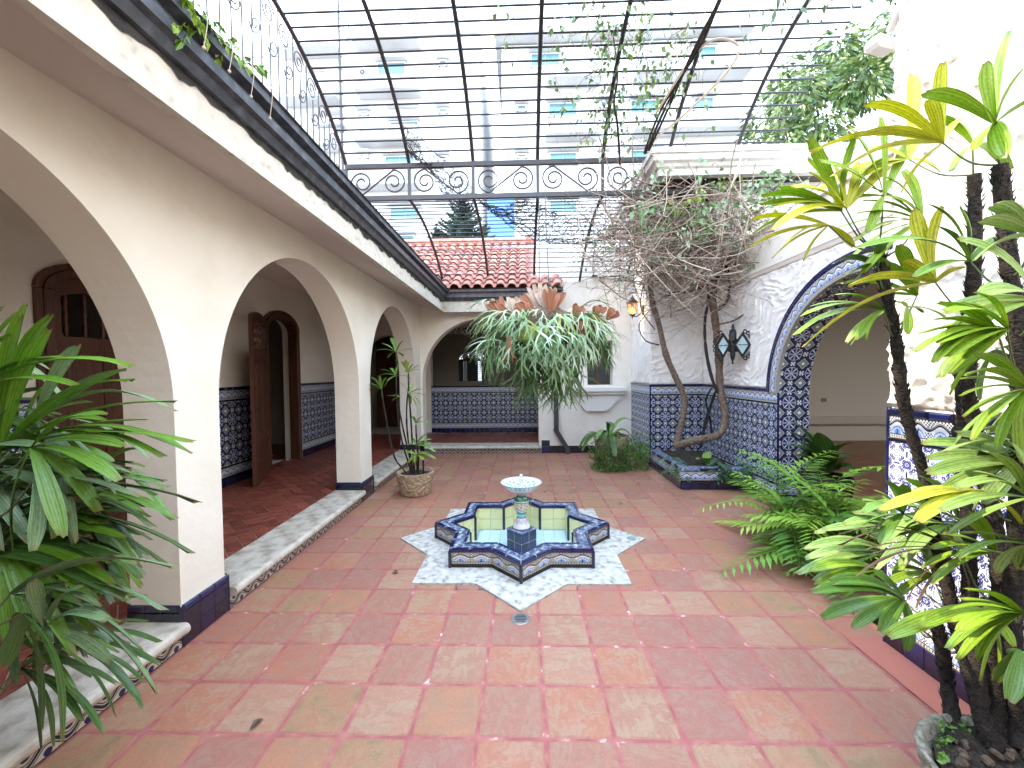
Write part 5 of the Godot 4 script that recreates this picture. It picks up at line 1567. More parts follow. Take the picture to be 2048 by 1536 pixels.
# rough trowelled render: a sheet from origin along u and up, displaced along n
func stucco(parent: Node, called: String, origin: Vector3, u: Vector3, n: Vector3, w: float, h: float, cell: float, amp: float, skip = null, flow := 0.9, sd := 5) -> void:
	var nu := int(w / cell) + 1
	var nv := int(h / cell) + 1
	var rid := noise(1.0, 3, FastNoiseLite.TYPE_SIMPLEX_SMOOTH, sd)
	rid.fractal_type = FastNoiseLite.FRACTAL_RIDGED
	var fine := noise(9.0, 3, FastNoiseLite.TYPE_SIMPLEX_SMOOTH, sd + 1)
	var wob := noise(0.9, 2, FastNoiseLite.TYPE_SIMPLEX_SMOOTH, sd + 2)
	var p := PackedVector3Array()
	p.resize(nu * nv)
	var ca := cos(flow)
	var sa := sin(flow)
	for j in nv:
		for i in nu:
			var x := w * i / (nu - 1)
			var y := h * j / (nv - 1)
			var k := wob.get_noise_2d(x, y)
			var q := (x * ca + y * sa) * 2.1 + k * 0.8
			var r := (-x * sa + y * ca) * 5.6 + k * 1.8
			var a := rid.get_noise_2d(q, r)
			var z := amp * (pow(clampf(a * 0.5 + 0.5, 0, 1), 2.6) * 1.7 + 0.28 * fine.get_noise_2d(x, y) * (0.4 + clampf(a, 0, 1)))
			var e := minf(minf(i, nu - 1 - i), minf(j, nv - 1 - j))
			if e < 1:
				z = 0.0
			p[j * nu + i] = origin + u * x + Vector3.UP * y + n * z
	var g := Geo.new()
	g.grid(p, nu, nv, w, h, skip, u.cross(Vector3.UP).dot(n) < 0)
	geo(parent, called, g, M.stucco)

const AC := 3.57
const AY := 1.30

func build_right() -> void:
	var lf := Vector3(-1, 0, 0)
	# near block
	var t := thing("near_wall", "sunlit white stucco wall with floral blue tile dado at the right edge", "wall")
	var g := Geo.new()
	g.bx(P(2.68, 3.2, 0.15), Vector3(1.22, 6.4, 4.34))
	geo(t, "core", g, M.stucco)
	stucco(t, "stucco", P(2.062, 1.362, 2.325), Vector3(0, 0, 1), lf, 3.2, 4.8, 0.0115, 0.030)
	dado(t, P(2.064, 0, 2.325), lf, 2.29, dado_rows(8, 0.1125, 0.125, "arabesque"))
	var eb := Geo.new()
	eb.tube(PackedVector3Array([P(2.056, 0, 2.325), P(2.056, 1.35, 2.325)]), flat(0.011), 8)
	geo(t, "corner_bead", eb, M.cobalt)
	# recessed wall with the big tiled arch
	t = thing("arch_wall", "white stucco wall with a blue tiled round archway on the right", "wall")
	g = Geo.new()
	arch_wall(g, P(2.91, 0, 2.2), Vector3(0, 0, -1), lf, 4.5, 3.25, 0.34, [[AC - 2.2, 1.11, AY, 1.11]], 0.0, 40)
	geo(t, "core", g, M.cream)
	stucco(t, "stucco", P(2.903, 1.35, 6.6), Vector3(0, 0, 1), lf, 4.2, 1.36, 0.012, 0.017, func(q: Vector3) -> bool: return Vector2(-q.z - AC, q.y - AY).length() < 1.27, 0.5, 25)
	dado(t, P(2.905, 0, 6.6), lf, 1.925, dado_rows())
	# arch ring: border tiles, navy outer cap, rope bead inside
	var ring := geo(t, "arch_trim", bgeo(P(2.93, AY + 1.2, AC), Vector3(0.02, 0.02, 0.02)), M.grout_white)
	var nseg := 33
	var da := PI / nseg
	for band in [[1.125, 1.24, "border_tile", "border", 0.022, 0], [1.243, 1.29, "cap_tile", "cobalt", 0.030, 0], [1.100, 1.118, "rope_tile", "grout_dark", 0.027, 0]]:
		g = Geo.new()
		var sub := 3
		var lo: float = band[0]
		var hi: float = band[1]
		var th: float = band[4]
		for i in sub:
			var a0 := -da * 0.485 + da * 0.97 * i / sub
			var a1 := -da * 0.485 + da * 0.97 * (i + 1) / sub
			var q := [Vector3(-th, cos(a0) * lo, sin(a0) * lo), Vector3(-th, cos(a1) * lo, sin(a1) * lo), Vector3(-th, cos(a1) * hi, sin(a1) * hi), Vector3(-th, cos(a0) * hi, sin(a0) * hi)]
			var u0 := float(i) / sub
			var u1 := float(i + 1) / sub
			g.quad(q[0], q[1], q[2], q[3], Vector2(u0, 1), Vector2(u1, 1), Vector2(u1, 0), Vector2(u0, 0))
			var bk := Vector3(th + 0.01, 0, 0)
			g.quad(q[3], q[2], q[2] + bk, q[3] + bk)
			g.quad(q[1], q[0], q[0] + bk, q[1] + bk)
		var m := g.mesh(M[band[3]])
		for i in nseg:
			var a := -PI / 2 + da * (i + 0.5)
			put(ring, band[2], m, Transform3D(Basis(Vector3.RIGHT, a), P(2.90, AY, AC)))
	# tiles lining the opening: far jamb and the soffit of the arch
	var lining := geo(t, "arch_lining", bgeo(P(3.08, 0.65, 4.688), Vector3(0.33, 1.28, 0.014)), M.grout_white)
	var rows := [[0.125, "skirting_tile", ["navy", "cobalt", "navy_dark"], 0.115, 0.011, 0.004], [0.115, "border_tile", "border", 0.1145, 0.008, 0.0015], [0.02, "liner_tile", "navy_dark", 0.1145, 0.009, 0.003]]
	for i in 9:
		rows.append([0.1158, "field_tile", "azulejo", 0.115, 0.008, 0.0015])
	panel(lining, P(2.91, 0, 4.682), Vector3(0, 0, 1), 0.34, rows, 0.0018, 1)
	eb = Geo.new()
	eb.tube(PackedVector3Array([P(2.903, 0, 4.678), P(2.903, AY, 4.678)]), flat(0.013), 8)
	geo(t, "corner_bead", eb, M.cobalt)
	var na := 31
	for i in na:
		var a := -PI / 2 + PI * (i + 0.5) / na
		var c := Vector3(0, cos(a), sin(a))     # outward from the arch centre; +z is nearer
		for j in 3:
			var o := P(2.91 + 0.34 * (j + 0.5) / 3.0, AY, AC) + c * 1.105
			var tan := Vector3(0, -sin(a), cos(a))
			var m := tile_mesh(0.34 / 3.0 - 0.002, PI * 1.10 / na - 0.002, 0.008, 0.0015, M.azulejo, (j + 1) % 2 == 1, (i) % 2 == 0)
			put(lining, "field_tile", m, Transform3D(Basis(tan.cross(-c), tan, -c), o))
	# ledge along the top
	g = Geo.new()
	g.sweep(PackedVector2Array([Vector2(0, -0.05), Vector2(0.02, -0.045), Vector2(0.035, -0.01), Vector2(0.045, 0.0), Vector2(0.045, 0.03), Vector2(0, 0.05)]), [[P(2.90, 2.76, 2.3), lf], [P(2.90, 2.76, 6.6), lf]], false)
	g.bx(P(3.07, 3.26, 4.45), Vector3(0.4, 0.03, 4.4))
	geo(t, "ledge", g, M.cream)
	# pillar block behind the planter
	t = thing("corner_pillar", "white stucco pillar with blue tile dado at the rear right corner", "pillar")
	g = Geo.new()
	g.bx(P(2.66, 2.05, 7.3), Vector3(1.19, 4.1, 1.36))
	geo(t, "core", g, M.stucco)
	stucco(t, "stucco", P(2.06, 1.35, 7.76), Vector3(0, 0, 1), lf, 1.15, 2.7, 0.013, 0.017, null, 1.15, 35)
	stucco(t, "stucco", P(2.06, 1.35, 6.615), Vector3(1, 0, 0), Vector3(0, 0, 1), 0.85, 2.7, 0.013, 0.017, null, 0.4, 45)
	dado(t, P(2.062, 0, 7.75), lf, 1.14, dado_rows())
	dado(t, P(2.055, 0, 6.612), Vector3(0, 0, 1), 0.84, dado_rows())
	eb = Geo.new()
	eb.tube(PackedVector3Array([P(2.054, 0, 6.604), P(2.054, 1.345, 6.604)]), flat(0.013), 8)
	geo(t, "corner_bead", eb, M.cobalt)
	# flat roof with a moulded cornice above
	t = thing("roof_canopy", "flat roof with white moulded cornice above the tangled vine", "roof")
	g = Geo.new()
	var cp := PackedVector2Array([Vector2(-0.10, -0.02), Vector2(0.0, -0.02), Vector2(0.0, 0.06), Vector2(0.03, 0.075), Vector2(0.05, 0.11), Vector2(0.09, 0.13), Vector2(0.10, 0.20), Vector2(0.125, 0.205), Vector2(0.125, 0.27), Vector2(-0.3, 0.27)])
	g.sweep(cp, [[P(1.73, 4.05, 7.8), Vector3(-1, 0, 0)], [P(1.73, 4.05, 5.22), Vector3(-1, 0, 1)], [P(6.0, 4.05, 5.22), Vector3(0, 0, 1)]], false)
	geo(t, "cornice", g, M.cornice)
	g = Geo.new()
	g.bx(P(3.95, 4.28, 6.6), Vector3(4.3, 0.06, 2.6))
	geo(t, "roof_slab", g, M.cornice)
	g = Geo.new()
	g.bx(P(3.92, 4.10, 6.55), Vector3(4.2, 0.10, 2.5))
	geo(t, "soffit", g, M.soffit_wood)
	g = Geo.new()
	g.bx(P(4.1, 3.60, 5.65), Vector3(3.0, 0.92, 0.2))
	geo(t, "upper_wall", g, M.cream)
	# room behind the archway
	t = thing("garden_room", "plain beige room seen through the blue tiled archway", "room")
	g = Geo.new()
	g.bx(P(6.4, 1.6, 9.3), Vector3(6.4, 3.6, 0.1))
	g.bx(P(6.4, 2.95, 6.0), Vector3(6.4, 0.1, 6.6))
	g.bx(P(3.28, 1.5, 7.9), Vector3(0.06, 3.0, 2.8))
	g.bx(P(9.6, 1.5, 5.9), Vector3(0.1, 3.0, 6.8))
	g.bx(P(5.3, 1.5, 2.45), Vector3(4.2, 3.0, 0.1))
	geo(t, "walls", g, mat(lin(0.50, 0.45, 0.37), 0.9))
	g = Geo.new()
	g.bx(P(6.4, -0.03, 5.8), Vector3(6.4, 0.06, 7.0))
	geo(t, "floor", g, M.clay3)
	g = Geo.new()
	g.bx(P(6.4, 0.16, 9.1), Vector3(6.4, 0.32, 0.4), 0.01)
	g.bx(P(6.4, 0.41, 9.235), Vector3(6.4, 0.17, 0.03), 0.005)
	geo(t, "baseboard", g, mat(lin(0.42, 0.36, 0.29), 0.7))
	g = Geo.new()
	g.bx(P(6.74, 0.866, 9.24), Vector3(0.12, 0.08, 0.012), 0.003)
	geo(t, "outlet", g, mat(lin(0.16, 0.13, 0.09), 0.5))

func urn_paint(u: float, v: float) -> Color:
	var white := Color(0.93, 0.92, 0.90)
	var w := sin(u * TAU * 9.0)
	var w2 := sin(u * TAU * 5.0 + v * 30.0)
	if v < 0.06:
		return Color(0.42, 0.45, 0.70)
	if v < 0.16:
		return white
	if v < 0.27:
		return Color(0.82, 0.74, 0.80) if absf(v - 0.215 - 0.02 * w) < 0.03 else Color(0.90, 0.88, 0.88)
	if v < 0.29:
		return Color(0.45, 0.40, 0.50)
	if v < 0.40:
		return Color(0.45, 0.80, 0.80) if absf(v - 0.345) > 0.012 + 0.01 * w else Color(0.85, 0.93, 0.92)
	if v < 0.43:
		return Color(0.30, 0.62, 0.64)
	if v < 0.66:
		var k := sin(u * TAU * 6.0 + sin(v * 40.0) * 2.0) * cos(v * 55.0 + u * 20.0)
		if k > 0.25:
			return Color(0.84, 0.76, 0.42)
		if k < -0.55:
			return Color(0.55, 0.42, 0.52)
		return white
	if v < 0.69:
		return Color(0.28, 0.30, 0.30)
	if v < 0.74:
		return Color(0.80, 0.84, 0.70)
	if v < 0.88:
		return Color(0.22, 0.50, 0.44) if absf(v - 0.81) > 0.015 + 0.012 * w2 else Color(0.55, 0.72, 0.66)
	if v < 0.91:
		return Color(0.72, 0.70, 0.55)
	return Color(0.86, 0.87, 0.86) if fmod(v * 50.0, 1.0) > 0.4 else Color(0.62, 0.66, 0.74)

func bowl_paint(u: float, v: float) -> Color:
	var white := Color(0.93, 0.93, 0.94)
	# outside of the bowl below v 0.5, inside above
	if v < 0.5:
		if absf(v - 0.16) < 0.02 or absf(v - 0.40) < 0.015:
			return Color(0.62, 0.70, 0.80)
		if v > 0.28 and v < 0.38 and sin(u * TAU * 26.0) > 0.2:
			return Color(0.72, 0.80, 0.84)
		return white
	if v < 0.56:
		return Color(0.70, 0.68, 0.84) if sin(u * TAU * 40.0) > -0.3 else white
	var a := fposmod(u * 4.0, 1.0) - 0.5
	var q := (v - 0.72) * 4.0
	var k := sin(a * 26.0 + q * 3.0) * cos(q * 9.0 - a * 8.0)
	if absf(a) < 0.36 and absf(q) < 0.45 and k > 0.12:
		return Color(0.36, 0.72, 0.68)
	if absf(a) > 0.40 and absf(q) < 0.3 and k > 0.0:
		return Color(0.82, 0.82, 0.56)
	return white

func prism(poly: Array, y0: float, y1: float, e: float) -> Geo:
	# a flat piece with upright sides and a small chamfer; poly is Vector2(x, z), any winding
	var g := Geo.new()
	var c := Vector2.ZERO
	for p in poly:
		c += p
	c /= poly.size()
	var area := 0.0
	for i in poly.size():
		area += poly[i].cross(poly[(i + 1) % poly.size()])
	var q := poly.duplicate()
	if area > 0:
		q.reverse()
	var inn := []
	for p in q:
		inn.append(p + (c - p).normalized() * e * 1.3)
	var m := q.size()
	for i in m:
		var j := (i + 1) % m
		g.quad(Vector3(q[i].x, y0, q[i].y), Vector3(q[j].x, y0, q[j].y), Vector3(q[j].x, y1 - e, q[j].y), Vector3(q[i].x, y1 - e, q[i].y))
		g.quad(Vector3(q[i].x, y1 - e, q[i].y), Vector3(q[j].x, y1 - e, q[j].y), Vector3(inn[j].x, y1, inn[j].y), Vector3(inn[i].x, y1, inn[i].y))
	for i in range(1, m - 1):
		g.tri(Vector3(inn[0].x, y1, inn[0].y), Vector3(inn[i].x, y1, inn[i].y), Vector3(inn[i + 1].x, y1, inn[i + 1].y))
	return g

func build_fountain() -> void:
	var at := P(CX, 0, CD)
	var slab := thing("marble_star", "white marble eight pointed star slab under the fountain", "slab", at)
	var g := Geo.new()
	var so := star(1.145)
	var si := star(0.79)
	for i in 16:
		var j := (i + 1) % 16
		var a := Vector3(so[i].x, 0.013, -so[i].y)
		var b := Vector3(so[j].x, 0.013, -so[j].y)
		var c := Vector3(si[j].x, 0.013, -si[j].y)
		var d := Vector3(si[i].x, 0.013, -si[i].y)
		var dn := Vector3(0, 0.03, 0)
		g.quad(a, b, c, d)
		g.quad(a - dn, b - dn, b, a)
	geo(slab, "slab", g, M.marble)
	var pc := geo(slab, "pipe_cover", prism_disc(0.045, 0.012, 0.018), mat(lin(0.20, 0.30, 0.27), 0.6), Transform3D(Basis.IDENTITY, P(0.985, 0, 3.725) - at))

	var t := thing("star_fountain", "star shaped tiled fountain basin in blue, white and yellow at the patio centre", "fountain", at)
	var R := 0.805
	var ap := R * 0.70711
	var T := Vector2(0, R)
	var N := Vector2(sin(PI / 8), cos(PI / 8)) * (R * 0.76537)
	var Q := func(f: float, o: float, mir: float) -> Vector2:
		var p := T.lerp(N, f) * (1.0 - o / ap)
		return Vector2(p.x * mir, p.y)
	# core ring
	g = Geo.new()
	for k in 8:
		var rot := Basis(Vector3.UP, k * PI / 4)
		for mir in [-1.0, 1.0]:
			var oo := [Q.call(0, 0.008, mir), Q.call(1, 0.008, mir)]
			var ii := [Q.call(0, 0.104, mir), Q.call(1, 0.104, mir)]
			var v3 := func(p: Vector2, y: float) -> Vector3: return rot * Vector3(p.x, y, p.y)
			g.quad(v3.call(oo[0], -0.11), v3.call(oo[1], -0.11), v3.call(oo[1], 0.155), v3.call(oo[0], 0.155))
			g.quad(v3.call(ii[0], -0.11), v3.call(ii[1], -0.11), v3.call(ii[1], 0.155), v3.call(ii[0], 0.155))
			g.quad(v3.call(oo[0], 0.155), v3.call(oo[1], 0.155), v3.call(ii[1], 0.155), v3.call(ii[0], 0.155))
	geo(t, "basin_core", g, M.grout_white)
	g = Geo.new()
	g.bx(Vector3(0, -0.103, 0), Vector3(1.3, 0.02, 1.3))
	geo(t, "basin_bed", g, mat(lin(0.34, 0.50, 0.62), 0.6))
	for mir in [-1.0, 1.0]:
		var pieces := []
		for h in 2:
			var f0 := h * 0.5 + 0.010
			var f1 := h * 0.5 + 0.490
			pieces.append(["rim_tile", prism([Q.call(f0, 0.020, mir), Q.call(f1, 0.020, mir), Q.call(f1, 0.092, mir), Q.call(f0, 0.092, mir)], 0.150, 0.166, 0.002).mesh(M.rim)])
			pieces.append(["outer_trim", prism([Q.call(f0, -0.008, mir), Q.call(f1, -0.008, mir), Q.call(f1, 0.018, mir), Q.call(f0, 0.018, mir)], 0.137, 0.168, 0.009).mesh(M.cobalt)])
			pieces.append(["inner_trim", prism([Q.call(f0, 0.094, mir), Q.call(f1, 0.094, mir), Q.call(f1, 0.116, mir), Q.call(f0, 0.116, mir)], 0.140, 0.168, 0.007).mesh(M.cobalt)])
		var e0: Vector2 = Q.call(0, 0, mir)
		var e1: Vector2 = Q.call(1, 0, mir)
		var dir := (e1 - e0).normalized()
		var nn := Vector2(-dir.y, dir.x)
		if nn.dot(e0 + e1) < 0:
			nn = -nn
		var n3 := Vector3(nn.x, 0, nn.y)
		var bs := Basis(Vector3.UP.cross(n3), Vector3.UP, n3)
		var len := e0.distance_to(e1)
		for h in 2:
			var c: Vector2 = e0.lerp(e1, h * 0.5 + 0.25) - nn * 0.008
			pieces.append(["border_tile", null, Transform3D(bs, Vector3(c.x, 0.089, c.y)), Vector2(len * 0.5 - 0.002, 0.094)])
			pieces.append(["base_tile", tile_mesh(len * 0.5 - 0.002, 0.036, 0.010, 0.002, M.black), Transform3D(bs, Vector3(c.x, 0.022, c.y))])
		# yellow lining, facing the centre
		var i0: Vector2 = Q.call(0, 0.104, mir)
		var i1: Vector2 = Q.call(1, 0.104, mir)
		var bi := Basis(Vector3.UP.cross(-n3), Vector3.UP, -n3)
		var il := i0.distance_to(i1)
		for h in 2:
			for r in 2:
				var c: Vector2 = i0.lerp(i1, h * 0.5 + 0.25)
				pieces.append(["lining_tile", tile_mesh(il * 0.5 - 0.005, 0.112, 0.008, 0.0015, M.yellow_tile), Transform3D(bi, Vector3(c.x, -0.034 + r * 0.116, c.y))])
		for k in 8:
			var rot := Transform3D(Basis(Vector3.UP, k * PI / 4), Vector3.ZERO)
			for p in pieces:
				if p[1] == null:
					put(t, p[0], tile_mesh(p[3].x, p[3].y, 0.008, 0.001, M["worn_border%d" % (rng.randi() % 3)]), rot * p[2])
				else:
					put(t, p[0], p[1], rot * p[2] if p.size() > 2 else rot)
	for k in 8:
		var rot := Basis(Vector3.UP, k * PI / 4)
		g = Geo.new()
		var tip := rot * Vector3(0, 0, R * 1.002)
		g.tube(PackedVector3Array([tip + Vector3(0, 0.012, 0), tip + Vector3(0, 0.142, 0)]), flat(0.014), 8)
		geo(t, "corner_strip", g, M.navy)
		g = Geo.new()
		var nt := rot * Vector3(sin(PI / 8), 0, cos(PI / 8)) * (R * 0.76537 * (1.0 - 0.112 / ap))
		g.tube(PackedVector3Array([nt + Vector3(0, -0.09, 0), nt + Vector3(0, 0.142, 0)]), flat(0.014), 8)
		geo(t, "corner_strip", g, M.navy_dark)
	var ri := R * (1.0 - 0.116 / ap)
	var m := Geo.new()
	m.bx(Vector3(0, -0.092, 0), Vector3(0.1045, 0.012, 0.1045), 0.0015)
	var fm := m.mesh(M.pale_blue)
	for i in range(-6, 7):
		for j in range(-6, 7):
			var x := (i + 0.5) * 0.109
			var z := (j + 0.5) * 0.109
			if in_star(CX + x, CD + z, ri + 0.05) and maxf(absf(x), absf(z)) > 0.02:
				put(t, "floor_tile", fm, Transform3D(Basis.IDENTITY, Vector3(x, 0, z)))
	# pedestal
	var pb := Basis(Vector3.UP, PI / 4)
	g = Geo.new()
	g.box(Transform3D(pb, Vector3(0, 0.004, 0)), Vector3(0.190, 0.19, 0.190))
	var ped := geo(t, "pedestal", g, M.grout_white)
	for s in 4:
		var n3 := pb * Vector3(0, 0, 1).rotated(Vector3.UP, s * PI / 2)
		var u := Vector3.UP.cross(n3)
		for i in 2:
			for j in 2:
				put(ped, "tile", tile_mesh(0.089, 0.087, 0.008, 0.002, M.cobalt if (i + j) % 2 else M.navy), Transform3D(Basis(u, Vector3.UP, n3), n3 * 0.094 + u * (i - 0.5) * 0.098 + Vector3.UP * (-0.042 + j * 0.096)))
	g = Geo.new()
	g.box(Transform3D(pb, Vector3(0, 0.104, 0)), Vector3(0.206, 0.012, 0.206), 0.004)
	geo(ped, "top_slab", g, M.rim)
	# painted urn with its bowl
	var um := mat(Color(0.95, 0.95, 0.95), 0.25)
	um.albedo_texture = paint(256, 256, func(x, y): return urn_paint(x, y))
	var bm := mat(Color(0.95, 0.95, 0.95), 0.25)
	bm.albedo_texture = paint(384, 128, func(x, y): return bowl_paint(x, y))
	g = Geo.new()
	var prof := PackedVector2Array()
	for e in [[0.080, 0.110], [0.082, 0.122], [0.079, 0.135], [0.072, 0.155], [0.060, 0.178], [0.046, 0.205], [0.040, 0.225], [0.040, 0.238], [0.047, 0.255], [0.058, 0.280], [0.068, 0.310], [0.071, 0.335], [0.069, 0.350], [0.073, 0.358], [0.073, 0.366], [0.068, 0.378], [0.055, 0.398], [0.040, 0.414], [0.036, 0.425], [0.042, 0.432], [0.038, 0.440]]:
		prof.append(Vector2(e[0], e[1]))
	g.lathe(prof, 40)
	var urn := geo(t, "urn", g, um)
	g = Geo.new()
	prof = PackedVector2Array()
	for e in [[0.036, 0.438], [0.060, 0.447], [0.095, 0.462], [0.130, 0.482], [0.160, 0.506], [0.184, 0.535], [0.194, 0.545], [0.186, 0.545], [0.168, 0.522], [0.140, 0.500], [0.105, 0.483], [0.070, 0.474], [0.030, 0.470], [0.004, 0.470]]:
		prof.append(Vector2(e[0], e[1]))
	g.lathe(prof, 48)
	geo(urn, "bowl", g, bm)
	g = Geo.new()
	prof = PackedVector2Array()
	for e in [[0.030, 0.468], [0.028, 0.50], [0.022, 0.53], [0.016, 0.548], [0.024, 0.560], [0.024, 0.574], [0.014, 0.586], [0.013, 0.592], [0.017, 0.600], [0.014, 0.612], [0.001, 0.620]]:
		prof.append(Vector2(e[0], e[1]))
	g.lathe(prof, 20)
	geo(urn, "finial", g, mat(lin(0.55, 0.62, 0.50), 0.3))
	# floor drain in front of the star
	var d := thing("floor_drain", "small round slotted metal floor drain at the tip of the marble star", "drain", P(-0.035, 0.0, 2.515))
	geo(d, "rim", prism_disc(0.062, -0.004, 0.005), mat(lin(0.40, 0.39, 0.38), 0.35, {"metallic": 0.8}))
	for i in 5:
		g = Geo.new()
		g.bx(Vector3(0, 0.0056, -0.032 + i * 0.016), Vector3(0.086 - absf(i - 2) * 0.014, 0.002, 0.005))
		geo(d, "slot", g, M.black)

func prism_disc(r: float, y0: float, y1: float) -> Geo:
	var poly := []
	for i in 24:
		poly.append(Vector2(cos(TAU * i / 24), sin(TAU * i / 24)) * r)
	return prism(poly, y0, y1, 0.002)

func arc_up(d: float) -> float:
	return 2.77 + sqrt(maxf(0.0, 2.45 * 2.45 - pow(d - 3.68, 2)))

func arc_low(d: float) -> float:
	return 0.5 + sqrt(maxf(0.0, 3.43 * 3.43 - pow(d - 5.75, 2)))

func scroll_path(x0: float, x1: float, ym: float, r: float, flip: float) -> PackedVector2Array:
	var p := PackedVector2Array()
	var c1 := Vector2(x0 + r + 0.03, ym - flip * 0.0)
	var c2 := Vector2(x1 - r - 0.03, ym)
	var n := 34
	for i in n + 1:
		var f := float(i) / n
		var a := -PI / 2 - (1.0 - f) * TAU * 1.7
		var rr := lerpf(0.22, 1.0, f) * r
		p.append(c1 + Vector2(cos(a) * rr, sin(a) * rr * flip))
	for i in n + 1:
		var f := float(i) / n
		var a := PI / 2 - f * TAU * 1.7
		var rr := lerpf(1.0, 0.22, f) * r
		p.append(c2 + Vector2(cos(a) * rr, sin(a) * rr * flip))
	return p

func build_pergola() -> void:
	var t := thing("iron_pergola", "dark iron barrel vaulted pergola of ribs and bars over the patio", "pergola")
	var xs := [-2.39, -1.525, -0.655, 0.213, 1.08, 1.95, 2.82, 3.69]
	var D0 := 5.5
	var g := Geo.new()
	# scrolled lattice beam
	for y in [4.375, 3.945]:
		g = Geo.new()
		g.bx(P(0.65, y, D0), Vector3(6.1, 0.065, 0.05), 0.004)
		geo(t, "beam", g, M.iron_grey)
	for i in 7:
		g = Geo.new()
		g.bx(P(xs[i], 4.16, D0), Vector3(0.04, 0.37, 0.04), 0.003)
		geo(t, "post", g, M.iron_grey)
		if i < 5:
			var pts := PackedVector3Array()
			for q in scroll_path(xs[i] + 0.02, xs[i + 1] - 0.02, 4.16, 0.165, -1.0 if i % 2 else 1.0):
				pts.append(P(q.x, q.y, D0))
			g = Geo.new()
			g.tube(pts, flat(0.012), 6)
			geo(t, "scroll", g, M.iron_grey)
	# ribs
	for i in 8:
		if i == 7:
			continue
		var pts := PackedVector3Array()
		for k in 33:
			var d := lerpf(D0, 1.86, k / 32.0)
			pts.append(P(xs[i], arc_up(d), d))
		g = Geo.new()
		g.tube(pts, flat(0.025), 8)
		geo(t, "rib", g, M.iron)
		if i > 0 and i < 6:
			pts = PackedVector3Array()
			for k in 17:
				var d := lerpf(D0, 7.76, k / 16.0)
				pts.append(P(xs[i], arc_low(d), d))
			g = Geo.new()
			g.tube(pts, flat(0.022), 8)
			geo(t, "rib", g, M.iron)
	# bars across
	var a0 := asin((D0 - 3.68) / 2.45)
	var n := 30
	for k in range(1, n):
		var a := lerpf(a0, -a0, float(k) / n)
		var c := P(0, 2.77 + 2.46 * cos(a), 3.68 + 2.46 * sin(a))
		g = Geo.new()
		g.tube(PackedVector3Array([c + Vector3(-2.39, 0, 0), c + Vector3(-0.8, rf(-0.006, 0.006), 0), c + Vector3(1.0, rf(-0.006, 0.006), 0), c + Vector3(3.4, 0, 0)]), flat(0.0108), 6)
		geo(t, "bar", g, M.iron)
	for k in range(1, 21):
		var d := lerpf(D0, 7.74, k / 20.5)
		g = Geo.new()
		var y := arc_low(d) + 0.012
		g.tube(PackedVector3Array([P(-2.3, y, d), P(-0.5, y + rf(-0.004, 0.004), d), P(2.1, y, d)]), flat(0.0085), 5)
		geo(t, "bar", g, M.iron)
	# end panel over the left roof: uprights and scrolls under the arch
	var e := thing("iron_screen", "wrought iron arched screen of scrolls above the left gutter", "screen")
	g = Geo.new()
	var k := 0
	var d := 5.3
	while d > 2.0:
		var top := arc_up(d) - 0.03
		var base := 3.2 + (2.39 - 1.6) * 0.796 + 0.04
		var pts := PackedVector3Array()
		g = Geo.new()
		g.tube(PackedVector3Array([P(-2.39, base, d), P(-2.39, top - (0.28 if k % 2 else 0.02), d)]), flat(0.0075), 5)
		geo(e, "upright", g, M.iron_grey)
		if k % 2 == 1:
			for i in 40:
				var f := i / 39.0
				var a := lerpf(0.0, PI * 3.4, f)
				var r := 0.105 * (1.0 - 0.8 * f)
				pts.append(P(-2.39, top - 0.17 + sin(a + 0.4) * r * 1.15, d - 0.02 + cos(a + 0.4) * r))
			g = Geo.new()
			g.tube(pts, flat(0.0075), 5)
			geo(e, "scroll", g, M.iron_grey)
			pts = PackedVector3Array()
			for i in 30:
				var f := i / 29.0
				var a := lerpf(0.0, PI * 3.0, f)
				var r := 0.08 * (1.0 - 0.8 * f)
				pts.append(P(-2.39, top - 0.46 - sin(a + 0.4) * r * 1.2, d + 0.05 - cos(a) * r))
			g = Geo.new()
			g.tube(pts, flat(0.007), 5)
			geo(e, "scroll", g, M.iron_grey)
		d -= 0.13
		k += 1
	# torn shade net slung between the ribs
	var nt := thing("shade_net", "torn black shade net sagging under the rear bars", "net")
	build_net(nt, [P(-1.49, 4.68, 5.15), P(-0.98, 4.40, 5.52), P(-0.75, 4.15, 5.62), P(-0.60, 3.97, 5.68)], [P(-1.48, 4.50, 5.40), P(-1.25, 4.35, 5.60), P(-1.10, 4.10, 5.75), P(-1.00, 3.95, 5.85)], 60, 18)
	build_net(nt, [P(-0.60, 3.95, 5.65), P(-0.33, 3.85, 6.0), P(0.26, 3.62, 6.4), P(1.05, 3.62, 6.5), P(1.5, 3.75, 6.5)], [P(-0.03, 3.97, 5.7), P(0.30, 3.95, 5.9), P(0.64, 3.90, 6.1), P(1.10, 3.85, 6.3), P(1.5, 3.85, 6.5)], 120, 26)

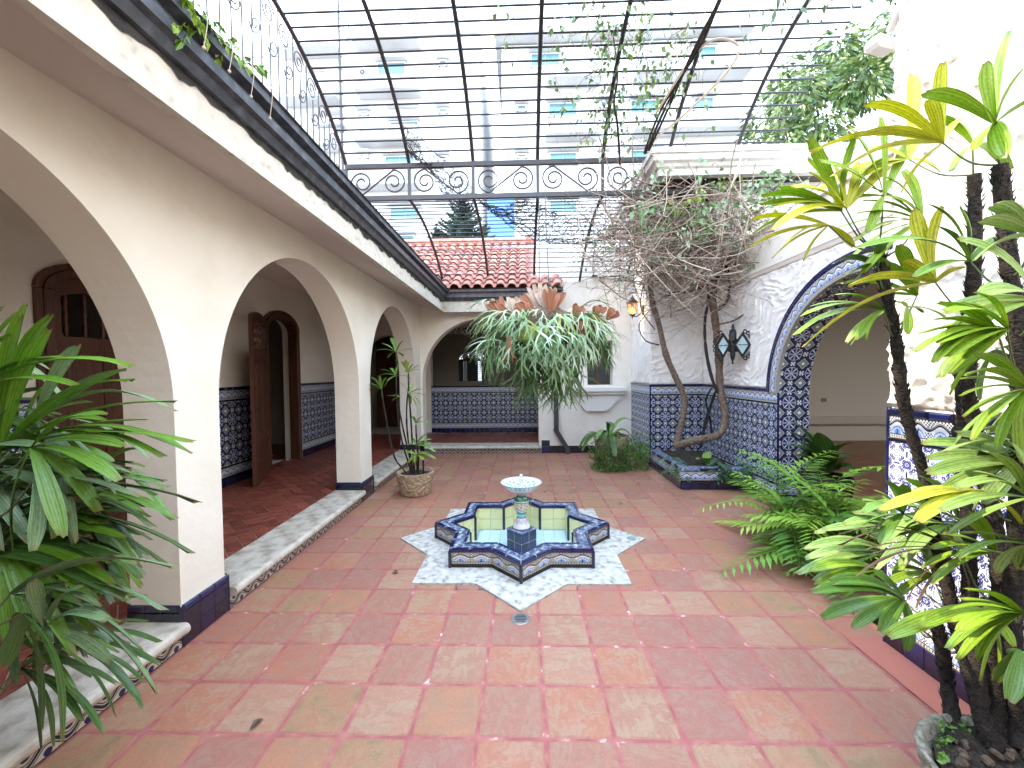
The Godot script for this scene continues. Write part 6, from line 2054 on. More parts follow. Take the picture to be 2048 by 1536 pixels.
func build_net(parent: Node3D, a: Array, b: Array, nu: int, nv: int) -> void:
	var pa := spline(a, 16)
	var pb := spline(b, 16)
	var g := Geo.new()
	var f := noise(6.0, 3, FastNoiseLite.TYPE_SIMPLEX_SMOOTH, 19)
	var at := func(u: float, v: float) -> Vector3:
		var i := u * (pa.size() - 1)
		var k := mini(int(i), pa.size() - 2)
		var p := pa[k].lerp(pa[k + 1], i - k).lerp(pb[k].lerp(pb[k + 1], i - k), v)
		return p + Vector3(0, -0.10 * sin(v * PI), 0) + Vector3(f.get_noise_2d(u * 2.0, v), f.get_noise_2d(u * 2.0 + 7.0, v), f.get_noise_2d(u * 2.0, v + 5.0)) * 0.07
	for i in nu:
		var pts := PackedVector3Array()
		for j in 13:
			pts.append(at.call(clampf((i + f.get_noise_1d(i) * 2.0) / nu, 0, 1), j / 12.0))
		g.tube(pts, flat(0.0032), 3, false)
	for j in nv:
		var pts := PackedVector3Array()
		for i in 41:
			pts.append(at.call(i / 40.0, clampf((j + f.get_noise_1d(j * 3.0)) / (nv - 1), 0, 1)))
		g.tube(pts, flat(0.0032 if j > 0 and j < nv - 1 else 0.006), 3, false)
	geo(parent, "netting", g, M.black_iron)

func build_lanterns() -> void:
	# carriage lantern on the pillar
	var t := thing("carriage_lantern", "small bronze wall lantern with amber glass, lit", "lantern", P(1.86, 2.50, 6.95))
	var bronze := mat(lin(0.035, 0.022, 0.012), 0.45, {"metallic": 0.5})
	var g := Geo.new()
	g.bx(Vector3(0.185, 0.10, 0), Vector3(0.025, 0.16, 0.09), 0.006)
	g.tube(spline([Vector3(0.18, 0.06, 0), Vector3(0.11, 0.02, 0), Vector3(0.05, -0.01, 0), Vector3(0, 0.03, 0)], 5), flat(0.010), 6)
	geo(t, "bracket", g, bronze)
	g = Geo.new()
	var pr := PackedVector2Array()
	for e in [[0.001, -0.045], [0.012, -0.035], [0.008, -0.02], [0.030, 0.0], [0.045, 0.02], [0.042, 0.03]]:
		pr.append(Vector2(e[0], e[1]))
	g.lathe(pr, 12)
	geo(t, "cup", g, bronze)
	g = Geo.new()
	pr = PackedVector2Array()
	for e in [[0.105, 0.222], [0.108, 0.230], [0.085, 0.248], [0.055, 0.275], [0.030, 0.300], [0.034, 0.306], [0.020, 0.318], [0.008, 0.33], [0.010, 0.345], [0.001, 0.36]]:
		pr.append(Vector2(e[0], e[1]))
	g.lathe(pr, 16)
	geo(t, "cap", g, bronze)
	g = Geo.new()
	for i in 6:
		var a := TAU * i / 6.0
		g.tube(spline([Vector3(cos(a) * 0.042, 0.025, sin(a) * 0.042), Vector3(cos(a) * 0.075, 0.12, sin(a) * 0.075), Vector3(cos(a) * 0.092, 0.225, sin(a) * 0.092)], 4), flat(0.005), 5)
	geo(t, "frame", g, bronze)
	g = Geo.new()
	pr = PackedVector2Array()
	for e in [[0.040, 0.025], [0.060, 0.075], [0.074, 0.125], [0.084, 0.175], [0.090, 0.222]]:
		pr.append(Vector2(e[0], e[1]))
	g.lathe(pr, 18)
	var amber := mat(Color(0.98, 0.80, 0.42, 0.35), 0.05, {"transparency": BaseMaterial3D.TRANSPARENCY_ALPHA})
	geo(t, "lantern_glass", g, amber)
	g = Geo.new()
	pr = PackedVector2Array()
	for e in [[0.001, 0.05], [0.014, 0.055], [0.022, 0.08], [0.020, 0.11], [0.010, 0.135], [0.001, 0.14]]:
		pr.append(Vector2(e[0], e[1]))
	g.lathe(pr, 12)
	var bulb := mat(Color(1, 0.9, 0.65), 0.5, {"emission_enabled": true, "emission": Color(1.0, 0.82, 0.5), "emission_energy_multiplier": 0.8})
	geo(t, "lantern_bulb", g, bulb)
	var l := OmniLight3D.new()
	l.name = "lantern_light"
	l.light_color = Color(1.0, 0.8, 0.5)
	l.light_energy = 0.02
	l.omni_range = 8.0
	l.omni_attenuation = 2.0
	l.light_size = 0.02
	l.shadow_enabled = true
	l.position = Vector3(0, 0.095, 0)
	t.add_child(l)

	# wrought iron lantern with lozenge panes on the stucco
	t = thing("iron_lantern", "black wrought iron wall lantern with two lozenge glass panes", "lantern", P(2.74, 1.885, 5.36))
	var frost := mat(lin(0.50, 0.66, 0.68), 0.25)
	# hexagonal body: lozenge panes on its two front faces
	for s in [-1.0, 1.0]:
		var yaw: float = -0.52 - s * 0.60
		var bs := Basis(Vector3.UP, yaw)          # local +z looks out of the wall
		var o := Basis(Vector3.UP, -0.52) * Vector3(-s * 0.105, 0, 0.09)
		var x := Transform3D(bs, o)
		var w := 0.112
		var h := 0.165
		g = Geo.new()
		var c := [Vector3(-w, 0, 0), Vector3(0, -h, 0), Vector3(w, 0, 0), Vector3(0, h, 0)]
		var ci := [Vector3(-w * 0.74, 0, 0), Vector3(0, -h * 0.74, 0), Vector3(w * 0.74, 0, 0), Vector3(0, h * 0.74, 0)]
		for i in 4:
			var j := (i + 1) % 4
			var f := Vector3(0, 0, 0.014)
			g.quad(x * (c[i] + f), x * (c[j] + f), x * (ci[j] + f), x * (ci[i] + f))
			g.quad(x * c[i], x * c[j], x * (c[j] + f), x * (c[i] + f))
			g.quad(x * (ci[i] + f), x * (ci[j] + f), x * ci[j], x * ci[i])
		g.tube(PackedVector3Array([x * Vector3(-0.06, 0, 0.02), x * Vector3(w + 0.02, 0, 0.02)]), flat(0.005), 5)
		geo(t, "pane_frame", g, M.black_iron)
		g = Geo.new()
		g.quad(x * (ci[0] * 1.04), x * (ci[1] * 1.04), x * (ci[2] * 1.04), x * (ci[3] * 1.04))
		geo(t, "pane", g, frost)
		g = Geo.new()
		for i in 2:
			var q := []
			for p in ci:
				q.append(x * (p * (0.66 - i * 0.3) + Vector3(0, 0, 0.003)))
			g.tube(PackedVector3Array([q[0], q[1], q[2], q[3], q[0]]), flat(0.0022), 4)
		geo(t, "pane_lines", g, mat(lin(0.30, 0.42, 0.44), 0.4))
		# scalloped curls round the outer edge
		for i in 9:
			var f := i / 8.0
			var a := lerpf(-1.35, 1.35, f)
			var cc := Vector3(0.02 + cos(a) * w * 1.12, sin(a) * h * 1.06, -0.01)
			cc.x *= -1.0 if s > 0 else 1.0
			var pts := PackedVector3Array()
			for k in 15:
				var b := TAU * 1.15 * k / 14.0 + a
				pts.append(x * (cc + Vector3(cos(b), sin(b), 0) * (0.027 - 0.0008 * k)))
			g = Geo.new()
			g.tube(pts, flat(0.0075), 5)
			geo(t, "curl", g, M.black_iron)
	var fb := Basis(Vector3.UP, -0.52)
	g = Geo.new()
	g.box(Transform3D(fb, fb * Vector3(0, 0.11, 0.09)), Vector3(0.085, 0.15, 0.09), 0.02)
	g.box(Transform3D(fb, fb * Vector3(0, -0.11, 0.085)), Vector3(0.06, 0.10, 0.06), 0.02)
	g.box(Transform3D(fb, fb * Vector3(0, 0, 0.02)), Vector3(0.13, 0.17, 0.10), 0.02)
	g.bx(Vector3(0.09, 0, -0.01), Vector3(0.12, 0.10, 0.10), 0.01)
	geo(t, "body", g, M.black_iron)
	g = Geo.new()
	var pf := PackedVector2Array()
	for e in [[0.045, 0.18], [0.03, 0.20], [0.016, 0.215], [0.022, 0.23], [0.012, 0.245], [0.016, 0.256], [0.001, 0.28]]:
		pf.append(Vector2(e[0], e[1]))
	g.lathe(pf, 12, fb * Vector3(0, 0, 0.09))
	geo(t, "finial", g, M.black_iron)
	g = Geo.new()
	pf = PackedVector2Array()
	for e in [[0.001, -0.25], [0.014, -0.23], [0.010, -0.205], [0.022, -0.175], [0.03, -0.15]]:
		pf.append(Vector2(e[0], e[1]))
	g.lathe(pf, 12, fb * Vector3(0, 0, 0.085))
	geo(t, "drop", g, M.black_iron)

func lump_pot(r0: float, r1: float, h: float, amp: float, freq: float, sd: int) -> Geo:
	var f := noise(freq, 3, FastNoiseLite.TYPE_SIMPLEX_SMOOTH, sd)
	f.fractal_type = FastNoiseLite.FRACTAL_RIDGED
	var nu := 97
	var rows := 34
	var p := PackedVector3Array()
	for j in rows:
		var v := float(j) / (rows - 1)
		var y := h * minf(v / 0.86, 1.0)
		var k := y / h
		var r := lerpf(r0, r1, pow(k, 0.62))
		if v > 0.86:
			r = r1 - (v - 0.86) / 0.14 * 0.045
			y = h - maxf(0.0, (v - 0.93)) * 0.6
		for i in nu:
			var a := -TAU * i / (nu - 1)
			var d := Vector3(cos(a), 0, sin(a))
			var q := d * r + Vector3.UP * y
			var z := amp * f.get_noise_3d(q.x, q.y * 1.2, q.z)
			if j == 0:
				z = 0.0
			p.append(q + d * z)
	var g := Geo.new()
	g.grid(p, nu, rows)
	return g

func soil_disc(r: float, y: float, sd: int) -> Geo:
	var f := noise(14.0, 3, FastNoiseLite.TYPE_SIMPLEX_SMOOTH, sd)
	var p := PackedVector3Array()
	for j in 10:
		for i in 33:
			var a := -TAU * i / 32
			var rr := r * (1.0 - j / 9.0) + 0.001
			var q := Vector3(cos(a) * rr, 0, sin(a) * rr)
			q.y = y + f.get_noise_2d(q.x, q.z) * 0.03
			p.append(q)
	var g := Geo.new()
	g.grid(p, 33, 10)
	return g

func build_planter() -> void:
	var t := thing("tiled_planter", "low tiled planter box holding the vine trunks in the right corner", "planter")
	var g := Geo.new()
	var z := Vector3(0, 0, 1)
	g.bx(P(2.475, 0.145, 5.37), Vector3(0.82, 0.27, 0.10))
	g.bx(P(2.12, 0.145, 5.95), Vector3(0.10, 0.27, 1.27))
	geo(t, "core", g, M.grout_white)
	var rows := [[0.105, "skirting_tile", ["navy", "navy", "cobalt", "navy_dark"], 0.115, 0.012, 0.003], [0.02, "liner_tile", "navy_dark", 0.23, 0.010, 0.002], [0.115, "border_tile", "border", 0.115, 0.008, 0.0015], [0.045, "cap_tile", ["rim", "navy_dark"], 0.115, 0.02, 0.01]]
	panel(t, P(2.062, 0, 5.312), z, 0.82, rows)
	panel(t, P(2.062, 0, 6.58), Vector3(-1, 0, 0), 1.265, rows)
	for i in 7:
		put(t, "coping_tile", tile_mesh(0.114, 0.115, 0.014, 0.004, M.rim), Transform3D(Basis(Vector3.RIGHT, Vector3(0, 0, -1), Vector3.UP), P(2.12 + i * 0.117, 0.275, 5.368)))
	for i in 10:
		put(t, "coping_tile", tile_mesh(0.115, 0.114, 0.014, 0.004, M.rim), Transform3D(Basis(Vector3.RIGHT, Vector3(0, 0, -1), Vector3.UP), P(2.12, 0.275, 5.486 + i * 0.117)))
	var p := PackedVector3Array()
	var f := noise(6.0, 4, FastNoiseLite.TYPE_SIMPLEX_SMOOTH, 88)
	for j in 30:
		for i in 20:
			var x := 2.15 + 0.75 * i / 19.0
			var d := 5.40 + 1.2 * j / 29.0
			p.append(P(x, 0.225 + f.get_noise_2d(x, d) * 0.05 + 0.05 * sin((x - 2.15) / 0.75 * PI), d))
	g = Geo.new()
	g.grid(p, 20, 30)
	geo(t, "soil", g, M.soil)
	# conduit and floodlight high on the near wall
	var w := thing("wall_floodlight", "white floodlight on a pipe arm high on the stucco wall", "lamp")
	g = Geo.new()
	g.tube(PackedVector3Array([P(2.03, 3.72, 1.98), P(2.03, 3.50, 2.26), P(2.06, 3.45, 2.36)]), flat(0.022), 8)
	geo(w, "arm", g, M.white_paint)
	g = Geo.new()
	g.box(Transform3D(Basis(Vector3.UP, 0.3), P(2.07, 3.42, 2.43)), Vector3(0.16, 0.07, 0.10), 0.02)
	geo(w, "housing", g, M.white_paint)
	# junction box and cable on the rear wall
	var j := thing("cable_box", "small black cable boxes on the cream wall above the lantern", "cable")
	g = Geo.new()
	g.bx(P(1.36, 3.36, 7.72), Vector3(0.10, 0.05, 0.05), 0.005)
	g.bx(P(1.50, 3.33, 7.72), Vector3(0.10, 0.05, 0.05), 0.005)
	geo(j, "box", g, M.black_iron)
	g = Geo.new()
	g.tube(spline([P(1.54, 3.33, 7.72), P(1.7, 3.31, 7.73), P(1.85, 3.32, 7.73), P(2.05, 3.38, 7.7)], 6), flat(0.012), 6)
	g.tube(spline([P(1.34, 3.36, 7.73), P(1.33, 3.6, 7.74), P(1.36, 3.88, 7.74)], 4), flat(0.008), 6)
	geo(j, "cable", g, M.black_iron)

func leaf_mat(c: Color, back: Color, stripes := true, rough := 0.42) -> StandardMaterial3D:
	var m := mat(Color.WHITE, rough, {"backlight_enabled": true, "backlight": back, "cull_mode": BaseMaterial3D.CULL_DISABLED})
	if stripes:
		var f := noise(3.0, 3, FastNoiseLite.TYPE_SIMPLEX_SMOOTH, 23)
		m.albedo_texture = paint(64, 128, func(x, y):
			var v := 0.5 + 0.5 * cos(x * TAU * 6.0)
			var w := 0.5 + 0.5 * cos(x * TAU * 21.0)
			var n := f.get_noise_2d(x * 3.0, y * 4.0)
			var k := 0.80 + 0.22 * v + 0.06 * w + 0.16 * n
			var e := smoothstep(0.93, 1.0, y + n * 0.05) + 0.8 * smoothstep(0.42, 0.6, f.get_noise_2d(x * 9.0, y * 22.0))
			var q := Color(c.r * k, c.g * k, c.b * k)
			return q.lerp(Color(0.46, 0.36, 0.20), clampf(e, 0.0, 1.0) * 0.6))
	else:
		m.albedo_color = c
	return m

# one strap-shaped segment of a fan leaf from h to tip, arching by lift
func strap(g: Geo, h: Vector3, tip: Vector3, w: float, face: Vector3, lift: float, droop: float) -> void:
	var d := tip - h
	var side := d.cross(face).normalized()
	var up := side.cross(d.normalized())
	var ns := 10
	var p := PackedVector3Array()
	var drop := Vector3.DOWN * droop
	for j in ns:
		var f := float(j) / (ns - 1)
		var c := h + d * f + up * (sin(f * PI) * lift) - drop * (f - f * f) * 1.6 + drop * (f * f * f - f) * 0.4
		var ww := 0.56 * w * (0.22 + 0.78 * pow(sin(minf(f * 1.25, 1.0) * PI * 0.5), 0.8))
		if f > 0.72:
			ww *= lerpf(1.0, 0.46, pow((f - 0.72) / 0.28, 1.8))
		for i in 5:
			var s := (i - 2) * 0.5
			var fold := 0.16 if i % 2 == 1 else (-0.10 if i == 2 else 0.0)
			var jag := d * rf(-0.03, 0.03) if j == ns - 1 else Vector3.ZERO
			p.append(c + jag + side * (s * ww) + up * (fold * ww + absf(s) * ww * 0.22))
	g.grid(p, 5, ns)

func fan_leaf(parent: Node3D, hub: Vector3, tips: Array, w: float, m: Material, from: Vector3, pm: Material) -> void:
	var g := Geo.new()
	var mid := Vector3.ZERO
	for t in tips:
		mid += t - hub
	var face := Vector3.ZERO
	for i in tips.size() - 1:
		var c: Vector3 = (tips[i] - hub).cross(tips[i + 1] - hub)
		face += c if c.y > 0 else -c
	face = (face.normalized() + Vector3(0, 0.9, 0.35) + Vector3(rf(-0.2, 0.2), 0, rf(-0.2, 0.2))).normalized()
	for t in tips:
		var l := hub.distance_to(t)
		strap(g, hub, t, w * rf(0.85, 1.15), face, l * rf(0.02, 0.07), l * rf(0.05, 0.16))
	var o := geo(parent, "leaf", g, m)
	if from.distance_to(hub) > 0.03:
		var s := Geo.new()
		var k := from.lerp(hub, 0.5) + Vector3(0, -0.03, 0)
		s.tube(spline([from, k, hub], 5), taper(11, 0.0045, 0.0025), 5)
		geo(o, "petiole", s, pm)

# cane wrapped in dark fibre
func cane(parent: Node3D, pts: Array, r: float, m: Material, hairy := true) -> void:
	var path := spline(pts, 7)
	var g := Geo.new()
	var rr := PackedFloat32Array()
	var f := noise(0.9, 2, FastNoiseLite.TYPE_SIMPLEX_SMOOTH, int(pts[0].x * 1000.0))
	for i in path.size():
		rr.append(r * (1.0 + 0.28 * f.get_noise_1d(i * 2.0)) * lerpf(0.85, 1.1, float(i) / path.size()))
	g.tube(path, rr, 10)
	if hairy:
		for i in range(1, path.size() - 1):
			for k in 7:
				var a := rf(0, TAU)
				var d := Vector3(cos(a), 0, sin(a))
				var o := path[i].lerp(path[i + 1], rf(0, 1))
				var up := (path[i - 1] - path[i]).normalized() * (1.0 if path[i - 1].y > path[i].y else -1.0)
				g.tube(PackedVector3Array([o + d * r * 0.8, o + d * (r * 1.25) + up * r * rf(0.3, 1.4)]), PackedFloat32Array([r * 0.16, 0.0008]), 3, false)
	geo(parent, "cane", g, m)

func nearest_on(paths: Array, q: Vector3) -> Vector3:
	var best := q
	var bd := 1e9
	for p in paths:
		for i in p.size() - 1:
			var c := Geometry3D.get_closest_point_to_segment(q, p[i], p[i + 1])
			var d := c.distance_to(q) + maxf(0.0, c.y - q.y) * 0.6
			if d < bd:
				bd = d
				best = c
	return best

func v3(a: Array) -> Vector3:
	return Vector3(a[0], a[1], -a[2])

func palm(label: String, group: String, canes: Array, fans: Array, r: float, mats: Array, hairy: bool, at_least := Vector3.ZERO) -> Node3D:
	var t := thing("lady_palm", label, "palm", Vector3.ZERO, group)
	var paths := []
	for c in canes:
		var pts := []
		for q in c:
			pts.append(v3(q))
		paths.append(pts)
		cane(t, pts, r, M.bark_dark, hairy)
	for f in fans:
		var hub := v3(f[2])
		var tips := []
		for q in f[3]:
			tips.append(v3(q))
		var from := nearest_on(paths, hub + Vector3(0, -0.12, 0)) if paths.size() > 0 else hub
		if from.distance_to(hub) > 0.75:
			from = hub.lerp(from, 0.75 / from.distance_to(hub))
		fan_leaf(t, hub, tips, f[1], mats[int(f[0])], from, M.petiole)
	return t

func frond_fern(parent: Node3D, base: Vector3, dir: Vector3, length: float, m: Material, pairs: int, pin: float, arch: float, w := 0.14) -> void:
	# pinnate frond: a midrib with pairs of narrow leaflets
	var g := Geo.new()
	var hd := Vector3(dir.x, 0, dir.z)
	hd = hd.normalized() if hd.length() > 0.01 else Vector3.RIGHT
	var side := hd.cross(Vector3.UP)
	var path := PackedVector3Array()
	for i in 13:
		var f := i / 12.0
		path.append(base + hd * (length * f * (0.35 + 0.65 * f) * (1.0 - dir.y * 0.5)) + Vector3.UP * (length * (dir.y * f * 1.1 - arch * f * f)))
	g.tube(path, taper(13, 0.004, 0.0015), 4, false)
	for k in pairs:
		var f := 0.18 + 0.82 * k / float(pairs)
		var x := f * 12.0
		var i := mini(int(x), 11)
		var o := path[i].lerp(path[i + 1], x - i)
		var d := (path[i + 1] - path[i]).normalized()
		var l := pin * sin(clampf(1.12 - f, 0.0, 1.0) * PI * 0.62 + 0.28)
		for s in [-1.0, 1.0]:
			var tip: Vector3 = o + (side * s * 0.86 + d * 0.5).normalized() * l + Vector3.DOWN * l * rf(0.05, 0.35)
			var nn := d.cross(side * s).normalized()
			var wd := (tip - o).cross(Vector3.UP).normalized() * l * w
			var c := o.lerp(tip, 0.45) + Vector3.UP * l * 0.06
			g.tri(o, c + wd, c - wd)
			g.tri(c - wd, c + wd, tip)
	geo(parent, "frond", g, m)

func antler(g: Geo, p: Vector3, d: Vector3, w: float, len: float, level: int, side: Vector3, sag: float) -> void:
	var n := 5
	var a := p
	var dir := d
	var pts := PackedVector3Array()
	var w0 := w
	var w1 := w * (0.95 if level > 0 else 0.25)
	for i in n:
		var f := float(i) / (n - 1)
		var s := side * lerpf(w0, w1, f)
		var nn := dir.cross(side).normalized()
		pts.append(a - s)
		pts.append(a + nn * w * 0.12)
		pts.append(a + s)
		if i < n - 1:
			a += dir * (len / (n - 1))
			dir = (dir + Vector3.DOWN * sag).normalized()
			side = (side - dir * side.dot(dir)).normalized()
	g.grid(pts, 3, n)
	if level > 0:
		for s in [-1.0, 1.0]:
			var sp: float = rf(0.30, 0.55) * s
			var nd := (dir + side * sp).normalized()
			var nsd := (side - nd * side.dot(nd)).normalized()
			antler(g, a + side * (s * w1 * 0.45), nd, w1 * 0.66, len * rf(0.65, 0.95), level - 1, nsd, sag * 1.15)

func build_staghorn() -> void:
	var c := P(0.25, 1.99, 5.0)
	var t := thing("staghorn_fern", "huge staghorn fern hanging from the pergola in the middle of the patio", "fern", c)
	var g := Geo.new()
	var f := noise(5.0, 3, FastNoiseLite.TYPE_SIMPLEX_SMOOTH, 3)
	var p := PackedVector3Array()
	for j in 17:
		for i in 29:
			var a := -TAU * i / 28.0
			var b := -PI / 2 + PI * j / 16.0
			var d := Vector3(cos(a) * cos(b), sin(b), sin(a) * cos(b))
			p.append(d * Vector3(0.42, 0.26, 0.30) * (1.0 + 0.35 * f.get_noise_3d(d.x, d.y, d.z)) + Vector3(0, 0.1, 0))
	g.grid(p, 29, 17)
	geo(t, "root_ball", g, M.bark)
	var green := leaf_mat(Color(0.47, 0.57, 0.38), Color(0.12, 0.17, 0.05), false, 0.45)
	var grey := leaf_mat(Color(0.62, 0.69, 0.56), Color(0.12, 0.15, 0.07), false, 0.45)
	var lime := leaf_mat(Color(0.62, 0.68, 0.36), Color(0.2, 0.24, 0.06), false, 0.45)
	var deep := leaf_mat(Color(0.35, 0.46, 0.27), Color(0.08, 0.12, 0.03), false, 0.45)
	var brown := leaf_mat(Color(0.58, 0.36, 0.25), Color(0.10, 0.05, 0.02), true, 0.7)
	var pale := leaf_mat(Color(0.74, 0.64, 0.57), Color(0.12, 0.10, 0.08), true, 0.8)
	var kinds := []
	for k in 14:
		g = Geo.new()
		var hang: float = [0.10, 0.20, 0.30, 0.15][k % 4]
		antler(g, Vector3.ZERO, Vector3(1, rf(0.1, 0.7), 0).normalized(), rf(0.026, 0.040), rf(0.17, 0.25), 3, Vector3(0, 0, 1), hang)
		kinds.append(g)
	var ms := []
	for k in 14:
		ms.append([kinds[k].mesh(green), kinds[k].mesh(grey), kinds[k].mesh(lime), kinds[k].mesh(deep)])
	for i in 190:
		var a := rf(0, TAU)
		var y := rf(-0.28, 0.28)
		var o := Vector3(cos(a) * 0.52, y * 0.9 + 0.05, sin(a) * 0.30)
		var k := rng.randi() % 14
		var q := rng.randf()
		var mi := 0
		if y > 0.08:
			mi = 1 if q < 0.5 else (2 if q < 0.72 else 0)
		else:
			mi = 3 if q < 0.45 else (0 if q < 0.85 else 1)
		var sc := rf(0.60, 0.92) * (0.85 if y > 0.1 else 1.0)
		var b := Basis(Vector3.UP, -a + rf(-0.35, 0.35)) * Basis(Vector3(0, 0, 1), rf(-0.5, 0.25)) * Basis(Vector3.RIGHT, rf(-0.5, 0.5))
		put(t, "frond", ms[k][mi], Transform3D(b.scaled(Vector3.ONE * sc), o))
	for i in 22:   # a few that stick out sideways and up
		var a: float = rf(-0.7, 0.7) + (0.0 if i % 2 else PI)
		var b := Basis(Vector3.UP, -a) * Basis(Vector3(0, 0, 1), rf(0.0, 0.6))
		put(t, "frond", ms[rng.randi() % 14][[1, 2, 0][i % 3]], Transform3D(b.scaled(Vector3.ONE * rf(0.7, 1.05)), Vector3(cos(a) * 0.42, rf(0.05, 0.32), sin(a) * 0.25)))
	for i in 46:   # the long strands that hang below
		var a := rf(0, TAU)
		var o := Vector3(rf(-0.38, 0.45), rf(-0.42, -0.15), sin(a) * 0.22)
		var b := Basis(Vector3.UP, rf(0, TAU)) * Basis(Vector3(0, 0, 1), rf(-1.25, -0.7))
		put(t, "frond", ms[rng.randi() % 14][[0, 3, 3, 0][rng.randi() % 4]], Transform3D(b.scaled(Vector3.ONE * rf(0.75, 1.0)), o))
	# papery shield fronds standing on top
	for e in [[-0.48, 0.24, 0.10, -0.55, 0.34, 0], [-0.56, 0.22, 0.0, -0.25, 0.36, 1], [-0.36, 0.26, -0.1, 0.10, 0.40, 1], [-0.10, 0.26, 0.20, -0.95, 0.36, 0], [0.02, 0.28, 0.05, 0.0, 0.46, 1], [0.08, 0.24, 0.18, 0.15, 0.42, 0], [-0.02, 0.30, -0.10, -0.25, 0.5, 1], [0.36, 0.22, 0.12, 0.5, 0.22, 0], [0.62, 0.20, 0.10, 0.35, 0.26, 0], [0.76, 0.20, 0.06, 0.8, 0.22, 0], [-0.20, 0.22, 0.22, -0.4, 0.26, 0], [-0.22, 0.2, -0.05, 0.3, 0.3, 1]]:
		g = Geo.new()
		var tips := []
		var n := 5
		for i in n:
			var an: float = e[3] + (i - (n - 1) / 2.0) * 0.20
			tips.append(Vector3(sin(an), cos(an), rf(-0.1, 0.2)) * e[4] * rf(0.85, 1.1))
		for q in tips:
			strap(g, Vector3.ZERO, q * 0.72, 0.06, Vector3(0.1, 0.1, 1), rf(-0.02, 0.03), 0.02)
		put(t, "shield_frond", g.mesh(pale if e[5] else brown), Transform3D(Basis.IDENTITY, Vector3(e[0], e[1], e[2])))
	for e in [[-0.06, -0.02, 0.30, 0.15], [0.06, -0.06, 0.32, 0.13], [-0.20, 0.02, 0.28, 0.12], [0.5, 0.08, 0.26, 0.12]]:
		g = Geo.new()
		var pp := PackedVector3Array()
		for j in 9:
			for i in 13:
				var u := i / 12.0 * 2.0 - 1.0
				var v := j / 8.0 * 2.0 - 1.0
				var w := sqrt(maxf(0.0, 1.0 - v * v))
				pp.append(Vector3(e[0] + u * w * e[3], e[1] + v * e[3], e[2] + 0.06 * (1.0 - u * u) * w))
		g.grid(pp, 13, 9)
		geo(t, "round_shield", g, lime if e[0] < 0.3 else brown)
	# dead brown frond
	g = Geo.new()
	antler(g, Vector3(-0.42, -0.02, 0.42), Vector3(0.05, -1, 0), 0.022, 0.13, 2, Vector3(1, 0, 0), 0.1)
	geo(t, "dead_frond", g, brown)
	# chains up to the bars
	for s in [-0.05, 0.08]:
		g = Geo.new()
		g.tube(PackedVector3Array([Vector3(s, 0.3, 0), Vector3(s * 0.6, 1.9, -0.3)]), flat(0.006), 5)
		geo(t, "chain", g, M.iron_grey)

func leaf_spray(g: Geo, at: Vector3, size: float, m_dir: Vector3) -> void:
	var d := (m_dir + Vector3(rf(-1, 1), rf(-1, 0.6), rf(-1, 1))).normalized()
	var s := d.cross(Vector3(rf(-1, 1), rf(-1, 1), rf(-1, 1))).normalized() * size * 0.34
	var n := d.cross(s).normalized() * size * 0.12
	var mid := at + d * size * 0.45
	var tip := at + d * size - Vector3(0, size * 0.2, 0)
	g.tri(at, mid + s + n, mid)
	g.tri(at, mid, mid - s + n)
	g.tri(mid, mid + s + n, tip)
	g.tri(mid, tip, mid - s + n)

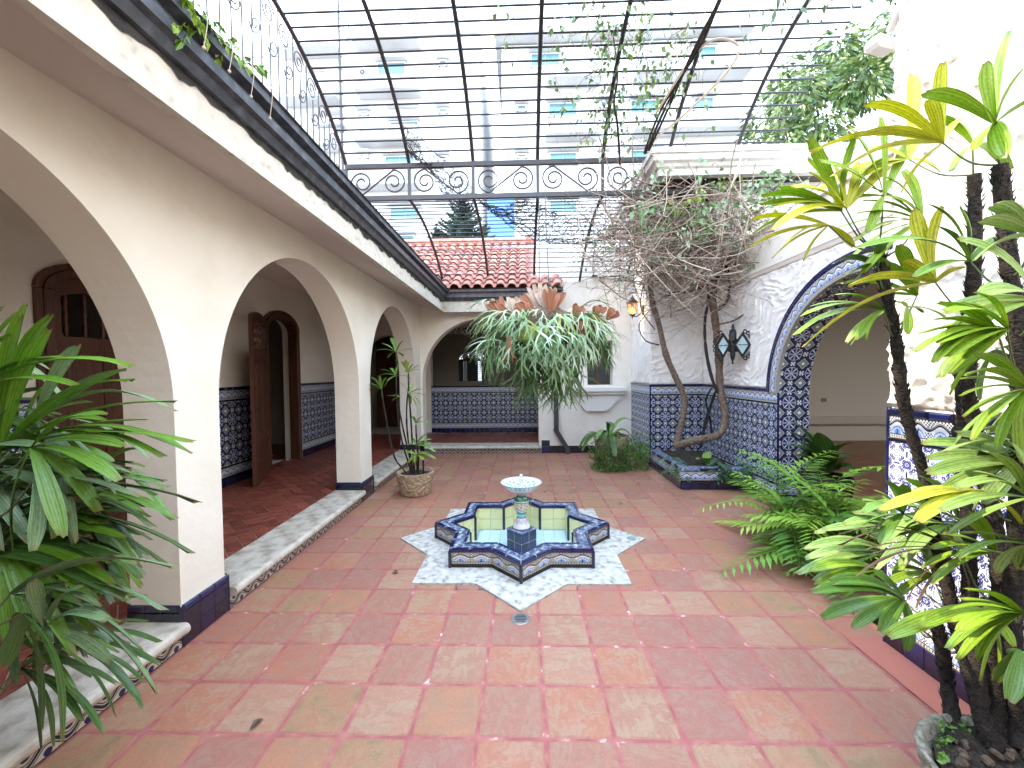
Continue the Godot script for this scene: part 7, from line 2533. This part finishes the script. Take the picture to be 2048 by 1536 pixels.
func build_vine() -> void:
	var t := thing("woody_vine", "old woody vine with twisted trunks and a tangle of bare twigs", "vine")
	for b in VINE:
		var pts := []
		for q in b[2]:
			pts.append(v3(q))
		var path := spline(pts, 7)
		var g := Geo.new()
		var rr := PackedFloat32Array()
		var f := noise(0.5, 2, FastNoiseLite.TYPE_SIMPLEX_SMOOTH, int(pts[0].x * 999))
		for i in path.size():
			rr.append(1.25 * lerpf(b[0], b[1], float(i) / path.size()) * (1.0 + 0.3 * f.get_noise_1d(i * 1.6)))
		g.tube(path, rr, 9)
		geo(t, "trunk" if b[0] > 0.025 else "branch", g, M.bark if b[3] == 0 else M.bark_dark)
	# the tangle: many thin bowed twigs
	var twig := mat(lin(0.22, 0.155, 0.12), 0.9)
	var twig2 := mat(lin(0.48, 0.39, 0.32), 0.9)
	for set in 2:
		var g := Geo.new()
		for i in 430:
			var c := P(clampf(rng.randfn(2.25, 0.58), 1.0, 3.6), clampf(rng.randfn(3.32, 0.36), 2.4, 4.02), clampf(rng.randfn(5.55, 0.36), 4.9, 6.5))
			var l := rf(0.35, 1.5)
			var d := Vector3(rf(-1, 1), rf(-0.75, 0.55), rf(-0.7, 0.7)).normalized()
			var k := Vector3(rf(-1, 1), rf(-1, 0.3), rf(-1, 1)) * l * 0.22
			var a := c - d * l * 0.5
			var e := c + d * l * 0.5 + Vector3(0, -l * 0.15, 0)
			if a.z < -6.55 or e.z < -6.55:
				continue
			var q := PackedVector3Array()
			for j in 7:
				var s := j / 6.0
				q.append(a.lerp(e, s) + k * sin(s * PI) + Vector3(rf(-1, 1), rf(-1, 1), rf(-1, 1)) * 0.012)
			g.tube(q, taper(7, rf(0.0035, 0.010), 0.002), 4, false)
		stuff(geo(t, "twigs", g, twig if set == 0 else twig2))
	# thin strands reaching left over the bars and up the vault
	var g := Geo.new()
	for i in 150:
		var a := P(rf(1.0, 2.0), rf(3.1, 4.1), rf(5.2, 6.4))
		var d := Vector3(rf(-1.0, 0.1), rf(-0.6, 0.9), rf(-0.3, 0.5)).normalized() * rf(0.4, 1.1)
		var q := PackedVector3Array()
		for j in 8:
			var s := j / 7.0
			q.append(a + d * s + Vector3(sin(s * 7.0 + i), cos(s * 6.0 + i * 2.0), sin(s * 5.0 + i)) * 0.05 * s)
		g.tube(q, taper(8, 0.0045, 0.0015), 3, false)
	var ups := []
	for i in 120:
		var x := clampf(rng.randfn(1.15, 0.55), -0.3, 2.6)
		var d0 := rf(4.3, 5.5)
		var q := PackedVector3Array()
		for j in 8:
			var dd := d0 - j * 0.05 * rf(0.5, 1.2)
			q.append(P(x + 0.09 * sin(j * 0.9 + i), arc_up(dd) + rf(-0.05, 0.09), dd))
			x += rf(-0.05, 0.05)
			if x < 1.75 or j % 2:
				ups.append(q[j])
		g.tube(q, taper(8, 0.0045, 0.0015), 3, false)
	stuff(geo(t, "tendrils", g, twig))
	var lm := [leaf_mat(Color(0.36, 0.48, 0.30), Color(0.10, 0.15, 0.04), false, 0.5), leaf_mat(Color(0.56, 0.64, 0.52), Color(0.08, 0.12, 0.05), false, 0.45), leaf_mat(Color(0.48, 0.56, 0.20), Color(0.2, 0.26, 0.03), false, 0.5)]
	for k in 3:
		g = Geo.new()
		for i in [46, 40, 12][k]:
			var c := P(clampf(rng.randfn(2.35, 0.62), 1.0, 3.6), clampf(rng.randfn(3.55, 0.36), 2.3, 4.05), clampf(rng.randfn(5.35, 0.30), 4.85, 6.2))
			for j in rng.randi_range(8, 26):
				leaf_spray(g, c + Vector3(rng.randfn(), rng.randfn() * 0.7, rng.randfn()) * 0.085, rf(0.045, 0.10), Vector3(0, -0.3, 0.3))
		for p in ups:
			if rng.randf() < [0.40, 0.16, 0.12][k]:
				leaf_spray(g, p + Vector3(rf(-0.08, 0.08), rf(-0.08, 0.05), rf(-0.05, 0.05)), rf(0.045, 0.085), Vector3(0, -0.6, 0))
		for i in [70, 60, 10][k]:
			leaf_spray(g, P(rf(0.9, 1.9), rf(3.1, 3.9), rf(5.6, 6.8)), rf(0.04, 0.08), Vector3(0, -0.4, 0))
		stuff(geo(t, "leaves", g, lm[k]))
	# two coiled hoses of stem lying on the vault
	g = Geo.new()
	g.tube(spline([P(1.65, 4.72, 5.1), P(1.95, 5.05, 4.5), P(2.30, 5.02, 4.45), P(2.28, 4.86, 4.6), P(1.95, 4.62, 4.95), P(1.7, 4.5, 5.2)], 8), flat(0.014), 6)
	geo(t, "looped_stem", g, twig2)
	g = Geo.new()
	for s in 5:
		var o := Vector3(rf(-0.04, 0.04), rf(-0.03, 0.03), rf(-0.03, 0.03))
		g.tube(spline([P(1.62, 4.40, 5.4) + o, P(1.75, 4.75, 5.05) + o * 1.5, P(1.90, 5.05, 4.45) - o, P(1.95, 5.22, 3.9) + o], 8), flat(rf(0.008, 0.016)), 5)
	geo(t, "stem_bundle", g, M.bark_dark)

func broad_leaf(g: Geo, base: Vector3, tip: Vector3, w: float, lift: float) -> void:
	var d := tip - base
	var side := d.cross(Vector3.UP).normalized()
	var up := side.cross(d.normalized())
	var p := PackedVector3Array()
	for j in 10:
		var f := j / 9.0
		var c := base + d * f + up * sin(f * PI) * lift
		var ww := w * pow(sin(f * PI * 0.93 + 0.12), 0.9)
		for i in 5:
			var s := (i - 2) * 0.5
			p.append(c + side * s * ww + up * absf(s) * ww * 0.35)
	g.grid(p, 5, 10)

func build_potted() -> void:
	# lumpy stone pot and the palm in it
	var pot := thing("stone_pot", "small rough tan stone pot beside the left kerb", "pot", P(-1.42, 0, 5.15))
	geo(pot, "bowl", lump_pot(0.155, 0.232, 0.30, 0.024, 13.0, 5), M.pot_stone)
	geo(pot, "soil", soil_disc(0.195, 0.265, 7), M.soil)
	var sunny := leaf_mat(Color(0.52, 0.62, 0.22), Color(0.22, 0.28, 0.04))
	var mid := leaf_mat(Color(0.38, 0.54, 0.19), Color(0.16, 0.24, 0.04))
	var deep := leaf_mat(Color(0.27, 0.41, 0.18), Color(0.09, 0.14, 0.03))
	var yellow := leaf_mat(Color(0.72, 0.73, 0.20), Color(0.55, 0.56, 0.05))
	var lime := leaf_mat(Color(0.52, 0.65, 0.16), Color(0.40, 0.52, 0.05))
	var dry := leaf_mat(Color(0.34, 0.26, 0.19), Color(0.05, 0.03, 0.02))
	var pale := leaf_mat(Color(0.52, 0.64, 0.31), Color(0.2, 0.28, 0.06))
	M.petiole = mat(lin(0.10, 0.13, 0.05), 0.6)
	palm("slender potted lady palm in the tan stone pot", "lady palms", CANES_P, FANS_P, 0.011, [sunny, mid, deep, yellow, lime, dry, pale], false)
	# big palm at the right edge, in its mossy pot
	pot = thing("mossy_pot", "large pale stone pot with moss at the lower right corner", "pot", P(1.62, 0, 1.25))
	geo(pot, "bowl", lump_pot(0.23, 0.295, 0.25, 0.016, 8.0, 9), tri_mat(noise_tex(0.03, [[0.0, lin(0.05, 0.06, 0.025)], [0.4, lin(0.22, 0.20, 0.15)], [1.0, lin(0.50, 0.47, 0.40)]], 256, 5, 120), 3.0, 0.9, noise_normal(0.06, 8.0, 256, 4, 121), 1.0))
	geo(pot, "soil", soil_disc(0.255, 0.235, 8), M.soil)
	var rocks := Geo.new()
	for i in 60:
		var a := rf(0, TAU)
		var r := sqrt(rf(0, 1)) * 0.21
		var s := rf(0.012, 0.035)
		rocks.box(Transform3D(Basis.from_euler(Vector3(rf(0, 3), rf(0, 3), rf(0, 3))), Vector3(cos(a) * r, 0.25 + s * 0.3, sin(a) * r)), Vector3(s, s * rf(0.5, 0.9), s * rf(0.7, 1.3)), s * 0.2)
	stuff(geo(pot, "pebbles", rocks, M.bark))
	var moss := Geo.new()
	for i in 260:
		var a := rf(0, TAU)
		var r := 0.24 + rf(-0.03, 0.02)
		leaf_spray(moss, Vector3(cos(a) * r, 0.25, sin(a) * r), rf(0.012, 0.028), Vector3(0, 0.8, 0))
	stuff(geo(pot, "moss", moss, mid))
	palm("tall sunlit lady palm with dark canes against the white stucco wall", "lady palms", CANES_R, FANS_R, 0.0235, [lime, mid, deep, yellow, lime, dry, pale], true)
	palm("dark green lady palm spreading in from the left edge", "lady palms", CANES_L, FANS_L, 0.018, [lime, mid, deep, yellow, leaf_mat(Color(0.40, 0.58, 0.16), Color(0.2, 0.3, 0.03)), dry, leaf_mat(Color(0.48, 0.60, 0.43), Color(0.11, 0.16, 0.06))], true)

	# pot of bromeliad and maidenhair at the rear right
	pot = thing("fern_pot", "mottled brown pot half hidden by ferns at the rear right", "pot", P(1.43, 0, 6.62))
	geo(pot, "bowl", lump_pot(0.20, 0.27, 0.52, 0.018, 8.0, 11), M.pot_stone)
	geo(pot, "soil", soil_disc(0.22, 0.48, 12), M.soil)
	var bro := thing("bromeliad", "dark green strap leaved bromeliad arching from the fern pot", "plant", P(1.36, 0.48, 6.58))
	for i in 17:
		var a := rf(0, TAU)
		var g := Geo.new()
		var l := rf(0.36, 0.62)
		var tip := Vector3(cos(a), 0, sin(a)) * l * rf(0.6, 0.95) + Vector3(0, rf(-0.30, 0.25), 0)
		strap(g, Vector3(cos(a), 0, sin(a)) * 0.03, tip, rf(0.06, 0.095), Vector3(0, 1, 0.2), l * 0.28, 0.02)
		geo(bro, "leaf", g, [deep, mid, deep][i % 3])
	var mh := thing("maidenhair_fern", "fine leaved green fern spilling down the fern pot", "fern", P(1.43, 0.3, 6.6))
	for k in 3:
		var g := Geo.new()
		for i in 1250:
			var a := rf(-2.4, 0.9) + PI * 0.75
			var y := rf(-0.30, 0.10) if k < 2 else rf(-0.25, 0.30)
			var r := 0.30 + 0.10 * sin(a * 3.0 + k) + rf(-0.08, 0.13)
			if y > 0.12:
				r += 0.12
			var dd := Vector3(cos(a), 0, sin(a))
			leaf_spray(g, dd * r + Vector3(0.08, y, 0), rf(0.02, 0.042), dd * 0.5)
		stuff(geo(mh, "leaflets", g, [mid, deep, leaf_mat(Color(0.30, 0.42, 0.18), Color(0.1, 0.14, 0.03), false)][k]))
	# bright fern in the archway
	var bf := thing("bright_fern", "bright yellow green fern in front of the tiled archway", "fern", P(2.42, 0.02, 3.45))
	var fm := [leaf_mat(Color(0.50, 0.64, 0.22), Color(0.26, 0.36, 0.05), false), leaf_mat(Color(0.40, 0.56, 0.18), Color(0.18, 0.28, 0.04), false), leaf_mat(Color(0.58, 0.68, 0.26), Color(0.3, 0.38, 0.06), false), leaf_mat(Color(0.30, 0.46, 0.18), Color(0.12, 0.2, 0.04), false)]
	for i in 90:
		var a := rf(0, TAU)
		var up := rf(0.25, 1.0)
		frond_fern(bf, Vector3(rf(-0.25, 0.25), rf(0.0, 0.3), rf(-0.30, 0.55)), Vector3(cos(a), up, sin(a)), rf(0.6, 1.15), fm[rng.randi() % 4], 15, rf(0.12, 0.20), rf(0.35, 0.62), 0.11)
	# broad leaved plant in the arch
	var bp := thing("broadleaf_plant", "dark broad leaved plant in a pot inside the archway", "plant", P(3.12, 0.48, 4.25))
	for i in 26:
		var a := rf(0, TAU)
		var g := Geo.new()
		var l := rf(0.28, 0.46)
		broad_leaf(g, Vector3(cos(a), 0.1, sin(a)) * 0.04, Vector3(cos(a) * l * 0.8, rf(-0.02, 0.55), sin(a) * l * 0.8), rf(0.06, 0.10), l * 0.22)
		geo(bp, "leaf", g, [deep, deep, leaf_mat(Color(0.13, 0.24, 0.11), Color(0.04, 0.07, 0.02))][i % 3] if i < 3 else deep)
	pot = thing("dark_pot", "dark clay pot under the broad leaved plant", "pot", P(3.12, 0, 4.25))
	geo(pot, "bowl", lump_pot(0.17, 0.24, 0.46, 0.004, 6.0, 13), M.bark_dark)
	geo(pot, "soil", soil_disc(0.19, 0.43, 14), M.soil)
	# creeping plants in the planter
	var ph := thing("philodendron", "grey green lobed philodendron trailing over the tiled planter", "plant", P(2.45, 0.28, 5.45))
	var pm := leaf_mat(Color(0.29, 0.40, 0.30), Color(0.06, 0.10, 0.04), false)
	for i in 48:
		var o := Vector3(rf(0.05, 0.46), rf(-0.16, 0.06), rf(-0.05, 0.20))
		if i > 38:
			o = Vector3(rf(-0.40, -0.30), rf(-0.14, 0.05), rf(-0.45, 0.05))
		var a := rf(-0.6, PI + 0.6)
		frond_fern(ph, o, Vector3(cos(a), rf(0.1, 0.7), sin(a)), rf(0.18, 0.34), pm if i % 3 else deep, 7, rf(0.08, 0.13), 0.7, 0.2)
	var pt := thing("young_taro", "small pale broad leaved seedling in the planter soil", "plant", P(2.48, 0.26, 5.55))
	for e in [[-0.16, 0.10, 0.06, 0.06], [0.02, -0.01, 0.16, 0.05], [0.16, 0.05, 0.05, 0.05], [0.1, 0.18, -0.1, 0.06], [-0.02, 0.12, 0.1, 0.05]]:
		var g := Geo.new()
		broad_leaf(g, Vector3(0, 0.02, 0), Vector3(e[0], e[1], e[2]), e[3], 0.03)
		geo(pt, "leaf", g, pale)
	# weeds hanging from the left gutter
	var hw := thing("gutter_weed", "green weeds with dry stalks hanging over the left gutter", "plant", P(-1.36, 3.06, 1.75))
	for i in 24:
		var g := Geo.new()
		var o := Vector3(rf(-0.04, 0.03), rf(-0.02, 0.05), rf(-0.22, 0.35))
		var a := rf(0, TAU)
		var l := rf(0.12, 0.30)
		var e := o + Vector3(cos(a) * l * 0.6, rf(-0.18, 0.05), sin(a) * l * 0.6)
		g.tube(spline([o, o.lerp(e, 0.5) + Vector3(0, 0.05, 0), e], 4), flat(0.0018), 3, false)
		for k in 14:
			leaf_spray(g, o.lerp(e, k / 13.0) + Vector3(0, 0.03, 0), rf(0.02, 0.045), (e - o).normalized())
		geo(hw, "sprig", g, [mid, lime, pale][i % 3])
	for z in [0.12, -0.02, -0.16, -0.3]:
		var g := Geo.new()
		g.tube(spline([Vector3(0.06, 0.0, z), Vector3(0.10, -0.05, z), Vector3(0.09, -0.16 - absf(z) * 0.1, z + 0.01)], 5), flat(0.002), 4)
		g.bx(Vector3(0.09, -0.165 - absf(z) * 0.1, z + 0.01), Vector3(0.012, 0.014, 0.012), 0.003)
		geo(hw, "dry_stalk", g, mat(lin(0.40, 0.32, 0.24), 0.9))
	# fallen leaves on the floor
	for e in [[0.23, 5.2, 0.3, "dry fallen leaf on the floor just behind the fountain urn"], [0.09, 5.65, 1.2, "dry fallen leaf on the floor farthest behind the fountain"], [-0.40, 4.66, 2.0, "dark fallen twig leaf at the back left rim of the fountain"], [1.1, 4.75, 0.7, "small fallen leaf on the floor right of the fountain"], [-1.05, 3.1, 0.4, "tiny fallen leaf on the floor left of the marble star"], [-1.2, 1.75, 1.9, "fallen leaf on the floor near the left palm"], [1.6, 5.6, 2.2, "small fallen leaf on the floor near the tiled planter"]]:
		var fl := thing("fallen_leaf", e[3], "leaf", P(e[0], 0.006, e[1]), "fallen leaves on the patio floor")
		var g := Geo.new()
		broad_leaf(g, Vector3.ZERO, Vector3(cos(e[2]), 0.05, sin(e[2])) * 0.06, 0.014, 0.008)
		geo(fl, "blade", g, dry)

func build_trees() -> void:
	# conifers behind the rear roof
	var nm := mat(lin(0.035, 0.065, 0.045), 0.8)
	var nm2 := mat(lin(0.06, 0.10, 0.06), 0.8)
	for e in [[-2.78, 6.0, 19.0, 9.9, "tall dark araucaria pine behind the red roof", 1.45], [-3.81, 5.0, 18.0, 8.2, "short young araucaria pine left of the tall one", 1.0], [-2.2, 5.0, 17.0, 7.4, "small araucaria pine behind the roof ridge right of the tall one", 1.1]]:
		var t := thing("araucaria_pine", e[4], "tree", P(e[0], 0, e[2]), "araucaria pines behind the roof")
		var g := Geo.new()
		g.tube(PackedVector3Array([Vector3(0, -0.3, 0), Vector3(0.05, e[3] * 0.5, 0), Vector3(0, e[3], 0)]), PackedFloat32Array([0.16, 0.10, 0.02]), 8)
		geo(t, "trunk", g, M.bark_dark)
		g = Geo.new()
		var y: float = e[3] * 0.38
		while y < e[3]:
			var r: float = e[5] * clampf((e[3] - y) / (e[3] * 0.24), 0.08, 1.0)
			var nb := 7
			var off := rf(0, TAU)
			for k in nb:
				var a := off + TAU * k / nb + rf(-0.2, 0.2)
				var d := Vector3(cos(a), 0, sin(a))
				var pts := PackedVector3Array()
				for j in 7:
					var f := j / 6.0
					pts.append(Vector3(0, y, 0) + d * r * f + Vector3(0, r * (0.42 * f * f - 0.10 * f), 0))
				g.tube(pts, taper(7, 0.02, 0.006), 4, false)
				for j in 30:
					var f := 0.15 + 0.85 * j / 29.0
					var x := f * 6.0
					var i := mini(int(x), 5)
					var o := pts[i].lerp(pts[i + 1], x - i)
					for s in [-1.0, 1.0]:
						var tip: Vector3 = o + (d * 0.5 + d.cross(Vector3.UP) * s + Vector3(0, rf(0.1, 0.7), 0)).normalized() * r * 0.24 * (1.2 - f * 0.5)
						g.tube(PackedVector3Array([o, tip]), PackedFloat32Array([0.026, 0.010]), 3, false)
			y += 0.24
		geo(t, "crown", g, nm if e[5] > 0.8 else nm2)
	# mango tree over the right-hand roof
	var lm := [leaf_mat(Color(0.20, 0.30, 0.12), Color(0.10, 0.16, 0.03), false, 0.4), leaf_mat(Color(0.28, 0.38, 0.16), Color(0.14, 0.2, 0.04), false, 0.4), leaf_mat(Color(0.40, 0.46, 0.24), Color(0.16, 0.2, 0.05), false, 0.45)]
	var mt := thing("mango_tree", "dense leafy mango tree above the right hand roof", "tree", P(12.3, 0, 15.0))
	var g := Geo.new()
	g.tube(spline([Vector3(0, -0.3, 0), Vector3(0.1, 3, 0), Vector3(-0.3, 6.5, 0.2), Vector3(0.2, 9.5, 0)], 5), taper(16, 0.3, 0.08), 9)
	for i in 16:
		var a := TAU * i / 16.0
		g.tube(spline([Vector3(0, 4.5 + (i % 4) * 1.2, 0), Vector3(cos(a) * 1.4, 6.2 + (i % 4), sin(a) * 1.4), Vector3(cos(a) * 3.2, 7.8 + (i % 5) * 1.0, sin(a) * 3.0)], 4), taper(9, 0.09, 0.02), 5)
	geo(mt, "trunk", g, M.bark)
	var clumps := []
	for i in 120:
		var d := Vector3(rng.randfn(), rng.randfn(), rng.randfn()).normalized()
		clumps.append([Vector3(d.x * 4.3, 8.4 + d.y * 4.2, d.z * 3.6) + d * rf(-0.5, 0.25), rf(0.45, 0.85)])
	for k in 3:
		g = Geo.new()
		for c in clumps:
			for i in 85:
				var d := Vector3(rng.randfn(), rng.randfn(), rng.randfn()).normalized()
				var o: Vector3 = c[0] + d * c[1] * pow(rf(0, 1), 0.35)
				var dr := (d + Vector3(0, -0.9, 0)).normalized()
				var l := rf(0.22, 0.38)
				var s := dr.cross(Vector3(rf(-1, 1), 0.3, rf(-1, 1))).normalized() * l * 0.15
				g.tri(o, o + dr * l * 0.5 + s, o + dr * l * 0.5 - s)
				g.tri(o + dr * l * 0.5 - s, o + dr * l * 0.5 + s, o + dr * l)
		stuff(geo(mt, "crown", g, lm[k]))
	# a spray of the same leaves hanging low over the vault
	var br := thing("hanging_branch", "leafy branch drooping over the bars beside the stucco wall", "branch", P(2.9, 4.9, 3.6))
	g = Geo.new()
	g.tube(spline([Vector3(0.9, 1.3, 0.1), Vector3(0.3, 0.8, 0), Vector3(-0.3, 0.45, -0.1), Vector3(-0.8, 0.35, -0.2)], 6), taper(19, 0.02, 0.005), 6)
	for i in 9:
		var x := rf(-0.7, 0.6)
		g.tube(spline([Vector3(x, 0.55 + x * 0.3, 0), Vector3(x - 0.1, 0.3, rf(-0.1, 0.2)), Vector3(x - 0.15, 0.0, rf(-0.1, 0.3))], 4), taper(9, 0.006, 0.002), 4)
	geo(br, "stem", g, M.bark)
	g = Geo.new()
	for i in 420:
		var x := rf(-0.9, 0.75)
		var o := Vector3(x, rf(-0.15, 0.75) + x * 0.32, rf(-0.35, 0.35))
		var dr := Vector3(rf(-0.6, 0.4), -1, rf(-0.5, 0.5)).normalized()
		var l := rf(0.07, 0.14)
		var s := dr.cross(Vector3(rf(-1, 1), 0.3, rf(-1, 1))).normalized() * l * 0.16
		g.tri(o, o + dr * l * 0.5 + s, o + dr * l * 0.5 - s)
		g.tri(o + dr * l * 0.5 - s, o + dr * l * 0.5 + s, o + dr * l)
	stuff(geo(br, "leaves", g, lm[0]))

func block(called: String, label: String, x0: float, x1: float, y1: float, d0: float, d1: float, parts: Array, over := 0.0) -> void:
	var t := thing(called, label, "building", P((x0 + x1) * 0.5, 0, d0), "white apartment blocks behind the patio")
	var c := t.position
	var g := Geo.new()
	g.bx(P((x0 + x1) * 0.5, y1 * 0.5 - 0.2, (d0 + d1) * 0.5) - c, Vector3(x1 - x0, y1 + 0.2, d1 - d0))
	geo(t, "wall", g, M.apartment)
	g = Geo.new()
	g.bx(P((x0 + x1) * 0.5, y1 + 0.2, (d0 + d1) * 0.5 - over * 0.5) - c, Vector3(x1 - x0 + over, 0.4, d1 - d0 + over), 0.03)
	geo(t, "roof_slab", g, M.apartment)
	for e in parts:
		var r: Array = e[1]
		var w: float = r[2] - r[0]
		var h: float = r[3] - r[1]
		var o := Vector3((r[0] + r[2]) * 0.5, (r[1] + r[3]) * 0.5, -d0) - c
		g = Geo.new()
		match e[0]:
			"window", "vent":
				var z := 0.06
				var f := 0.09 if e[0] == "window" else 0.12
				g.bx(o + Vector3(0, h * 0.5 - f * 0.5, z), Vector3(w, f, 0.14))
				g.bx(o + Vector3(0, -h * 0.5 + f * 0.5, z), Vector3(w, f, 0.14))
				for s in [-1.0, 1.0]:
					g.bx(o + Vector3(s * (w * 0.5 - f * 0.5), 0, z), Vector3(f, h, 0.12))
				var win := geo(t, "window", g, M.louver)
				var n := 2 if e[0] == "window" else 1
				for i in n:
					g = Geo.new()
					g.bx(o + Vector3((i - (n - 1) * 0.5) * (w - f) / n, 0, 0.03), Vector3((w - f * 2.2) / n, h - f * 2, 0.03))
					geo(win, "pane", g, M.glass_teal)
				g = Geo.new()
				g.bx(o + Vector3(0, h * 0.5 + 0.10, 0.28), Vector3(w + 0.3, 0.10, 0.56))
				geo(win, "hood", g, M.apartment_shade)
			"louver":
				g.bx(o + Vector3(0, 0, 0.75), Vector3(w, h, 0.06))
				for s in [-1.0, 1.0]:
					g.bx(o + Vector3(s * (w * 0.5 - 0.05), 0, 0.4), Vector3(0.1, h, 0.8))
				var lv := geo(t, "balcony_parapet", g, M.apartment)
				var nb := maxi(1, int(w / 1.7))
				for i in nb:
					for j in 5:
						g = Geo.new()
						g.bx(o + Vector3((i - (nb - 1) * 0.5) * w / nb, (j - 2) * h * 0.17, 0.80), Vector3(w / nb * 0.86, h * 0.07, 0.06))
						geo(lv, "slat", g, M.louver)
			"slab":
				g.bx(o + Vector3(0, -h * 0.15, 0.6), Vector3(w, h * 0.5, 1.2), 0.02)
				geo(t, "balcony_slab", g, M.apartment)
			"hood":
				g.bx(o + Vector3(0, 0, 0.3), Vector3(w, h * 0.6, 0.6), 0.02)
				geo(t, "hood", g, M.apartment_shade)
			"unit":
				g.bx(o + Vector3(0, 0, 0.2), Vector3(w, h, 0.35), 0.02)
				var un := geo(t, "air_conditioner", g, M.apartment_shade)
				g = Geo.new()
				g.lathe(PackedVector2Array([Vector2(0.20, 0), Vector2(0.17, 0.02), Vector2(0.05, 0.02)]), 14)
				put(un, "fan_grille", g.mesh(M.iron_grey), Transform3D(Basis(Vector3.RIGHT, PI / 2), o + Vector3(-0.05, 0, 0.38)))

func build_far() -> void:
	block("apartment_block", "white apartment block on the left behind the pergola with balconies", -12.9, -2.95, 26.3, 30.0, 44.0, BLOCK_A)
	block("apartment_block", "white apartment wing behind the iron scroll screen at far left", -30.0, -13.1, 25.6, 30.6, 44.0, BLOCK_B)
	block("apartment_block", "white apartment block on the right behind the pergola with flat overhanging roof", -1.4, 15.9, 25.4, 30.0, 44.0, BLOCK_C, 0.9)
	# rails on the left roof and the mast between the wings
	var r := thing("roof_railing", "thin metal railing on the left apartment roof", "railing")
	var g := Geo.new()
	for i in 11:
		g.tube(PackedVector3Array([P(-12.7 + i * 0.96, 26.6, 30.2), P(-12.7 + i * 0.96, 27.7, 30.2)]), flat(0.03), 5)
	for y in [27.15, 27.7]:
		g.tube(PackedVector3Array([P(-12.7, y, 30.2), P(-3.1, y, 30.2)]), flat(0.03), 5)
	geo(r, "rails", g, M.iron_grey)
	var ma := thing("mast", "tall thin antenna mast between the left apartment wings", "mast")
	g = Geo.new()
	g.tube(PackedVector3Array([P(-13.0, 0, 29.6), P(-13.2, 31, 29.6)]), flat(0.09), 6)
	for i in 20:
		g.bx(P(-13.12, 12 + i * 0.9, 29.6), Vector3(0.32, 0.05, 0.05))
	geo(ma, "pole", g, M.iron_grey)
	var b := thing("blue_hoarding", "bright blue panel wall behind the araucaria pines", "wall")
	g = Geo.new()
	g.bx(P(-1.25, 10.3, 24.0), Vector3(1.6, 2.9, 0.3))
	geo(b, "panel", g, mat(lin(0.10, 0.26, 0.62), 0.6))
	g = Geo.new()
	g.bx(P(0.9, 4.3, 24.2), Vector3(6.6, 9.4, 0.4))
	geo(b, "base_wall", g, M.apartment)
	# the neighbour's block on the left, out of the picture, that keeps the sun off the patio
	block("neighbour_block", "white neighbouring block beyond the left roof", -30.0, -20.0, 23.6, 12.2, 15.0, [])

func _ready() -> void:
	rng.seed = 20240611
	# camera
	var cam := Camera3D.new()
	cam.name = "camera"
	var yaw := deg_to_rad(1.68)
	var pit := deg_to_rad(1.711)
	var rol := deg_to_rad(0.602)
	cam.basis = Basis(Vector3.UP, yaw) * Basis(Vector3.RIGHT, -pit) * Basis(Vector3(0, 0, 1), -rol)
	cam.position = Vector3(0, 1.57, 0)
	cam.fov = 87.27
	cam.near = 0.05
	cam.far = 500.0
	add_child(cam)
	cam.current = true
	# sky
	var sm := ProceduralSkyMaterial.new()
	sm.sky_top_color = Color(0.66, 0.74, 0.84)
	sm.sky_horizon_color = Color(0.96, 0.955, 0.94)
	sm.sky_curve = 0.22
	sm.ground_bottom_color = Color(0.45, 0.42, 0.38)
	sm.ground_horizon_color = Color(0.75, 0.78, 0.80)
	sm.sky_energy_multiplier = 1.0
	var sky := Sky.new()
	sky.sky_material = sm
	var env := Environment.new()
	env.background_mode = Environment.BG_SKY
	env.sky = sky
	env.background_energy_multiplier = 2.6
	env.tonemap_mode = Environment.TONE_MAPPER_LINEAR
	env.tonemap_exposure = 4.7
	env.sdfgi_enabled = true
	env.ssao_enabled = true
	env.ssil_enabled = true
	var we := WorldEnvironment.new()
	we.environment = env
	add_child(we)
	# sun over the left roofs, a little ahead of the camera
	var sun := DirectionalLight3D.new()
	sun.name = "sun"
	var el := deg_to_rad(40.0)
	var az := deg_to_rad(-20.0)
	var dir := Vector3(cos(el) * cos(az), -sin(el), -cos(el) * sin(az))
	sun.basis = Basis.looking_at(dir, Vector3.UP)
	sun.light_energy = 0.6
	sun.light_color = Color(1.0, 0.93, 0.82)
	sun.light_angular_distance = 0.5
	sun.shadow_enabled = true
	add_child(sun)

	make_materials()
	build_floor()
	build_corridor_floor()
	build_arcade()
	build_kerbs()
	build_corridor()
	build_front()
	build_rear()
	build_right()
	build_far()
	build_pergola()
	build_fountain()
	build_planter()
	build_lanterns()
	build_potted()
	build_staghorn()
	build_vine()
	build_trees()
